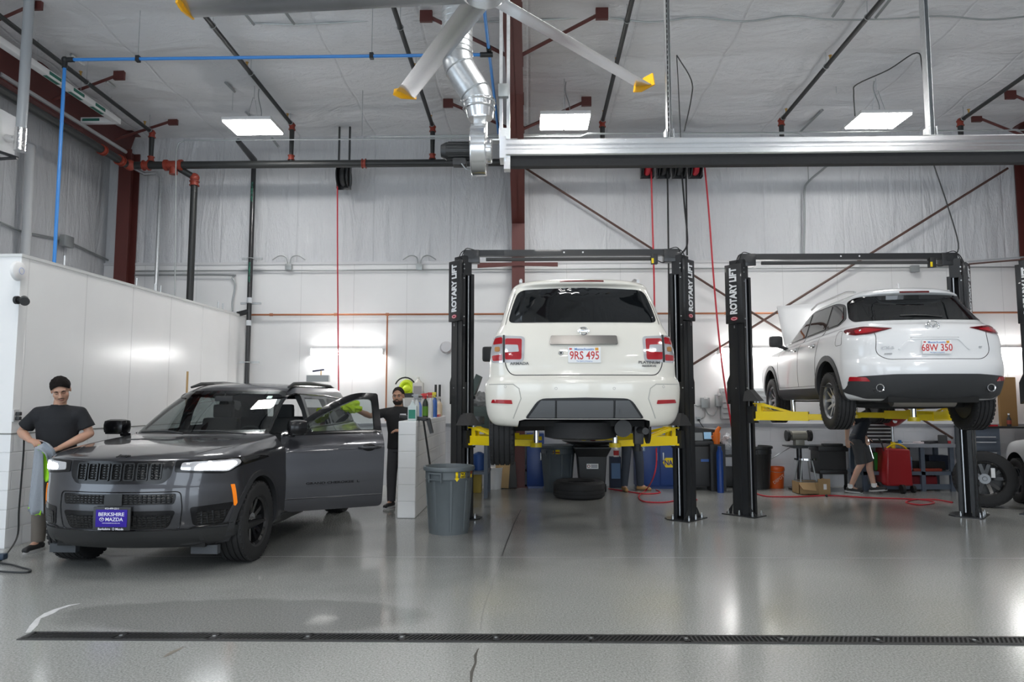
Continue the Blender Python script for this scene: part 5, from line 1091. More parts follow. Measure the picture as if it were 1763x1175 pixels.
q, n = cast(bv, 'left', -.12, 1.04); m = dm(); m.tube(bez([q+V((.0, .13, 0)), q+V((-.04, .08, 0)), q+V((-.045, -.06, 0)), q+V((.0, -.12, 0))], 5), .016, 10); m.build('door_handle', M_GREY, dr, local=True)
m = dm(); m.sph(q+V((.0, .01, -.005)), .06, (.2, 1.3, .8), 16, 8); m.build('handle_cup', M_GBLK, dr, local=True)
m = dm(); seam(m, bv, 'left', [(.82, .50), (-.26, .50)], .008, .001); m.build('door_moulding', M_GREY, dr, local=True)
q, n = cast(bv, 'left', .30, .66); rt = (V((0, -1, 0))-n*n.dot(V((0, -1, 0)))).normalized(); textmb('GRAND CHEROKEE  L', .022, TD @ plane_T(q+n*.001, rt, n.cross(rt)), .004, .03, 1.9).build('door_lettering', M_GBLK, dr, local=True, smooth=0)
def mirror(m, s):
    m.box((s*1.05, .72, 1.285), (.24, .20, .165), bev=.06); m.box((s*1.05, .725, 1.215), (.21, .12, .03), bev=.012); m.tube([(s*.88, .76, 1.19), (s*.98, .75, 1.20)], .025, 10); return m
mirror(dm(), -1).build('door_mirror', M_GBLK, dr, local=True)
mirror(MB(), 1).build('door_mirror', M_GBLK, jp, local=True)
MB().tube(bez([(-.60, 1.06, 1.22), (-.3, 1.03, 1.245), (.02, .99, 1.25)], 5), .010, 8).tube(bez([(.1, 1.06, 1.22), (.3, 1.03, 1.245), (.6, .99, 1.235)], 5), .010, 8).build('windscreen_wiper', M_BLKPL, jp, local=True)
# cabin
for x in (-.40, .40):
    mb = MB(); mb.box((x, -.10, .72), (.5, .52, .18), bev=.05); mb.box((x, -.42, 1.05), (.48, .14, .62), rot=Euler((R(12), 0, 0)).to_matrix(), bev=.05); mb.box((x, -.52, 1.44), (.26, .1, .18), bev=.035); mb.cyl((x-.06, -.5, 1.3), (x-.06, -.52, 1.42), .008, n=6); mb.cyl((x+.06, -.5, 1.3), (x+.06, -.52, 1.42), .008, n=6); mb.build('front_seat', M_INT, jp, local=True)
mb = MB(); mb.box((0, -1.3, .75), (1.3, .5, .2), bev=.05); mb.box((0, -1.58, 1.05), (1.3, .14, .6), rot=Euler((R(10), 0, 0)).to_matrix(), bev=.05)
for x in (-.42, 0, .42): mb.box((x, -1.64, 1.40), (.24, .1, .16), bev=.03)
mb.build('rear_seat', M_INT, jp, local=True)
MB().box((0, .72, 1.05), (1.5, .35, .22), bev=.07).box((0, .52, 1.10), (.28, .04, .16), bev=.01).build('dashboard', M_INT, jp, local=True)
MB().torus((-.40, .42, 1.12), .18, .014, (0, -.9, .45), 28, 8).box((-.40, .43, 1.12), (.30, .03, .05), rot=Euler((R(-25), 0, 0)).to_matrix()).cyl((-.40, .43, 1.12), (-.40, .6, 1.02), .03, n=10).build('steering_wheel', M_INT, jp, local=True)
MB().box((0, .33, 1.60), (.22, .03, .065), bev=.012).cyl((0, .33, 1.6), (0, .30, 1.66), .01, n=6).build('rear_view_mirror', M_INT, jp, local=True)
MB().box((0, 0, .27), (1.4, 4.2, .06)).build('underbody', M_DARK, jp, local=True)
for s in (-1, 1):
    for y in (-1.53, 1.53): wheel(jp, s*.83, y, .388, .388, .27, s, 'black')
# ------------------------------------------------------------------ two-post lifts
M_SIGN = mat('sign white', (.86, .87, .88), .5)
M_LCH = mat('lift bright steel', (.5, .52, .54), .35, .8)
def lift(cx_, cy, armz, label, half=1.5, sides=(-1, 1), fy=0):
    t = thing('car_lift', label, 'car lift', (cx_, cy, 0)); L_ = dict(local=True)
    tops = {}
    for s in sides:
        T = Matrix.Translation((s*half, 0, 0)) @ Matrix.Rotation(R(48)*s, 4, 'Z')
        def m_(): m = MB(); m.T = T; return m
        # channel: sign face looks local -y, opening looks inboard (local -s x)
        col = m_(); w, d, h = .25, .20, 3.32
        col.b2(-w/2, w/2, -d/2, -d/2+.012, 0, h).b2(-w/2, w/2, d/2-.012, d/2, 0, h).b2(s*(w/2-.012), s*w/2, -d/2, d/2, 0, h)
        col.b2(-s*w/2, -s*(w/2-.012), -d/2, -d/2+.05, 0, h).b2(-s*w/2, -s*(w/2-.012), d/2-.05, d/2, 0, h)
        col.b2(s*(-.02), s*(.02), -d/2-.012, -d/2, .02, 2.75)
        c = col.build('column', M_BLACK, t, **L_, smooth=0)
        m_().b2(-w/2+.02, w/2-.02, -d/2+.03, d/2-.03, h-.02, 3.57).build('column_extension', M_BLACK, t, **L_, smooth=0)
        m_().b2(-w/2-.012, w/2+.004, -d/2-.045, -d/2, 2.66, 3.50, bev=.006).build('sign_box', M_BLACK, t, **L_)
        Ts = T @ plane_T((.008*s, -d/2-.046, 3.12), (0, 0, 1), (-1, 0, 0))
        textmb('ROTARY LIFT', .10, Ts, .003, .045, .76).build('sign_lettering', M_SIGN, t, **L_, smooth=0)
        m2 = m_(); m2.lathe([(.001, 0), (.055, 0), (.055, .004), (.001, .004)], (.0, -d/2-.046, 2.725), (0, -1, 0), n=28, sx=1, sy=.5); m2.build('sign_logo', mat('logo red', (.5, .03, .06), .4), t, **L_)
        m2 = m_(); m2.tube([(.04*cos(a), -d/2-.051, 2.725+.018*sin(a)) for a in [2*pi*i/20 for i in range(20)]], .003, 6, closed=True); m2.build('logo_ring', M_SIGN, t, **L_)
        b = m_(); b.prism([(-.25, -.19), (.25, -.19), (.25, .12), (.16, .22), (-.16, .22), (-.25, .12)], (0, 0, .014), (0, 0, 0), (1, 0, 0), (0, 1, 0))
        for px_, py_ in ((-.14, -.10), (.14, -.10)): b.add([(px_, -.1, .014), (px_*1.65, -.1, .014), (px_*.9, -.1, .15), (px_, -.11, .014), (px_*1.65, -.11, .014), (px_*.9, -.11, .15)], [(0, 1, 2), (5, 4, 3), (0, 3, 4, 1), (1, 4, 5, 2), (2, 5, 3, 0)])
        b.build('base_plate', M_BLACK, t, **L_, smooth=0)
        bo = m_()
        for px_, py_ in ((-.17, -.15), (0, -.155), (.19, -.14), (-.2, .07), (.2, .07)): bo.cyl((px_, py_, .014), (px_, py_, .05), .014, n=6).cyl((px_, py_, .05), (px_, py_, .075), .008, n=8)
        build_each(bo, 'anchor_bolt', M_GALV, t, .05, **L_)
        sc_ = m_()
        for zz in (3.44, 3.38, 3.25, 2.72, 2.6, 1.75): sc_.cyl((-s*(w/2+.0), -d/2+.025, zz), (-s*(w/2+.008), -d/2+.025, zz), .010, n=8).cyl((s*.0, -d/2-.046, zz if zz < 2.7 else 2.62), (0, -d/2-.05, zz if zz < 2.7 else 2.62), .008, n=8)
        build_each(sc_, 'screw', M_GALV, t, **L_)
        # equaliser cover bulging on the outboard side
        m_().prism([(-.0, -.14), (.06, -.22), (.06, .08), (.0, .22), (-.02, .22), (-.02, -.22)][::1], (0, .16, 0), (s*(w/2), -.08, 1.75), (s, 0, 0), (0, 0, 1)).build('lock_cover', M_BLKPL, t, **L_, smooth=0)
        # carriage, cables, arms
        m_().b2(-.07, .07, -.075, .075, armz-.12, armz+.75).b2(-s*.20, -s*.05, -.075, .075, armz-.13, armz+.10).build('carriage', M_BLKPL, t, **L_, smooth=0)
        ro = m_(); ro.cyl((-s*.075, -.04, .05), (-s*.075, -.04, 3.3), .006, n=6).cyl((-s*.085, .03, .05), (-s*.085, .03, 3.3), .012, n=8); ro.build('lift_cable', M_LCH, t, **L_)
        pv = V((s*(half-.17), -.14, armz)); pv2 = V((s*(half-.15), .10, armz))
        for k, (pv_, en) in enumerate(((pv, V((s*.50, -.62+fy, armz))), (pv2, V((s*.47, .95+fy, armz))))):
            d_ = (en-pv_); L0 = d_.length; ang = math.atan2(d_.y, d_.x); Ta = Matrix.Translation(pv_) @ Matrix.Rotation(ang, 4, 'Z')
            a = MB(); a.T = Ta
            a.b2(-.02, L0*.66, -.06, .06, -.09, .03)
            for sy in (-.045, .045):
                a.prism([(0, .03), (0, .13), (.07, .14), (L0*.45, .03), (L0*.36, .03), (.09, .10), (.05, .10), (.06, .03)], (0, .016, 0), (0, sy-.008, 0), (1, 0, 0), (0, 0, 1))
            a.b2(-.05, .08, -.07, .07, .13, .145).b2(-.06, .0, -.07, .07, -.095, -.07)
            ar = a.build('arm', M_YEL, t, **L_, smooth=0)
            a = MB(); a.T = Ta; a.b2(L0*.6, L0-.02, -.045, .045, -.08, .0).cyl((L0, 0, -.09), (L0, 0, -.035), .075, n=20); a.build('arm_extension', M_YEL, ar, **L_, smooth=30)
            a = MB(); a.T = Ta; a.cyl((0, 0, -.10), (0, 0, .17), .03, n=16); a.build('pivot_pin', M_LCH, ar, **L_)
            a = MB(); a.T = Ta; a.cyl((L0, 0, -.035), (L0, 0, .19), .035, n=20); a.build('post_adapter', M_CHROME, ar, **L_)
            a = MB(); a.T = Ta; a.cyl((L0, 0, .19), (L0, 0, .225), .055, n=20); a.build('rubber_pad', M_RUB, ar, **L_)
        m_().add([(-s*.13, -.2, armz+.17), (-s*.33, -.13, armz+.17), (-s*.28, .1, armz+.17), (-s*.1, .1, armz+.17), (-s*.10, -.09, armz+.33), (-s*.16, -.07, armz+.33), (-s*.16, .06, armz+.33), (-s*.1, .06, armz+.33)], [(0, 1, 2, 3), (4, 5, 6, 7), (0, 1, 5, 4), (1, 2, 6, 5), (2, 3, 7, 6), (3, 0, 4, 7)]).build('door_guard', M_RUB, t, **L_, smooth=0)
        bx = s*(half-.12)
        if len(sides) > 1 or True: MB().b2(bx-.11, bx+.11, -.07, .07, 3.48, 3.66, bev=.01).cyl((bx, -.075, 3.58), (bx, .075, 3.58), .05, n=18).build('beam_bracket', M_BLACK, t, **L_)
        MB().tube(bez([(bx-.02*s, -.05, 3.65), (bx+s*.12, -.06, 3.64), (bx+s*.19, -.08, 3.5)], 5), .007, 6).tube(bez([(bx-.04*s, -.05, 3.66), (bx+s*.08, -.07, 3.67), (bx+s*.15, -.09, 3.5)], 5), .006, 6).build('top_hose', M_RUB, t, **L_)
    x0, x1 = (-half+.12, half-.12) if len(sides) == 2 else (-half+.12, half)
    MB().b2(x0, x1, -.045, .045, 3.575, 3.66).build('crossbeam', M_BLACK, t, **L_, smooth=0)
    MB().cyl((x0+.2, -.02, 3.53), (x1-.25, -.02, 3.53), .026, n=12).build('padded_bar', mat('grey foam bar', (.06, .06, .06), .8), t, **L_)
    MB().box((x1-.24, -.04, 3.52), (.09, .08, .14), bev=.01).build('limit_switch', M_BLKPL, t, **L_)
    MB().box((x1-.27, -.082, 3.49), (.03, .004, .07)).build('switch_label', M_YEL, t, **L_, smooth=0)
    MB().tube(bez([(x1-.2, -.04, 3.5), (x1-.12, -.05, 3.47), (x1-.05, -.05, 3.52), (x1, -.05, 3.56)], 5), .007, 6).build('cable', M_RUB, t, **L_)
    MB().cyl((-.1, -.047, 3.62), (-.1, -.05, 3.62), .012, n=10).cyl((.16, -.047, 3.62), (.16, -.05, 3.62), .012, n=10).build('screw', M_SIGN, t, **L_)
    return t
l1 = lift(.585, 9.55, 1.08, 'black two-post lift with yellow arms holding the bigger white SUV')
l2 = lift(4.52, 9.9, 1.40, 'black two-post lift with yellow arms holding the smaller white SUV', half=1.53)
l3 = lift(8.60, 9.95, 1.30, 'black lift cut off by the right edge of the picture', half=1.5, sides=(-1,))
# small labels on the posts
for (px, py, c) in ((803, 640, M_SIGN), (1194, 592, mat('blue label', (.1, .2, .5), .5)), (1182, 656, M_YEL)):
    pass
from mathutils import noise as mnoise
def blob(mb, c, r, sc=(1, 1, 1), amp=.35, fq=2.5, seed=0, n=40):
    b = len(mb.v); mb.sph((0, 0, 0), 1, n=n, m=n//2)
    for i in range(b, len(mb.v)):
        p = mb.v[i]; k = 1+amp*mnoise.noise(p*fq+V((seed, 0, 0)))+amp*.7*abs(mnoise.noise(p*fq*2.3+V((0, seed, 3)))); mb.v[i] = V(c)+V((p.x*sc[0], p.y*sc[1], p.z*sc[2]))*r*k
    return mb
# ------------------------------------------------------------------ half wall and things on and around it
HX0, HX1, HY0, HY1, HZ = -1.78, -1.535, 9.5, 12.85, 1.30
struct(MB().b2(HX0, HX1, HY0, HY1, 0, HZ), 'wall_low_divider', M_BLOCK, smooth=0, bev=.012)
struct(MB().b2(HX0+.004, HX1-.004, HY0-.006, HY0+.1, 0, HZ-.006), 'wall_low_divider_end', M_BLOCKX, smooth=0, bev=.008)
def bottle(name, px, py, Y, h, r, col, capcol, label, kind='spray', lab=None, ztop=HZ, trans=False):
    p = aY(px, py, Y); p.z = ztop; t = thing(name, label, 'bottle' if kind != 'jug' else 'jug', p, group='cleaning bottles on the low white wall' if ztop == HZ else None)
    m = col if not isinstance(col, tuple) else mat('plastic %s' % (str(col)), col, .3)
    if kind == 'jug': MB().box((0, 0, h*.36), (r*2, r*1.5, h*.72), bev=r*.3).lathe([(r*.7, h*.70), (r*.3, h*.88), (.018, h*.9), (.018, h*.93)], n=16).build('body', m, t, local=True)
    else: MB().lathe([(.001, 0), (r, 0), (r, h*.55), (r*.85, h*.64), (.016, h*.74), (.016, h*.78)], n=20).build('body', m, t, local=True)
    cm = mat('cap %s' % (str(capcol)), capcol, .4)
    if kind == 'spray': MB().cyl((0, 0, h*.77), (0, 0, h*.83), .018, n=12).box((-.012, 0, h*.91), (.075, .022, h*.13), bev=.006).box((-.055, 0, h*.93), (.03, .018, .018)).box((-.03, 0, h*.82), (.012, .012, h*.12), rot=Euler((0, R(25), 0)).to_matrix()).build('spray_head', cm, t, local=True)
    else: MB().cyl((0, 0, h*.92), (0, 0, h), .022, n=14).build('cap', cm, t, local=True)
    if lab: MB().lathe([(r*1.012, h*.12), (r*1.012, h*.48)], n=20, cap=False).build('label', mat('label %s' % str(lab), lab, .5), t, local=True) if kind != 'jug' else MB().box((0, -r*.76, h*.32), (r*1.5, .004, h*.42)).build('label', mat('label %s' % str(lab), lab, .5), t, local=True)
    return t
clr = mat('cloudy plastic', (.55, .62, .62), .3)
bottle('jug', 710, 733, 9.62, .29, .062, clr, (.7, .7, .7), 'translucent jug with a green label at the near end of the low white wall', 'jug', (.02, .22, .15))
bottle('spray_bottle', 722, 733, 10.12, .33, .035, mat('blue fluid', (.15, .25, .6), .25), (.3, .3, .32), 'clear spray bottle with blue fluid next to the green-labelled jug')
bottle('spray_bottle', 732, 730, 10.67, .40, .045, (.02, .03, .02), (.7, .03, .03), 'black and green spray bottle with a red trigger', lab=(.1, .25, .02))
bottle('spray_bottle', 741, 728, 11.25, .42, .042, (.7, .7, .7), (.55, .03, .03), 'white spray bottle with a red collar')
bottle('spray_bottle', 748, 727, 11.75, .43, .045, (.04, .12, .4), (.75, .6, .03), 'blue spray bottle with a yellow trigger')
bottle('spray_bottle', 717, 731, 9.95, .38, .038, (.6, .62, .62), (.35, .36, .38), 'pale grey spray bottle standing behind the green-labelled jug')
bottle('bottle', 756, 727, 12.35, .36, .055, (.62, .52, .36), (.5, .5, .5), 'beige bottle at the far end of the row', 'spray')
p = aY(750, 722, 11.2); one(MB().box((-1.64, 12.0, HZ+.02), (.2, .3, .04)), 'red_tray', mat('red tray plastic', (.6, .04, .03), .4), 'flat red tray on the low white wall', 'tray')
sq = thing('squeegee', 'black broom leaning on the low white wall with its head hooked over the top', 'broom', (HX1+.03, 9.9, .5))
MB().box((HX1-.06, 9.75, HZ+.035), (.42, .14, .05), rot=Euler((0, R(6), 0)).to_matrix(), bev=.015).prism([(0, 0), (.05, .0), (.10, -.2), (.06, -.21)], (0, .12, 0), (HX1+.10, 9.68, HZ+.03)).build('head', M_BLKPL, sq)
MB().cyl((HX1+.06, 9.75, HZ+.0), (HX1+.24, 9.9, .02), .014, n=10).build('handle', M_BLKPL, sq)
# trash can
def bin_(loc, r0, r1, h, m, label, cat='bin', name='trash_can', handles=True, group=None, rz=0):
    t = thing(name, label, cat, loc, rz, group=group)
    mb = MB(); n = 48; prof = [(.001, 0), (r0, 0), (r0*1.01, .03), (r1*.96, h*.80), (r1*1.0, h*.82), (r1*1.0, h*.93), (r1*1.08, h*.94), (r1*1.10, h*.97), (r1*1.07, h), (r1*1.0, h), (r1*.93, h*.9), (r0*.93, .04), (.001, .04)]
    mb.lathe(prof, n=n); mb.build('body', m, t, local=True)
    mb = MB()
    for k in range(8):
        a = 2*pi*k/8+.2; mb.add([(cos(a+da)*(r0+dr)*1.0 if z == 0 else cos(a+da)*(r1*.97+dr), sin(a+da)*(r0+dr) if z == 0 else sin(a+da)*(r1*.97+dr), z*h*.80+.04*(1-z)) for z in (0, 1) for da, dr in ((-.07, 0), (-.05, .008), (.05, .008), (.07, 0))], [(0, 1, 5, 4), (1, 2, 6, 5), (2, 3, 7, 6)])
    mb.build('rib', m, t, local=True, smooth=0)
    if handles:
        for a in (-2.05, 1.1):
            T = Matrix.Rotation(a, 4, 'Z'); mb = MB(); mb.T = T
            mb.box((r1*1.03, 0, h*.91), (.035, .18, .02), bev=.006).box((r1*1.02, -.085, h*.85), (.03, .02, .12), bev=.006).box((r1*1.02, .085, h*.85), (.03, .02, .12), bev=.006).box((r1*1.01, 0, h*.82), (.02, .18, .015)); mb.build('handle', m, t, local=True)
    return t
tc_ = bin_((-.975, 8.55, 0), .235, .285, .79, M_GREYPL, 'grey plastic trash can with yellow stickers by the end of the low white wall')
def curved_label(t, a0, a1, z0, z1, r, m, name='sticker'): return MB().grid(lambda u, v: V((cos(a0+(a1-a0)*u)*r, sin(a0+(a1-a0)*u)*r, z0+(z1-z0)*v)), 8, 1).build(name, m, t, local=True, solid=.002)
r_ = .291
curved_label(tc_, R(-68), R(-62), .66, .75, r_, M_YEL); curved_label(tc_, R(-56), R(-42), .665, .735, r_, M_YEL); curved_label(tc_, R(-36), R(-28), .66, .735, r_, mat('dark sticker', (.1, .1, .1), .5)); curved_label(tc_, R(-22), R(-12), .66, .74, r_, M_YEL); curved_label(tc_, R(-22), R(-12), .70, .74, r_+.001, M_ORF)
T = tc_; mb = MB(); a = R(-65); mb.T = Matrix.Rotation(a+pi/2, 4, 'Z'); mb.add([(-.03, -r_-.001, .665), (.03, -r_-.001, .665), (0, -r_-.001, .625), (-.03, -r_-.004, .665), (.03, -r_-.004, .665), (0, -r_-.004, .625)], [(0, 1, 2), (5, 4, 3), (0, 3, 4, 1), (1, 4, 5, 2), (2, 5, 3, 0)]); mb.build('arrow_sticker', M_YEL, tc_, local=True, smooth=0)
textmb('NO', .03, Matrix.Rotation(R(-49)+pi/2, 4, 'Z') @ plane_T((0, -r_-.002, .715), (1, 0, 0), (0, 0, 1)), .002, .02).build('sticker_print', M_BLKPL, tc_, local=True, smooth=0)
textmb('WET', .02, Matrix.Rotation(R(-49)+pi/2, 4, 'Z') @ plane_T((0, -r_-.002, .68), (1, 0, 0), (0, 0, 1)), .002, .02).build('sticker_print', M_BLKPL, tc_, local=True, smooth=0)
# wire shelf behind the man at the car door
sh = thing('wire_shelf', 'narrow black wall shelf behind the low white wall', 'shelf', (-2.2, YB-.35, 1.72)); zsh = aY(720, 683, YB-.35).z
MB().b2(aY(690, 683, YB-.3).x, aY(752, 683, YB-.3).x, YB-.5, YB-.1, zsh-.02, zsh).tube([(aY(697, 683, YB).x, YB-.3, zsh), (aY(697, 683, YB).x, YB-.1, zsh-.35)], .01).build('board', M_BLKPL, sh)
for px in (750, 757): x = aY(px, 683, YB-.25).x; one(MB().cyl((x, YB-.25, zsh-.35), (x, YB-.25, zsh+.22), .022, n=10), 'shelf_pole', M_BLKPL, 'black pole standing at the end of the wall shelf, %s one' % ('inner' if px == 750 else 'outer'), 'pole')
p = aY(700, 683, YB-.3); p.z = zsh
rl = thing('cordless_tool', 'neon yellow and black cordless tool on the wall shelf', 'power tool', p)
M_NEON = mat('neon yellow green', (.62, .78, .02), .45)
MB().torus(p+V((0, 0, .16)), .11, .045, (.2, 1, 0), 20, 8).sph(p+V((.02, 0, .14)), .10, (1, .8, .9)).build('body', M_NEON, rl); MB().tube(arc(p+V((-.02, -.05, .16)), .19, R(20), R(160), 8, (1, 0, 0), (0, 0, 1)), .014).box(p+V((.04, 0, .03)), (.2, .15, .06)).build('handle', M_BLKPL, rl)
bottle('jug', 720, 683, YB-.3, .36, .10, mat('cream jug', (.62, .6, .55), .4), (.75, .75, .7), 'cream jug on the wall shelf with a printed label', 'jug', (.35, .33, .33), ztop=zsh)
# small pieces seen above the grey car's roof
q = aY(548, 652, YB-.2)
one(MB().box(q, (.42, .1, .12)), 'wall_tray', M_COND, 'small grey tray on the back wall above the grey car', 'tray'); MB
t = thing('window_squeegee', 'small black squeegee standing in the grey wall tray', 'squeegee', q+V((0, 0, .06))); MB().cyl(q+V((.05, 0, .05)), q+V((.05, 0, .17)), .012, n=8).build('handle', mat('wood', (.5, .33, .15), .6), t); MB().box(q+V((0, 0, .15)), (.22, .03, .03), rot=Euler((0, R(-8), 0)).to_matrix()).build('blade', mat('blue black rubber', (.02, .03, .07), .5), t)
q = aY(325, 655, 10.8); one(MB().cyl(V((q.x-.02, q.y, 0)), aY(323, 640, 10.8), .016, n=10), 'broom_handle', mat('wood', (.5, .33, .15), .6), 'wooden broom handle showing above the grey car by the partition', 'broom handle')
q = aY(769, 599, YB-.1); one(MB().lathe([(.001, -.12), (.09, -.12), (.12, -.05), (.12, 0)], q, (0, 1, 0), n=20), 'wall_alarm', mat('pale alarm', (.6, .6, .62), .4), 'round pale wall device left of the nearer lift', 'alarm')
# grey work stand, green toolbox, clutter below the raised SUV
YW = 12.1
wb = thing('work_bench', 'dark grey steel bench behind the left post of the nearer lift', 'workbench', aZ(822, 856))
xl, xr_ = aY(795, 740, 11.6).x, aY(842, 740, 11.6).x; zt = aY(820, 738, 11.6).z
MB().b2(xl, xr_, 11.4, 12.3, zt-.05, zt).build('top', mat('slate steel', (.09, .11, .14), .5), wb)
for x in (xl+.03, xr_-.04):
    for y in (11.43, 12.25): MB().b2(x-.03, x+.03, y-.03, y+.03, 0, zt-.05).build('leg', mat('slate steel', (.09, .11, .14), .5), wb)
MB().b2(xl, xr_, 11.45, 12.2, .38, .42).build('lower_shelf', mat('slate steel', (.09, .11, .14), .5), wb)
tb = thing('toolbox', 'dark green toolbox with an open lid on the grey bench', 'toolbox', ((xl+xr_)/2, 11.75, zt))
MB().b2(xl+.06, xr_+.02, 11.5, 12.0, zt, zt+.36, bev=.015).build('body', mat('dark green grey', (.05, .075, .07), .5), tb); MB().prism([(0, 0), (.12, 0), (.30, .52), (.22, .56)], (0, .45, 0), (xl+.02, 11.5, zt+.34)).build('lid', mat('dark green grey', (.05, .075, .07), .5), tb)
q = V(((xl+xr_)/2+.12, 11.62, zt+.44)); mb = blob(MB(), q, .13, (1.1, .8, 1), .5, 2.5, 3)
one(mb, 'crumpled_rag', mat('grey rag', (.25, .25, .25), .9, bump=.8), 'crumpled grey rag in the open green toolbox', 'rag')
MB().b2(xl+.18, xl+.38, 11.48, 11.5, zt+.08, zt+.2).build('metal_plate', M_CHROME, tb)
q = aZ(812, 849); bx_ = mat('brown cardboard', (.38, .25, .12), .8, var=.08)
one(MB().box(q+V((0, .15, .15)), (.32, .3, .3), bev=.006), 'cardboard_box', mat('yellow box', (.5, .36, .07), .7), 'small yellow-brown box on the floor under the grey bench', 'box')
wbk = thing('bucket', 'white bucket under the raised left wheel of the nearer SUV', 'bucket', (aZ(852, 838).x, 12.7, 0)); MB().lathe([(.001, 0), (.13, 0), (.155, .37), (.16, .38), (.15, .38), (.125, .02), (.001, .02)], n=28).build('body', M_WHITE, wbk, local=True); MB().tube([V((cos(a)*.155, sin(a)*.03, .36-.0-sin(a)*.16)) for a in [pi*i/10 for i in range(11)]], .004, 6).build('handle', M_COND, wbk, local=True)
for i, (px, w_, hh_, c) in enumerate(((866, .26, .48, (.42, .28, .13)), (880, .2, .46, (.05, .05, .05)))):
    x = aZ(px, 838).x; one(MB().box((x, 12.75, hh_/2+.01), (w_, .12, hh_), rot=Euler((R(-5), R(4-8*i), 0)).to_matrix(), bev=.004), 'long_box', mat('tall carton %d' % i, c, .7), ('upright brown carton leaning beside the middle steel column', 'upright black carton against the middle steel column')[i], 'box')
# blue cabinets
M_BLUEC = mat('blue cabinet enamel', (.012, .05, .22), .35, var=.08)
def cabinet(x0, x1, y, z1, label, doors=2, mm=M_BLUEC, name='steel_cabinet'):
    t = thing(name, label, 'cabinet', ((x0+x1)/2, y, 0)); MB().b2(x0, x1, y, y+.42, .04, z1, bev=.006).b2(x0+.02, x1-.02, y+.03, y+.4, 0, .05).build('body', mm, t)
    w_ = (x1-x0)/doors
    for k in range(doors):
        d = MB().b2(x0+k*w_+.008, x0+(k+1)*w_-.008, y-.02, y+.0, .07, z1-.03, bev=.004).build('door', mm, t)
        hx_ = x0+(k+1)*w_-.06 if k % 2 == 0 else x0+k*w_+.06
        MB().b2(hx_-.012, hx_+.012, y-.045, y-.02, z1*.52, z1*.66, bev=.003).build('handle', M_GALV, d)
    return t
zc = aY(1125, 765, 12.75).z
c1 = cabinet(aY(1096, 800, 12.75).x, aY(1175, 800, 12.75).x, 12.72, .98, 'blue steel cabinet with a yellow parts-shop badge behind the nearer lift')
lx = aY(1154, 797, 12.7); mb = MB(); hexa = [(-.165, 0), (-.115, .085), (.115, .085), (.165, 0), (.115, -.085), (-.115, -.085)]
mb.prism(hexa, (0, .006, 0), V((lx.x+.03, 12.692, lx.z))); mb.build('badge', M_YEL, c1, smooth=0)
textmb('NAPA', .085, plane_T((lx.x+.03, 12.691, lx.z), (1, 0, 0), (0, 0, 1)), .003, .025, .82).build('badge_lettering', mat('navy', (.01, .03, .25), .4), c1, smooth=0)
q = aY(1106, 773, 12.69); MB().box(V((q.x, 12.695, q.z)), (.10, .006, .09)).build('sticker', mat('grey sticker', (.2, .3, .5), .5), c1); MB().torus(V((q.x, 12.69, q.z)), .025, .005, (0, 1, 0), 16, 6).build('sticker_mark', M_WHITE, c1)
cabinet(aY(907, 800, 12.75).x, aY(934, 800, 12.75).x+.03, 12.72, .98, 'narrow blue steel cabinet right beside the middle steel column', 1)
# bins and drain
gb = bin_((aZ(960, 843).x, 12.45, 0), .24, .30, .80, mat('slate plastic', (.10, .12, .135), .5), 'slate grey trash can with a red and yellow label behind the lone tyre')
curved_label(gb, R(-108), R(-86), .66, .73, .306, M_YEL, 'label'); curved_label(gb, R(-108), R(-86), .675, .70, .307, M_ORF, 'label_stripe')
bk = thing('wheeled_bin', 'tall black wheeled bin with a white label behind the lone tyre', 'bin', (aY(1018, 800, 12.3).x, 12.3, 0)); zz = aY(1018, 768, 12.3).z
mb = MB(); a_, b_, c_ = .21, .25, .32
mb.add([(x*w_, y*w_*.9, z) for z, w_ in ((.03, a_), (zz*.78, b_), (zz*.96, c_), (zz, c_)) for x, y in ((-1, -1), (1, -1), (1, 1), (-1, 1))], [(3, 2, 1, 0)]+[(4*k+i, 4*k+(i+1) % 4, 4*k+4+(i+1) % 4, 4*k+4+i) for k in range(3) for i in range(4)]+[(12, 13, 14, 15)])
mb.build('body', M_BLKPL, bk, local=True, smooth=0, bev=.015); MB().box((0, -b_*.9-.006, zz*.58), (.20, .006, .085)).build('label', M_WHITE, bk, local=True)
MB().torus((-.065, -b_*.9-.011, zz*.58), .022, .005, (0, 1, 0), 16, 6).build('label_mark', M_ORF, bk, local=True); MB().box((.03, -b_*.9-.010, zz*.60), (.11, .003, .012)).box((.03, -b_*.9-.010, zz*.565), (.11, .003, .012)).build('label_print', M_BLKPL, bk, local=True)
for s in (-1, 1): MB().cyl((s*.2, -.02, .07), (s*.25, -.02, .07), .07, n=16).build('wheel', M_RUB, bk, local=True)
q = V((bk.location.x, 12.3, zz)); dp_ = thing('oil_pan', 'dark drain pan with a red valve resting on the black wheeled bin', 'drain pan', q)
MB().lathe([(.001, .03), (.3, .05), (.42, .09), (.43, .09), (.30, .03), (.001, .0)], n=28, sx=1.2).build('pan', M_BLKPL, dp_, local=True); MB().sph((.03, -.1, .14), .07, (1.3, .8, .8)).cyl((.03, -.1, .1), (.03, -.1, .25), .02).build('valve', mat('dark red rag', (.22, .02, .03), .6), dp_, local=True); MB().sph((-.14, -.15, .13), .045, (1.4, 1, .8)).build('yellow_cap', M_YEL, dp_, local=True)
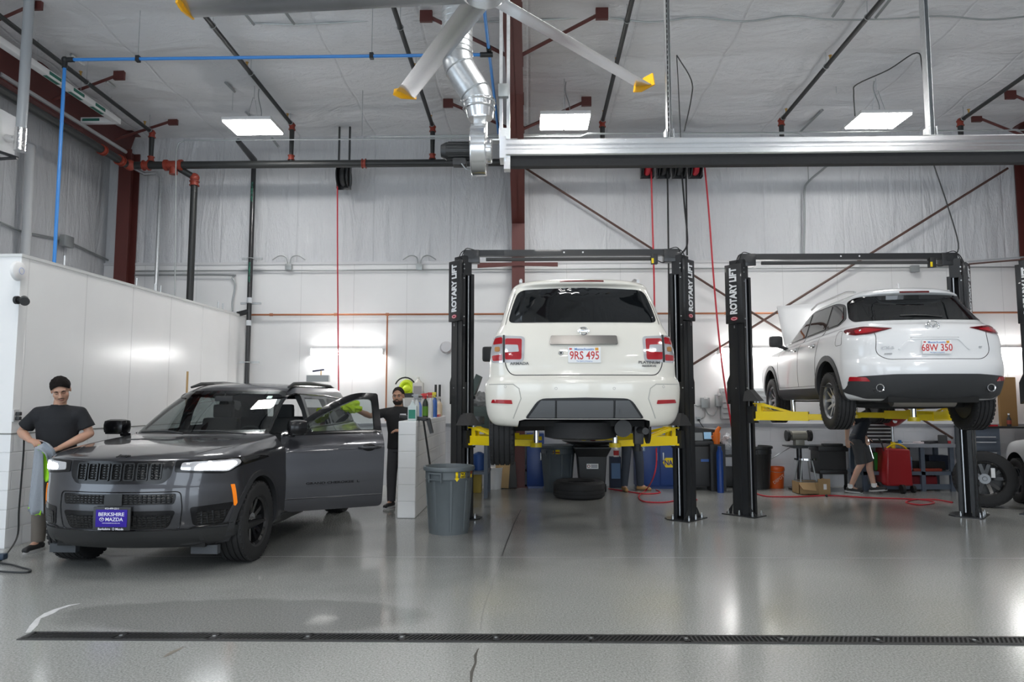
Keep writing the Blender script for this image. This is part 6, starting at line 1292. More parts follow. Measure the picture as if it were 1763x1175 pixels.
# lone tyre on the floor
ty = aZ(1000, 862); ty.y += .36; pr = [(.21, .03), (.24, .0), (.33, .0), (.365, .03), (.372, .06), (.372, .075), (.364, .078), (.364, .09), (.372, .093), (.372, .13), (.364, .133), (.364, .145), (.372, .148), (.372, .20), (.365, .23), (.33, .26), (.24, .26), (.21, .23), (.225, .13), (.21, .03)]; pr = [(a*1.13, b*1.05) for a, b in pr]
one(MB().lathe(pr, (ty.x, ty.y, 0), n=48, cap=False), 'spare_tyre_off_car', M_RUB, 'single car tyre lying flat on the floor below the raised SUV', 'tyre', origin=(ty.x, ty.y, 0))
# red hoses on the floor
def fhose(pts, label, group='red hoses on the floor', r=.011): return one(MB().tube(bez([V((*aZ(*p).to_2d(), r+.001)) for p in pts], 8), r, 8), 'air_hose', M_REDHOSE, label, 'hose', group)
h1 = [aY(1130, 772, 11.6), aY(1130, 800, 11.6), aY(1124, 825, 11.6)]+[V((*aZ(*p).to_2d(), .012)) for p in ((1112, 846), (1100, 856), (1108, 865), (1140, 867), (1165, 864), (1200, 862))]
one(MB().tube(bez(h1, 7), .011, 8), 'air_hose', M_REDHOSE, 'red hose looping onto the floor in front of the badge cabinet', 'hose', 'red hoses on the floor')
fhose([(1048, 843), (1080, 848), (1110, 852), (1136, 850), (1130, 845)], 'short red hose beside the tan boots')
fhose([(1290, 842), (1300, 850), (1320, 856), (1370, 857), (1430, 855), (1500, 859), (1570, 861), (1600, 864), (1608, 868), (1585, 871), (1560, 867), (1575, 862), (1610, 862), (1640, 867)], 'long red hose lying across the floor between the second lift posts, with a loop')
one(MB().sph(V((*aZ(1423, 856).to_2d(), .02)), .022), 'hose_coupler', M_BLKPL, 'small black coupler on the long red floor hose', 'coupler')
# service machine
am = thing('service_machine', 'black wheeled service machine with a small screen between the lifts', 'machine', aZ(1218, 846)+V((0, .3, 0))); X, Y = am.location.x, am.location.y; zz = aY(1218, 765, Y).z
MB().box((0, 0, zz*.53), (.52, .5, zz*.9), bev=.05).box((0, 0, zz+.02), (.56, .5, .08), bev=.03).build('body', mat('charcoal plastic', (.03, .031, .034), .5), am, local=True)
MB().prism([(-.22, 0), (.24, 0), (.20, .22), (-.20, .27)], (0, .25, 0), (0, -.15, zz+.05)).build('console', M_BLKPL, am, local=True, bev=.012)
MB().box((.06, -.17, zz+.16), (.13, .012, .12), rot=Euler((R(-12), 0, 0)).to_matrix()).build('screen', mat('lcd', (.1, .2, .3), .2, emit=(.3, .5, .7), es=.5), am, local=True)
MB().box((-.1, -.17, zz+.14), (.14, .012, .14), rot=Euler((R(-12), 0, 0)).to_matrix()).build('gauge_panel', mat('grey gauge', (.25, .27, .28), .4), am, local=True)
MB().box((-.02, -.256, zz*.66), (.14, .006, .045)).build('brand_strip', mat('blue strip', (.05, .15, .5), .4), am, local=True)
for s in (-1, 1): MB().cyl((s*.24, -.08, .11), (s*.29, -.08, .11), .11, n=20).build('wheel', M_RUB, am, local=True)
MB().tube(arc((0, .26, zz), .28, 0, pi, 10, (1, 0, 0), (0, 0, .4)), .015).build('handle', M_BLKPL, am, local=True)
q = aY(1234, 765, 12.5); fn = thing('funnel', 'orange plastic jug with a tall spout behind the black service machine', 'jug', q)
MB().lathe([(.001, 0), (.05, 0), (.065, .19), (.06, .2)], q, n=20).tube([q+V((0, 0, .18)), q+V((.02, 0, .24)), q+V((.06, 0, .30))], [.045, .04, .03], 12).build('body', mat('orange plastic', (.85, .19, .02), .35), fn); MB().tube([q+V((-.05, 0, .16)), q+V((-.09, 0, .13)), q+V((-.05, 0, .05))], .009).build('handle', mat('orange plastic', (.85, .19, .02), .35), fn)
one(MB().b2(q.x-.14, q.x+.12, 12.4, 12.7, 0, q.z), 'equipment_stand', M_BLKPL, 'black stand under the orange jug', 'stand')
q = aY(1241, 812, 12.2); q.z = aY(1241, 812, 12.2).z
t = thing('gas_bottle', 'slim blue bottle beside the black service machine', 'bottle', (q.x, 12.25, .38)); MB().lathe([(.001, 0), (.055, 0), (.055, .68), (.03, .75), (.03, .79)], (q.x, 12.25, 0), n=20).build('body', mat('deep blue', (.01, .06, .3), .3), t)
q = aZ(1255, 840); t = thing('equipment_case', 'low black case on the floor left of the second lift post', 'case', q+V((0, .2, 0))); MB().box(q+V((0, .2, .19)), (.42, .35, .36), bev=.02).build('body', M_BLKPL, t); MB().box(q+V((.12, .02, .2)), (.06, .01, .26)).build('label', M_WHITE, t)
q = aY(1258, 765, 12.6); t = thing('plastic_sheet', 'clear plastic bag and small tray behind the slanting red hose', 'bag', q); mb = MB()
blob(mb, q, .15, (1, .6, 1.1), .5, 2.2, 7)
mb.build('bag', mat('frosted plastic', (.6, .62, .64), .25), t, smooth=0); MB().b2(q.x-.16, q.x+.16, 12.45, 12.7, q.z-.22, q.z-.19).build('tray', M_BLKPL, t)
# electrical boxes on the wall
for (px, py, w_, h_, lab) in ((1214, 694, .16, .19, 'grey electrical box with a latch on the wall right of the nearer lift'), (1237, 690, .12, .22, 'grey disconnect switch left of the louvred wall panel')):
    q = aY(px, py, YB-.1); t = thing('electrical_box', lab, 'electrical box', q); MB().box(q, (w_, .1, h_), bev=.01).build('box', M_COND, t); MB().box(q+V((0, -.05, h_*.5)), (w_*.4, .03, .05), bev=.005).build('latch', M_WHITE, t)
one(MB().tube(bez([aY(1214, 704, YB-.1), aY(1213, 718, YB-.1), aY(1204, 723, YB-.1)], 5), .012).tube(bez([aY(1214, 704, YB-.1), aY(1220, 714, YB-.1), aY(1230, 715, YB-.1), aY(1236, 700, YB-.1)], 5), .012).tube(bez([aY(1196, 698, YB-.1), aY(1203, 700, YB-.1), aY(1208, 696, YB-.1)], 5), .012), 'wall_cable', M_COND, 'curved cables between the electrical boxes', 'cable')
q = aY(1202, 722, YB-.1); t = thing('wall_outlet', 'small outlet with a plug and cord above the service machine', 'outlet', q); MB().box(q, (.08, .04, .08)).build('plate', M_COND, t); MB().box(q+V((0, -.04, -.02)), (.04, .05, .04)).tube(bez([q+V((0, -.06, -.03)), q+V((.04, -.08, -.1)), q+V((.10, -.1, -.2))], 5), .008).build('cord', M_BLKPL, t)
q0, q1 = aY(1241, 669, YB-.14), aY(1335, 723, YB-.14); lp = thing('wall_panel_box', 'grey louvred metal panel on the wall behind the second lift post', 'panel', ((q0.x+q1.x)/2, YB-.14, q1.z))
MB().b2(q0.x, q1.x, YB-.14, YB-.03, q1.z, q0.z, bev=.005).build('body', mat('grey enamel', (.42, .44, .45), .4), lp); mb = MB()
for k in range(6): zz = q1.z+(q0.z-q1.z)*(k+.5)/6; mb.b2(q0.x+.03, q1.x-.03, YB-.155, YB-.14, zz-.025, zz+.005)
mb.build('louvre', mat('grey enamel', (.42, .44, .45), .4), lp)
# second bay: bin, bucket, grinder, stool, cartons, cart
bin_((aZ(1306, 842).x, 12.9, 0), .22, .27, .76, M_BLKPL, 'black plastic bin half hidden by the second lift post')
q = aZ(1341, 842); ob = thing('bucket', 'orange plastic bucket with faded white print', 'bucket', (q.x, 12.95, 0)); M_OR = mat('bucket orange', (.75, .12, .015), .4)
MB().lathe([(.001, 0), (.13, 0), (.148, .32), (.155, .33), (.155, .35), (.15, .38), (.143, .38), (.125, .02), (.001, .02)], n=28).build('body', M_OR, ob, local=True)
textmb('DEPOT', .05, plane_T((.0, -.142, .17), (.8, 0, .6), (-.6, 0, .8)), .004, .02).build('print', mat('faded print', (.75, .45, .35), .6), ob, local=True, smooth=0); MB().tube([V((cos(a)*.155, -abs(sin(a))*.15, .33-sin(a)*.04)) for a in [pi*i/10 for i in range(11)]], .004).build('handle', M_COND, ob, local=True)
gx = aY(1375, 760, 12.7).x; gz = aY(1375, 768, 12.7).z
gr = thing('bench_grinder', 'bench grinder on a black pedestal behind the metal stool', 'grinder', (gx, 12.7, 0))
MB().cyl((0, 0, 0), (0, 0, .03), .2, n=24).cyl((0, 0, .03), (0, 0, gz), .045, n=16).box((0, 0, gz), (.5, .25, .02)).box((0, 0, gz-.02), (.26, .2, .04)).build('pedestal', M_BLACK, gr, local=True)
MB().box((0, 0, gz+.06), (.16, .15, .1), bev=.01).cyl((-.13, 0, gz+.18), (.13, 0, gz+.18), .085, n=20).build('motor', mat('grey green casting', (.3, .29, .25), .4, .3), gr, local=True)
for s in (-1, 1): MB().cyl((s*.17, 0, gz+.18), (s*.22, 0, gz+.18), .1, n=24).cyl((s*.12, 0, gz+.18), (s*.17, 0, gz+.18), .02).build('grinding_wheel', M_BLKPL, gr, local=True)
one(MB().tube(bez([V((gx-.1, 12.7, gz+.0)), aY(1345, 780, 12.9), aY(1318, 797, 12.9)], 6), .008), 'power_cord', M_COND, 'thin cord sagging from the bench grinder', 'cord')
q = aZ(1386, 834); q.y = 12.3; q.x = aY(1386, 800, 12.3).x; sz = aY(1386, 789, 12.3).z; st = thing('metal_stool', 'round shop stool with a shiny seat in front of the grinder', 'stool', (q.x, 12.3, 0))
MB().cyl((0, 0, sz-.03), (0, 0, sz), .18, n=28).build('seat', M_CHROME, st, local=True)
for k in range(4): a = pi/4+k*pi/2; MB().cyl((cos(a)*.12, sin(a)*.12, sz-.03), (cos(a)*.23, sin(a)*.23, 0), .012, n=10).build('leg', M_COND, st, local=True)
MB().torus((0, 0, .2), .19, .008, (0, 0, 1), 28, 6).build('foot_ring', M_COND, st, local=True)
q = aZ(1402, 851); cb = thing('cardboard_box', 'open cardboard box of grey parts on the floor by the stool', 'box', (q.x, 12.2, 0))
MB().b2(-.28, .24, -.16, -.15, 0, .2).b2(-.28, .24, .15, .16, 0, .2).b2(-.28, -.27, -.16, .16, 0, .2).b2(.23, .24, -.16, .16, 0, .24).b2(-.28, .24, -.16, .16, 0, .01).b2(.04, .24, -.165, -.15, 0, .26).build('carton', bx_, cb, local=True, smooth=0)
MB().add([(-.30, -.16, .2), (-.02, -.16, .2), (-.05, -.30, .08), (-.26, -.28, .10), (-.30, -.165, .2), (-.02, -.165, .2), (-.05, -.305, .08), (-.26, -.285, .10)], [(0, 1, 2, 3), (7, 6, 5, 4), (0, 4, 5, 1), (1, 5, 6, 2), (2, 6, 7, 3), (3, 7, 4, 0)]).build('flap', bx_, cb, local=True, smooth=0); MB().box((.15, -.17, .13), (.05, .004, .09)).build('label', M_WHITE, cb, local=True)
mb = MB()
for k in range(6): mb.sph((-.2+.065*k, random.uniform(-.06, .06), .17+random.uniform(0, .06)), .06, (1.2, 1, .8), 10, 6)
one(mb, 'metal_parts', mat('grey castings', (.12, .12, .13), .5, .4), 'grey metal parts heaped in the open cardboard box', 'parts', kind='stuff'); bpy.data.objects['metal_parts'].location = V((q.x-.03, 12.2, .06))
xa, xb = aY(1408, 800, 12.6).x, aY(1460, 800, 12.6).x; zz = aY(1430, 768, 12.6).z; ct = thing('service_cart', 'black two-shelf service cart behind the walking mechanic', 'cart', ((xa+xb)/2, 12.8, 0))
MB().b2(xa, xb, 12.55, 13.0, zz-.1, zz, bev=.02).b2(xa+.02, xb-.02, 12.57, 13.0, .28, .36, bev=.02).b2(xa+.03, xb-.03, 12.6, 12.98, .36, zz-.1).build('body', M_BLKPL, ct)
for x in (xa+.05, xb-.05): MB().cyl((x-.02, 12.6, .05), (x+.02, 12.6, .05), .05, n=14).b2(x-.02, x+.02, 12.58, 12.62, .05, .3).build('caster', M_RUB, ct)
MB().box(((xa+xb)/2, 12.6, zz+.02), (.35, .1, .04), bev=.01).build('tool_tray', M_BLKPL, ct)
# bench with tools, tool chest, oil drainer
YBn = 12.45; x0, x1 = aY(1486, 765, YBn).x, aY(1645, 765, YBn).x; zb = aY(1560, 765, YBn).z; M_SL = mat('slate bench enamel', (.12, .15, .20), .45)
bn = thing('work_bench', 'slate blue workbench behind the red oil drainer', 'workbench', ((x0+x1)/2, 12.8, 0)); MB().b2(x0, x1, YBn, 13.1, zb-.06, zb).build('top', mat('grey bench top', (.3, .32, .36), .4), bn)
MB().b2(x0, x1, YBn+.05, 13.1, .28, .34).build('lower_shelf', M_SL, bn)
for x in (x0+.04, x1-.04, (x0+x1)/2+.25):
    for y in (YBn+.08, 13.0): MB().b2(x-.035, x+.035, y-.03, y+.03, 0, zb-.06).build('leg', M_SL, bn)
MB().b2(x0, x1, YBn+.08, YBn+.1, .03, .12).build('foot_rail', M_SL, bn)
q0, q1 = aY(1487, 722, 12.75), aY(1535, 760, 12.75); tch = thing('tool_chest', 'red and black tool chest with bright drawer pulls on the bench', 'tool chest', ((q0.x+q1.x)/2, 12.8, zb)); zt_ = q0.z
MB().b2(q0.x, q1.x, 12.7, 13.1, zb, zt_, bev=.008).build('body', mat('dark tool chest', (.05, .02, .02), .4), tch)
for k in range(6):
    a_, b_ = zb+.02+(zt_-zb-.04)*k/6, zb+.02+(zt_-zb-.04)*(k+1)/6; d = MB().b2(q0.x+.015, q1.x-.015, 12.685, 12.70, a_+.005, b_-.005).build('drawer', mat('black drawer', (.03, .03, .032), .4), tch); MB().b2(q0.x+.02, q1.x-.02, 12.672, 12.686, b_-.03, b_-.008).build('drawer_pull', mat('bright pull', (.75, .76, .77), .3, .4), d)
od = thing('oil_drainer', 'red wheeled oil drain tank with a red catch bowl on top', 'oil drainer', (aZ(1536, 846).x, aZ(1536, 846).y-.1, 0)); M_RD = mat('red enamel tank', (.36, .015, .02), .4, coat=.3)
Yo = od.location.y; zt_ = aY(1536, 773, Yo).z; zbw = aY(1535, 725, Yo).z
MB().prism([(-.24, .12), (.22, .12), (.19, zt_), (-.21, zt_+.02)], (0, .42, 0), (0, -.2, 0)).build('tank', M_RD, od, local=True, bev=.03)
MB().cyl((0, 0, zt_), (0, 0, zbw-.02), .022, n=12).build('stem', M_GALV, od, local=True); MB().cyl((0, 0, zt_), (0, 0, zt_+.12), .035, n=12).tube(bez([(-.16, -.1, zt_+.02), (-.05, -.14, zt_+.09), (.1, -.1, zt_+.06), (.22, -.05, zt_-.03), (.12, -.12, zt_-.08)], 6), .014, 8).build('hose', M_YEL, od, local=True)
MB().lathe([(.03, -.06), (.10, -.04), (.22, .06), (.24, .10), (.23, .10), (.2, .07), (.03, -.02)], (0, 0, zbw-.04), n=28).build('catch_bowl', M_RD, od, local=True); MB().lathe([(.001, 0), (.04, 0), (.03, .004)], (-.05, -.2, zbw+.0), (0, -1, .3), n=6).build('badge', M_WHITE, od, local=True)
for x, y, r in ((-.27, 0, .085), (.0, -.25, .075), (.26, -.1, .06), (.2, .2, .06)): MB().cyl((x-.025, y, r), (x+.025, y, r), r, n=18).build('wheel', M_RUB, od, local=True)
MB().tube([(-.28, .1, .15), (-.3, .12, zt_-.1), (-.38, .05, zt_+.12), (-.36, 0, zt_+.16)], .012).tube([(-.2, -.1, zt_-.05), (-.26, -.12, zt_+.12), (-.3, -.1, zt_+.2)], .012).build('handle', M_BLKPL, od, local=True)
bottle('jug', 1560, 812, YBn+.15, .36, .085, mat('pale blue jug', (.25, .4, .55), .2), (.8, .8, .8), 'pale blue fluid jug with a printed label on the bench shelf', 'jug', (.05, .15, .5), ztop=.34)
one(MB().box((aY(1498, 800, YBn+.2).x, YBn+.2, .34+.17), (.26, .2, .32), bev=.03), 'green_case', mat('green plastic', (.03, .22, .03), .4), 'green plastic case on the bottom shelf behind the walking mechanic', 'case')
one(MB().box((aY(1497, 800, YBn+.1).x, YBn+.09, .34+.17), (.12, .02, .16), bev=.01), 'wooden_block', mat('brown block', (.25, .12, .05), .6), 'brown patch leaning on the green case', 'block')
for k, (px, w_, h_, m, lb) in enumerate(((1590, .5, .05, M_ORF, 'long flat red tool tray on the lower bench shelf'), (1600, .6, .16, M_BLKPL, 'long black case on the lower bench shelf'), (1625, .34, .26, mat('navy case', (.02, .03, .06), .5), 'dark blue case at the right end of the lower bench shelf'))):
    x = aY(px, 800, YBn+.2).x; one(MB().box((x, YBn+.12+.2*(k > 0)+.12*(k == 2), .34+h_/2), (w_, .1 if k == 0 else .18, h_), bev=.01), 'tool_case', m, lb, 'tool case')
one(MB().box((aY(1580, 830, YBn+.3).x, YBn+.3, .14), (.55, .3, .24), bev=.05), 'red_bag', mat('dark red bag', (.25, .02, .03), .7), 'dark red tool bag on the floor under the bench', 'bag')
random.seed(3)
nm = ('grey paper sheet', 'black ratchet', 'crumpled white rag', 'black tray', 'small blue cap', 'dark power tool', 'red handle')
for k, (px, w_, d_, h_, c) in enumerate(((1555, .35, .2, .01, (.7, .7, .72)), (1540, .3, .04, .03, (.03, .03, .03)), (1585, .2, .15, .035, (.8, .72, .74)), (1600, .3, .15, .05, (.05, .05, .055)), (1549, .05, .05, .06, (.05, .2, .5)), (1623, .16, .14, .15, (.04, .04, .04)), (1634, .07, .05, .05, (.5, .02, .03)))):
    x = aY(px, 760, YBn+.15).x; one(MB().box((x, YBn+.15, zb+h_/2), (w_, d_, h_), rz=.2*k, bev=min(h_, .02)*.4), 'bench_item', mat('bench item %d' % k, c, .5), nm[k]+' lying on the slate blue workbench', 'tool')
# right end: drawer cabinet, plywood, big wheel, white car edge
YD = 12.5; q0, q1 = aY(1672, 738, YD), aY(1724, 795, YD); dc = thing('drawer_cabinet', 'slate blue drawer cabinet on legs behind the loose wheel', 'drawer cabinet', ((q0.x+q1.x)/2, YD+.2, 0))
MB().b2(q0.x, q1.x, YD, YD+.5, q1.z, q0.z, bev=.006).build('body', M_SL, dc)
for x in (q0.x+.04, q1.x-.04):
    for y in (YD+.04, YD+.45): MB().b2(x-.025, x+.025, y-.025, y+.025, 0, q1.z).build('leg', M_SL, dc)
for k, (a_, b_) in enumerate(((.03, .30), (.33, .62), (.65, .78))):
    z0, z1 = q1.z+(q0.z-q1.z)*a_, q1.z+(q0.z-q1.z)*b_; d = MB().b2(q0.x+.02, q1.x-.05, YD-.018, YD, z0, z1, bev=.004).build('drawer', M_SL, dc); MB().b2(q0.x+.06, q1.x-.09, YD-.035, YD-.018, z1-.03, z1-.015).build('drawer_pull', mat('bright pull', (.75, .76, .77), .3, .4), d)
MB().b2(q0.x, q1.x+1.2, YD-.02, YD+.5, q0.z, q0.z+.03).build('top', M_BLKPL, dc)
q0, q1 = aY(1716, 650, YD+.35), aY(1750, 737, YD+.35); one(MB().b2(q0.x, q1.x, YD+.3, YD+.36, aY(1730, 738, YD).z+.03, q0.z), 'plywood_sheet', mat('brown board', (.30, .17, .06), .6, var=.1, vs=3), 'tall brown board standing on the drawer cabinet top', 'board')
q = aY(1738, 738, YD+.1); q.z = aY(1730, 738, YD).z+.03
t = thing('bottle', 'small bottle with a red label by the brown board', 'bottle', q); MB().lathe([(.001, 0), (.035, 0), (.035, .13), (.015, .17), (.015, .2)], q, n=16).build('body', M_BLKPL, t); MB().lathe([(.036, .04), (.036, .11)], q, n=16, cap=False).build('label', M_ORF, t); MB().cyl(q+V((0, 0, .2)), q+V((0, 0, .23)), .016).build('cap', M_WHITE, t)
one(MB().b2(aY(1707, 737, YD).x, aY(1722, 737, YD).x, YD+.05, YD+.12, q.z, q.z+.03, bev=.008), 'red_tool', mat('red grip', (.6, .02, .03), .4), 'small red tool on the drawer cabinet top', 'tool')
lw = thing('loose_wheel', 'large black wheel with its tyre standing behind the right post of the second lift', 'wheel', (6.80, 10.72, 0)); 
wheel(lw, 0, 0, .41, .41, .27, -1, 'black'); lw.rotation_euler = (0, R(6), R(62)); _W[lw.name] = Matrix.Translation(lw.location) @ lw.rotation_euler.to_matrix().to_4x4()
MB().box((-.15, -.1, .5), (.01, .05, .14)).build('wheel_tag', M_WHITE, lw, local=True)
# white car at the right edge, just its rear quarter in view
M_ = M_WPAINT; wc = thing('car', 'white car cut off by the right edge, only a wheel arch and wheel showing', 'car', (8.12, 9.6, 0), R(-13))
Wr = [dict(z=.24, yf=1.9, yr=-1.95, w=.80, br=.1), dict(z=.30, yf=2.15, yr=-2.15, w=.88, br=.16, cf=(.4, .4), bf=.2), dict(z=.60, yf=2.25, yr=-2.25, w=.92, br=.2, cf=(.4, .4), bf=.25), dict(z=.85, yf=2.2, yr=-2.22, w=.91, br=.2, cf=(.4, .4), bf=.25), dict(z=.96, yf=2.0, yr=-2.15, w=.86, br=.2, cf=(.35, .3), bf=.2), dict(z=1.0, yf=1.1, yr=-2.1, w=.82, br=.2), dict(z=1.32, yf=.5, yr=-1.8, w=.68), dict(z=1.46, yf=.0, yr=-1.5, w=.5), dict(z=1.48, yf=-.3, yr=-1.2, w=.2)]
me, bv = body_from(Wr, [M_, M_DARK]); finish_body(carve(me, [cutter(archcut(s, y, .36, .42), M_DARK) for s in (-1, 1) for y in (-1.38, 1.38)]), 'body', wc)
for s in (-1, 1):
    patch(MB(), bv, 'left' if s < 0 else 'right', rounded([(.8, 1.05), (-1.6, 1.08), (-1.2, 1.36), (.2, 1.36)], .06), .004, .02, .08).build('side_window', M_PRIV, wc, local=True)
    for y in (-1.38, 1.38): wheel(wc, s*.80, y, .345, .345, .22, s, 'dark')
# raised vehicle fragment on the third lift
rv = thing('car', 'white car raised on the third lift, only a sliver showing at the right edge', 'car', (8.97, 9.9, 1.42), R(-2))
me, bv = body_from([dict(r) for r in Wr], [M_, M_DARK]); finish_body(carve(me, [cutter(archcut(s, y, .36, .42), M_DARK) for s in (-1, 1) for y in (-1.38, 1.38)]), 'body', rv)
for s in (-1, 1):
    for y in (-1.38, 1.38): wheel(rv, s*.80, y, .25, .345, .22, s, 'dark')
# ------------------------------------------------------------------ left wall fittings
def onpart(px, py, off=.0): r = ray(px, py); n = V((pd.y, -pd.x, 0)); t = (PA-V((0, 0, CH))).dot(n)/r.dot(n); return V((0, 0, CH))+r*t+n*off
nP = V((pd.y, -pd.x, 0))
q = onpart(30, 467); t = thing('wall_speaker', 'round white dome on the white partition near its top corner', 'wireless access point', q); MB().lathe([(.001, .05), (.06, .048), (.10, .03), (.11, 0)], q, nP, n=32).build('dome', M_WHITE, t); MB().torus(q+nP*.05, .035, .003, nP, 24, 6).build('ring', mat('pale ring', (.5, .55, .8), .4), t)
q = onpart(27, 517); t = thing('security_camera', 'black bullet camera on the white partition', 'camera', q); MB().cyl(q, q+nP*.03, .045, n=20).tube([q+nP*.03, q+nP*.09+V((0, -.02, -.01))], .025).build('mount', M_BLKPL, t)
cdir = (nP*.6+V((0, -.75, -.22))).normalized(); c0 = q+nP*.10; MB().cyl(c0-cdir*.06, c0+cdir*.14, .042, n=20).cyl(c0+cdir*.14, c0+cdir*.15, .047, n=20).build('camera_body', M_BLKPL, t)
q = onpart(26, 716); t = thing('wall_outlet', 'outlet with a black plug on the white partition behind the man in black', 'outlet', q); mb = MB(); mb.box(q+nP*.008, (.014, .08, .13)); mb.build('plate', mat('steel plate', (.6, .6, .6), .4), t); MB().box(q+nP*.04+V((0, 0, .02)), (.05, .04, .04), bev=.008).box(q+nP*.04+V((0, 0, -.03)), (.05, .04, .04), bev=.008).build('plug', M_BLKPL, t)
cp_ = [onpart(34, 748, .05), onpart(36, 780, .03), onpart(32, 830, .03), onpart(28, 880, .03), onpart(22, 925, .05)]; cp_ += [V((*aZ(*p).to_2d(), .012)) for p in ((8, 960), (-10, 975), (-8, 985), (25, 988), (48, 988), (52, 984), (38, 980), (20, 975), (0, 972))]
one(MB().tube(bez(cp_, 7), .009, 8), 'power_cord', M_BLKPL, 'black power cord hanging down the partition and curling on the floor', 'cord')
q = aZ(2, 966); one(MB().box(q+V((0, 0, .04)), (.09, .07, .06), bev=.015), 'plug_block', mat('dark blue grey plug', (.03, .05, .08), .5), 'dark plug block on the cord at the left edge', 'plug')
# ------------------------------------------------------------------ trench drain and floor marks
DY0, DY1 = aZ(600, 1105).y-.035, aZ(600, 1105).y+.105
da, db = aZ(48, 1096), aZ(1763, 1105); dvec = (V((db.x, db.y, 0))-V((da.x, da.y, 0))); dang = math.atan2(dvec.y, dvec.x)
td = thing('trench_drain', 'long black slotted trench drain grate across the floor', 'floor drain', (da.x, da.y, 0), dang)
Ld = 7.6; L_ = dict(local=True); dw = .068
MB().b2(-.02, Ld, -dw-.012, -dw, .0, .006).b2(-.02, Ld, dw, dw+.012, .0, .006).b2(-.02, -.0, -dw, dw, 0, .006).build('frame', mat('drain frame', (.05, .05, .05), .5), td, **L_, smooth=0)
MB().b2(0, Ld, -dw, dw, .0006, .0012).build('channel', mat('drain void', (.003, .003, .003), .9), td, **L_, smooth=0)
k = 0; x = 0
while x < Ld-.5:
    mb = MB(); mb.b2(x+.004, x+.626, -dw, -dw+.02, .001, .007).b2(x+.004, x+.626, dw-.02, dw, .001, .007).b2(x+.002, x+.02, -dw, dw, .001, .007).b2(x+.61, x+.63, -dw, dw, .001, .007)
    for j in range(19): mb.box((x+.04+j*.0305, 0, .0045), (.012, dw*2.1, .006), rz=R(-28) if (k % 12) != 7 else 0)
    g_ = mb.build('grate', mat('cast iron grate', (.03, .03, .031), .45, .3), td, **L_, smooth=0); MB().cyl((x+.63, 0, .006), (x+.63, 0, .0105), .011, n=10).build('grate_screw', M_GALV, g_, **L_)
    x += .63; k += 1
M_JT = mat('dark joint sealant', (.03, .03, .03), .8)
def strip(pts, w, m, name, label=None):
    mb = MB(); P = [V((*aZ(*p).to_2d(), .0012)) for p in pts]; L2, R2 = [], []
    for i, p in enumerate(P):
        d = (P[min(i+1, len(P)-1)]-P[max(i-1, 0)]).normalized(); n = V((-d.y, d.x, 0)); ww = w[i] if isinstance(w, (list, tuple)) else w; L2.append(p+n*ww/2); R2.append(p-n*ww/2)
    k = len(P); mb.add(L2+R2, [(i, i+1, k+i+1, k+i) for i in range(k-1)]); o = mb.build(name, m, kind='structure', smooth=0); return o
strip([(897, 878), (885, 902), (872, 936), (864, 958)], .012, M_JT, 'trim_5'); strip([(862, 965), (846, 1010), (832, 1050), (826, 1088)], .004, mat('faint joint', (.2, .2, .19), .6), 'trim_6')
strip([(824, 1117), (818, 1130), (819, 1142), (812, 1158), (811, 1176)], [.006, .02, .014, .02, .012], mat('crack filler', (.08, .075, .065), .7), 'trim_7')
strip([(150, 958), (860, 960), (1763, 962)], .006, mat('pale joint', (.55, .55, .54), .5), 'trim_8')
M_TIDE = mat('mineral tide mark', (.62, .62, .62), .6, var=.3, vs=20)
strip([(48, 1090), (58, 1078), (66, 1066), (84, 1057), (98, 1050), (120, 1043), (138, 1040)], [.03, .05, .03, .07, .045, .035, .008], M_TIDE, 'floor_stain')
strip([(283, 1132), (298, 1123), (316, 1115)], [.02, .04, .01], mat('brown scuff', (.2, .18, .15), .5), 'floor_scuff')

for k, (p0, p1) in enumerate((((1668, 451), (1775, 442)), ((1668, 455), (1775, 446)))): one(MB().cyl(aY(*p0, 9.95), aY(*p1, 9.95), .012, n=8), 'lift_tie_rod', M_LCH if k == 0 else mat('brown rod', (.09, .045, .035), .5), ('thin bright rod', 'thin brown rod')[k]+' running from the second lift to the third', 'rod')

q = aY(1060, 838, 12.9); bxx = thing('parts_carton', 'dark carton with blue print beside the booted mechanic', 'box', (q.x, 12.95, 0)); zt2 = aY(1060, 787, 12.9).z
MB().box((0, 0, zt2/2), (.2, .2, zt2), bev=.005).build('carton', mat('dark navy carton', (.02, .03, .06), .6), bxx, local=True); MB().box((0, -.102, zt2*.55), (.16, .004, zt2*.5)).build('print', mat('pale blue print', (.12, .22, .4), .6), bxx, local=True)
bottle('bottle', 1061, 787, 12.9, .24, .05, (.7, .7, .68), (.75, .6, .1), 'white bottle with a red label on the dark carton by the booted mechanic', 'spray', (.5, .04, .04), ztop=zt2)
one(MB().lathe([(.001, 0), (.10, 0), (.11, .26), (.03, .30)], ((xl+xr_)/2+.05, 11.8, .42), n=20), 'fluid_jug', mat('shelf blue', (.02, .07, .25), .4), 'blue jug on the lower shelf of the grey bench', 'jug')
one(MB().lathe([(.001, 0), (.06, 0), (.06, .22), (.02, .25)], (xl+.12, 11.65, .42), n=18), 'spray_can', mat('shelf red', (.25, .02, .03), .4), 'dark red can on the lower shelf of the grey bench', 'can')
from mathutils import noise as mnoise
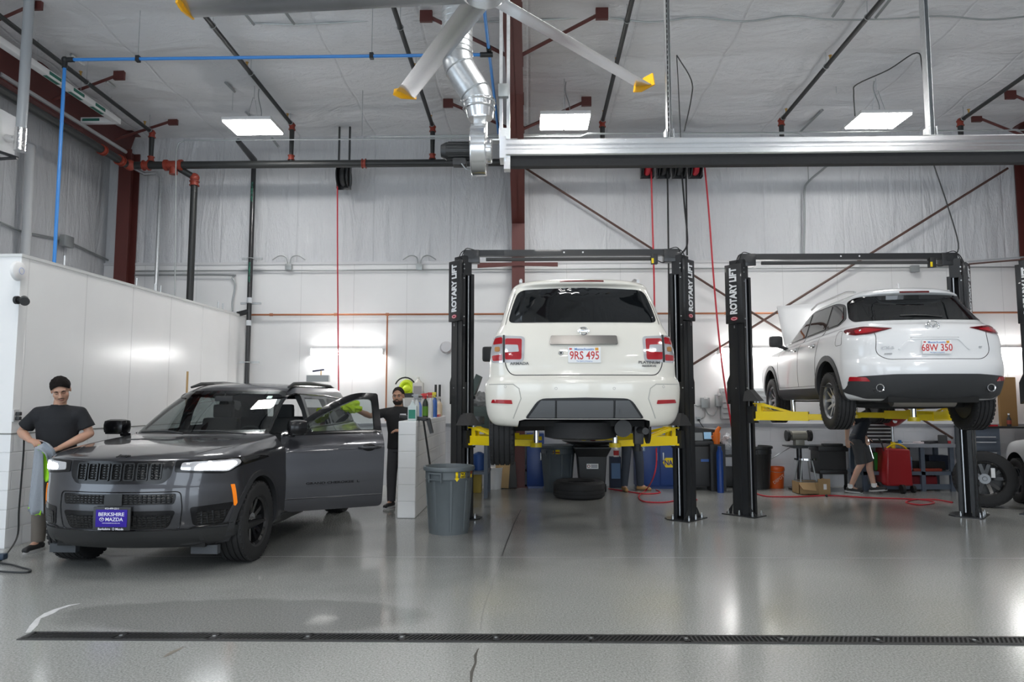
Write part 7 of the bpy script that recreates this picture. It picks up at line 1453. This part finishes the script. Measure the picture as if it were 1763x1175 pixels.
# ------------------------------------------------------------------ people
def skinmat(n, c): return mat(n, c, .5, sub=.15, var=.06, vs=12)
def clothmat(n, c): return mat(n, c, .85, bump=.5, bs=14, var=.1, vs=5)
def capsule(mb, p, q, r1, r2, n=14):
    mb.cyl(p, q, r1, r2, n=n, cap=True); mb.sph(p, r1, n=n, m=8); mb.sph(q, r2, n=n, m=8); return mb
def eloft(mb, secs, n=24):
    """secs = [(center, rx, ry)] horizontal ellipses"""
    vs = []; k = len(secs)
    for c, rx, ry in secs:
        for i in range(n): a = 2*pi*i/n; vs.append(V(c)+V((cos(a)*rx, sin(a)*ry, 0)))
    fs = [(i*n+j, i*n+(j+1) % n, (i+1)*n+(j+1) % n, (i+1)*n+j) for i in range(k-1) for j in range(n)]+[tuple(range(n-1, -1, -1)), tuple(range((k-1)*n, k*n))]
    return mb.add(vs, fs)
def fuse(mb, name, m, parent, voxel=.007, smooth=3):
    o = mb.build('tmp', m, parent=None, origin=(0, 0, 0), smooth=0)
    r = o.modifiers.new('r', 'REMESH'); r.mode = 'VOXEL'; r.voxel_size = voxel; r.use_smooth_shade = True
    s = o.modifiers.new('s', 'SMOOTH'); s.factor = .5; s.iterations = smooth
    me = evalmesh(o); bpy.data.objects.remove(o); me.name = name
    me.materials.clear(); me.materials.append(m); me.polygons.foreach_set('use_smooth', [True]*len(me.polygons)); me.polygons.foreach_set('material_index', [0]*len(me.polygons))
    ob = bpy.data.objects.new(name, me); COL.objects.link(ob); ob.parent = parent; _W[ob.name] = _W.get(parent.name, Matrix()); return ob
def hand(mb, w, d, n, curl=.5, side=1, sp=1.0):
    """wrist, finger direction, palm normal, curl; side = which way the thumb leaves"""
    d = d.normalized(); n = (n-d*n.dot(d)).normalized(); x = d.cross(n)*side
    for k in range(5):
        t = k/4; mb.sph(w+d*(.012+.068*t), .020+.003*sin(pi*t), n=10, m=8); mb.sph(w+d*(.02+.062*t)+x*.020, .0175, n=10, m=8); mb.sph(w+d*(.02+.062*t)-x*.018, .0165, n=10, m=8)
    for i, (off, L) in enumerate(((.030, .074), (.0105, .082), (-.010, .076), (-.029, .060))):
        p = w+d*(.085-abs(i-1.3)*.005)+x*off; dd = d.copy(); a = curl*R(48)
        for s_, fr in enumerate((.42, .32, .26)):
            dd = (Matrix.Rotation(a*(.7 if s_ == 0 else 1), 3, x*side) @ dd); q = p+dd*L*fr; 
            capsule(mb, p, q, .0088-.0008*s_, .0082-.0008*s_, 8); p = q
    p = w+d*.028+x*.028; dd = (d*.55+x*.75+n*.3).normalized()
    for s_, L in enumerate((.038, .032, .026)): q = p+dd*L; capsule(mb, p, q, .0112-.001*s_, .0102-.001*s_, 8); p = q; dd = (dd*.8+d*.35+n*.25*curl).normalized()
def person(label, loc, rz, J, skin, shirt, pants, sc=1, shorts=False, hair=(.01, .008, .007), beard=False, shoe=(.02, .02, .02), sole=(.5, .5, .5), lean=(0, 0), headrot=(0, 0, 0), voxel=.0062, build=1.0, lids=False, stubble=None):
    t = thing('person', label, 'person', loc, rz); t.scale = (sc, sc, sc); _W[t.name] = _W[t.name] @ Matrix.Scale(sc, 4)
    lx, ly = lean; L_ = dict(local=True)
    pel = V((0, 0, .95)); chest = V((lx*.6, ly*.6, 1.28)); neck = V((lx, ly, 1.475)); hc = neck+V((headrot[3] if len(headrot) > 3 else 0, headrot[4] if len(headrot) > 4 else -.02, .145))
    sh = {s: neck+V((s*.178*build, .01, -.092)) for s in (-1, 1)}
    H = Matrix.Translation(hc) @ Euler((R(headrot[0]), R(headrot[1]), R(headrot[2])), 'ZYX').to_matrix().to_4x4() @ Matrix.Scale(1.07, 4)
    mb = MB()
    # head, drawn in its own frame, face towards -y
    mb.T = H
    mb.sph((0, .012, .025), .1, (.76, .94, .92), 20, 14); mb.sph((0, -.025, -.035), .075, (.86, .84, 1.05), 18, 12); mb.sph((0, -.058, -.088), .031, (1.15, .85, .8), 12, 8); mb.sph((0, -.02, -.07), .056, (1.0, 1, .9), 14, 10)
    mb.sph((0, -.07, .025), .04, (1.35, .55, .5), 12, 8)
    for s in (-1, 1): mb.sph((s*.040, -.052, -.028), .027, (1, .9, 1), 10, 8); mb.sph((s*.077, .012, -.01), .022, (.35, .75, 1.35), 10, 8); mb.sph((s*.03, -.083, .022), .014, (1.5, .5, .5), 10, 6)
    capsule(mb, V((0, -.088, .010)), V((0, -.112, -.026)), .008, .0125, 8)
    for s in (-1, 1): mb.sph((s*.012, -.100, -.030), .0095, n=8, m=6)
    mb.sph((0, -.094, -.055), .013, (1.7, .7, .45), 12, 6); mb.sph((0, -.090, -.066), .013, (1.5, .75, .5), 12, 6)
    mb.T = None
    capsule(mb, neck-V((0, -.005, .05)), hc+V((0, .015, -.06)), .062, .056)
    eloft(mb, [(pel-V((0, 0, .1)), .15, .10), (pel, .155, .10), (pel.lerp(chest, .4), .14, .095), (chest, .165*build, .105), (neck-V((0, 0, .08)), .15*build, .085), (neck-V((0, 0, .01)), .06, .055)])
    for s in (-1, 1):
        e, w = V(J['el'][s]), V(J['wr'][s]); capsule(mb, sh[s], e, .050*build, .040); f_ = e.lerp(w, .3); capsule(mb, e, f_, .040, .042*build); capsule(mb, f_, w, .041*build, .027)
        hd = J['hand'][s]; hand(mb, w, V(hd[0]), V(hd[1]), hd[2], hd[3])
        k, a = V(J['kn'][s]), V(J['an'][s]); hp = pel+V((s*.09, 0, -.03)); capsule(mb, hp, k, .082, .055); f_ = k.lerp(a, .3)+V((0, .015, 0)); capsule(mb, k, f_, .054, .055); capsule(mb, f_, a, .054, .038); capsule(mb, a, a+V((J['toe'][s][0]*.1, J['toe'][s][1]*.1, -.045)), .036, .03)
    body = fuse(mb, 'body', skin, t, voxel, 3)
    # shirt
    mb = MB(); eloft(mb, [(pel-V((0, 0, .10)), .178*build, .128), (pel, .172*build, .124), (pel.lerp(chest, .4), .165*build, .118), (chest, .188*build, .124), (neck-V((0, 0, .12)), .180*build, .108), (neck-V((0, 0, .065)), .150*build, .092), (neck-V((0, 0, .03)), .095, .080), (neck-V((0, 0, .005)), .074, .072)])
    for s in (-1, 1):
        capsule(mb, neck+V((s*.05, .015, -.055)), sh[s]+V((0, 0, .005)), .048, .062)
        e = V(J['el'][s]); c = sh[s].lerp(e, .72); mb.sph(sh[s], .064, n=16, m=10); mb.cyl(sh[s], c, .064, .070*build, n=18); mb.sph(sh[s].lerp(chest+V((s*.10, 0, 0)), .35), .078*build)
    so = fuse(mb, 'shirt', shirt, t, .010, 4)
    # trousers or shorts
    mb = MB(); eloft(mb, [(pel-V((0, 0, .14)), .165, .118), (pel-V((0, 0, .02)), .168, .118), (pel+V((0, 0, .06)), .155, .108)])
    for s in (-1, 1):
        k, a = V(J['kn'][s]), V(J['an'][s]); hp = pel+V((s*.085, 0, -.06)); mb.sph(hp, .095)
        if shorts: q = k+(k-hp).normalized()*.0; mb.cyl(hp, q, .098, .085, n=18)
        else: mb.cyl(hp, k, .096, .078, n=18); mb.sph(k, .078); mb.cyl(k, a+V((0, .0, .0)), .078, .062, n=18)
    fuse(mb, 'shorts' if shorts else 'trousers', pants, t, .010, 4)
    # shoes
    for s in (-1, 1):
        a = V(J['an'][s]); d = V((J['toe'][s][0], J['toe'][s][1], J['toe'][s][2] if len(J['toe'][s]) > 2 else 0)).normalized(); x = d.cross(V((0, 0, 1))).normalized(); up = x.cross(d); b = a-up*.085
        mb = MB(); mb.sph(a-up*.02, .048); mb.sph(b+up*.045-d*.03, .045, (1, 1, .95)); capsule(mb, b+d*.02+up*.045, b+d*.14+up*.032, .045, .034); mb.sph(b+d*.16+up*.03, .036, (1, 1, .85))
        sh_ = fuse(mb, 'shoe', mat('shoe %s' % str(shoe), shoe, .6), t, .008, 3)
        mb = MB(); n = 20; pts = []
        for i in range(n): an = 2*pi*i/n; pts.append((cos(an)*.048*(1-.12*sin(an)), sin(an)*.142+.05))
        fr = Matrix((x, d, up)).transposed().to_4x4(); mb.T = Matrix.Translation(b-up*.004) @ fr; mb.prism(pts, (0, 0, .026), (0, 0, 0), (1, 0, 0), (0, 1, 0)); mb.build('sole', mat('sole %s' % str(sole), sole, .6), sh_, **L_)
        if shorts: MB().cyl(a-up*.02, a+V((0, 0, .05)), .048, .046, n=14).build('sock', M_WHITE, t, **L_)
    # hair
    hm = mat('hair %s' % str(hair), hair, .75, bump=.8, bs=90, spec=.15)
    def hs(u, v):
        az = u*2*pi; fr = .5-.5*sin(az); hl = 78 if beard else 66        # 1 at the front, where sin=-1
        lim = R(128)-fr**2*R(hl)-(R(6) if fr < .5 else 0); lim = lim if abs(cos(az)) < .93 else lim-R(22)*(abs(cos(az))-.93)/.07
        th = v*lim; th = max(th, .001); p = V((sin(th)*cos(az), sin(th)*sin(az), cos(th))); k = 1+.045*mnoise.noise(p*5)+.03*mnoise.noise(p*14)+(0 if beard else .07)*fr*sin(min(th*1.6, pi))-.06*v**5; return H @ V((p.x*.0815*k, p.y*.101*k+.012, p.z*.0985*k+.027))
    hb = MB().grid(hs, 72, 30); hb.build('hair', hm, t, **L_, solid=.012 if not beard else .006)
    for s in (-1, 1):
        MB().tube([H @ V((s*.014, -.0935, .022)), H @ V((s*.03, -.0945, .029)), H @ V((s*.048, -.084, .023))], [.0035, .0045, .0025], 8).build('eyebrow', hm, t, **L_)
        MB().tube([H @ V((s*.018, -.0885, .002+(0 if lids else .006))), H @ V((s*.031, -.0885, -.001+(0 if lids else .010))), H @ V((s*.044, -.079, .003+(0 if lids else .004)))], .0022, 6).build('eyelash', hm, t, **L_)
        if not lids:
            ey = MB(); ey.T = H; ey.sph((s*.031, -.0740, .002), .0112, n=14, m=10); e_ = ey.build('eye', mat('eye white', (.7, .68, .66), .2), t, **L_); ey = MB(); ey.T = H; ey.sph((s*.031, -.0815, .001), .0066, n=10, m=8); ey.build('iris', mat('iris', (.02, .012, .008), .1), e_, **L_)
    lp = MB(); lp.T = H; lp.sph((0, -.0965, -.0605), .012, (1.75, .55, .5), 14, 8); lp.build('mouth', mat('lips', (.33, .13, .11), .5), t, **L_)
    if beard or stubble:
        bm_ = mat('beard', (.025, .02, .017), .8, bump=.8, bs=120)
        if beard:
            b = MB(); b.T = H
            def bf(u, v): az = R(-170)+u*R(160); th = R(99)+v*R(45); return V((sin(th)*cos(az)*.0695, -.027+sin(th)*sin(az)*.0690, -.045+cos(th)*.083))
            b.grid(bf, 28, 10, flip=True); b.build('beard', bm_, t, **L_, solid=.008)
        MB().tube([H @ V((-.028, -.090, -.052)), H @ V((-.014, -.1035, -.044)), H @ V((.0, -.107, -.043)), H @ V((.014, -.1035, -.044)), H @ V((.028, -.090, -.052))], [.0015, .0032, .003, .0032, .0015] if not beard else [.003, .0048, .004, .0048, .003], 8).build('moustache', bm_, t, **L_)
    return t, H, neck, chest
SK1 = skinmat('light olive skin', (.52, .30, .21)); SK2 = skinmat('tan skin', (.42, .23, .15)); SK3 = skinmat('fair skin', (.58, .36, .27))
BLK = clothmat('black cotton', (.011, .012, .015))
st = dict(kn={-1: (-.11, -.02, .50), 1: (.11, -.02, .50)}, an={-1: (-.12, .0, .09), 1: (.12, .0, .09)}, toe={-1: (-.25, -1), 1: (.25, -1)})
# man in black with the towel
j1 = dict(st, el={-1: (-.345, .03, 1.19), 1: (.31, .0, 1.17)}, wr={-1: (-.165, -.185, 1.115), 1: (.115, -.215, 1.035)}, hand={-1: ((.75, -.5, -.15), (.1, .3, -1), .75, 1), 1: ((-.75, -.45, -.35), (0, .4, -1), .75, -1)})
m1, H1, n1, ch1 = person('young man in a black T-shirt looking down at the towel in his hands', (-5.07, 7.42, 0), R(12), j1, SK1, BLK, clothmat('taupe trousers', (.15, .13, .11)), sc=1.045, lean=(.02, -.03), headrot=(28, 0, 18, .025, -.05), build=1.12, lids=True, stubble=True, sole=(.45, .45, .44))
W1 = _W[m1.name]
hR = W1 @ V((-.10, -.235, 1.09)); hL = W1 @ V((.045, -.255, 1.0))
# towel: grey fleece with a lime back
M_TG = mat('grey microfibre', (.33, .36, .40), .95, bump=.6, bs=120); M_TL = mat('lime microfibre', (.36, .80, .02), .9, bump=.6, bs=120)
tw = thing('towel', 'grey and lime green drying towel hanging from the young man in black', 'towel', hR)
def sheet(top, bot, wob, n=10, m=16, fold=.03):
    a0, a1 = top; b0, b1 = bot
    def f(u, v):
        p = V(a0).lerp(V(a1), u); q = V(b0).lerp(V(b1), u); r = p.lerp(q, v)
        return r+V((0, fold*sin(u*wob+v*1.5)*(.3+v), .012*sin(u*9)*v))
    return MB().grid(f, n, m)
P_ = lambda px, py, Y: aY(px, py, Y)
yT = hR.y-.03
sheet((P_(60, 770, yT-.02), P_(74, 768, yT-.03)), (P_(45, 882, yT+.0), P_(72, 887, yT-.02)), 7, fold=.022).build('grey_fall', M_TG, tw, solid=.006)
sheet((P_(68, 775, yT+.02), P_(96, 782, yT+.02)), (P_(70, 826, yT+.02), P_(90, 830, yT+.03)), 5, fold=.015).build('lime_fall', M_TL, tw, solid=.006)
sheet((P_(48, 874, yT+.02), P_(72, 876, yT+.01)), (P_(50, 882, yT+.02), P_(71, 889, yT+.01)), 4, 8, 4, fold=.01).build('lime_hem', M_TL, tw, solid=.006)
def drape(u, v):
    c = bez([P_(74, 758, yT-.04), P_(84, 762, yT-.05), P_(93, 772, yT-.05), P_(96, 786, yT-.02)], 6); p = c[min(int(u*(len(c)-1)), len(c)-1)]
    return p+V((-.02*v*2+.02*sin(v*6), .06*sin(pi*v)-.05, -.085*v*(1-.25*u)))
MB().grid(drape, 14, 10).build('grey_fold', M_TG, tw, solid=.006)
MB().grid(lambda u, v: P_(66+10*u, 766+10*v+6*u, yT-.035+.02*sin(4*u)), 6, 6).build('lime_fold', M_TL, tw, solid=.005)
# bearded man behind the open door
j2 = dict(st, el={-1: (-.42, -.12, 1.33), 1: (.30, -.02, 1.17)}, wr={-1: (-.56, -.33, 1.42), 1: (.08, -.20, 1.12)}, hand={-1: ((-.5, -.6, .5), (-.2, -1, 0), .35, 1), 1: ((-.9, -.3, .05), (0, .3, -1), .5, -1)})
m2, H2, n2, ch2 = person('bearded man in a black work shirt wiping the car door window', (-1.93, 10.45, 0), R(-6), j2, SK2, clothmat('black work shirt', (.013, .013, .014)), clothmat('charcoal trousers', (.055, .055, .062)), sc=1.015, lean=(-.02, -.02), headrot=(4, 0, 4, .0, -.03), beard=True, hair=(.025, .02, .018), build=1.08)
W2 = _W[m2.name]
lg = V((.085, -.115, 1.33)); MB().grid(lambda u, v: V((.035+.09*u, -.140+.012*(u-.3)**2, 1.335+.03*v)), 4, 2).build('shirt_print', mat('white shirt print', (.6, .6, .62), .7), m2, local=True, solid=.003)
textmb('SERVICE', .012, plane_T((.08, -.142, 1.318), (1, 0, 0), (0, 0, 1)), .002) and None
q = W2 @ V((-.60, -.42, 1.47)); mb = MB()
blob(mb, q, .095, (1.25, .6, .9), .6, 2.4, 5)
one(mb, 'wiping_cloth', mat('neon cloth', (.55, .75, .02), .9, bump=.6, bs=80), 'neon yellow cloth in the hand of the bearded man', 'cloth', smooth=180)
# mechanic whose legs show under the raised SUV
j3 = dict(kn={-1: (-.12, -.03, .50), 1: (.13, -.02, .50)}, an={-1: (-.14, .02, .09), 1: (.17, .05, .09)}, toe={-1: (-.1, -1), 1: (.8, -.6)}, el={-1: (-.27, -.12, 1.22), 1: (.27, -.12, 1.22)}, wr={-1: (-.17, -.34, 1.28), 1: (.17, -.34, 1.28)}, hand={-1: ((.1, -1, .2), (0, 0, -1), .6, 1), 1: ((-.1, -1, .2), (0, 0, -1), .6, -1)})
m3, *_ = person('mechanic in dark work trousers and tan boots standing behind the raised SUV', (1.80, 12.42, 0), R(12), j3, SK3, clothmat('navy work shirt', (.02, .025, .04)), clothmat('dark denim', (.045, .055, .075)), shoe=(.42, .24, .09), sole=(.12, .08, .05), voxel=.009)
# mechanic walking in shorts
j4 = dict(kn={-1: (-.05, -.06, .50), 1: (.10, -.16, .52)}, an={-1: (-.10, .12, .10), 1: (.09, -.22, .12)}, toe={-1: (-.0, -1, -.05), 1: (.15, -1, .12)}, el={-1: (-.30, .10, 1.17), 1: (.28, .06, 1.17)}, wr={-1: (-.30, .12, .92), 1: (.29, -.10, .93)}, hand={-1: ((0, -.1, -1), (1, 0, 0), .4, 1), 1: ((0, -.3, -1), (-1, 0, 0), .6, -1)})
m4, *_ = person('mechanic in dark T-shirt and grey shorts walking behind the smaller raised SUV', (5.66, 12.28, 0), R(58), j4, SK3, clothmat('navy T-shirt', (.012, .017, .026)), clothmat('grey shorts', (.06, .062, .066)), shorts=True, voxel=.009, lean=(.12, -.22), headrot=(20, 0, 0, 0, -.05))
wp = _W[m4.name] @ V((.29, -.14, .85)); one(MB().cyl(wp, wp+V((.05, -.05, -.28)), .012, n=8).cyl(wp+V((0, 0, .05)), wp, .016, n=8), 'hand_tool', M_CHROME, 'steel bar held by the walking mechanic', 'tool')
# ------------------------------------------------------------------ light
w = bpy.data.worlds.new('sky'); SC.world = w; w.use_nodes = True
bg = w.node_tree.nodes['Background']; bg.inputs['Color'].default_value = (.82, .91, 1, 1); bg.inputs['Strength'].default_value = 1.0
def portal(c, rot, sx, sy, e, col=(.80, .9, 1), name='daylight'):
    l = bpy.data.lights.new(name, 'AREA'); l.shape = 'RECTANGLE'; l.size = sx; l.size_y = sy; l.energy = e; l.color = col
    o = bpy.data.objects.new(name, l); COL.objects.link(o); o.location = c; o.rotation_euler = rot; return o
for x in (-5.25, .45, 6.15): portal((x, -8.05, 2.2), (pi/2, 0, 0), 4.3, 4.4, 170)
portal((-8.35, 2.0, 2.2), (0, -pi/2, 0), 4.4, 4, 130, (.70, .85, 1))
SC.view_settings.view_transform = 'Standard'; SC.view_settings.look = 'None'; SC.view_settings.gamma = 1; SC.view_settings.use_curve_mapping = False
SC.view_settings.exposure = 0.03
SC.cycles.max_bounces = 8; SC.cycles.diffuse_bounces = 5; SC.cycles.glossy_bounces = 5; SC.cycles.transparent_max_bounces = 16; SC.cycles.caustics_reflective = False; SC.cycles.caustics_refractive = False
SC.cycles.sample_clamp_indirect = 6
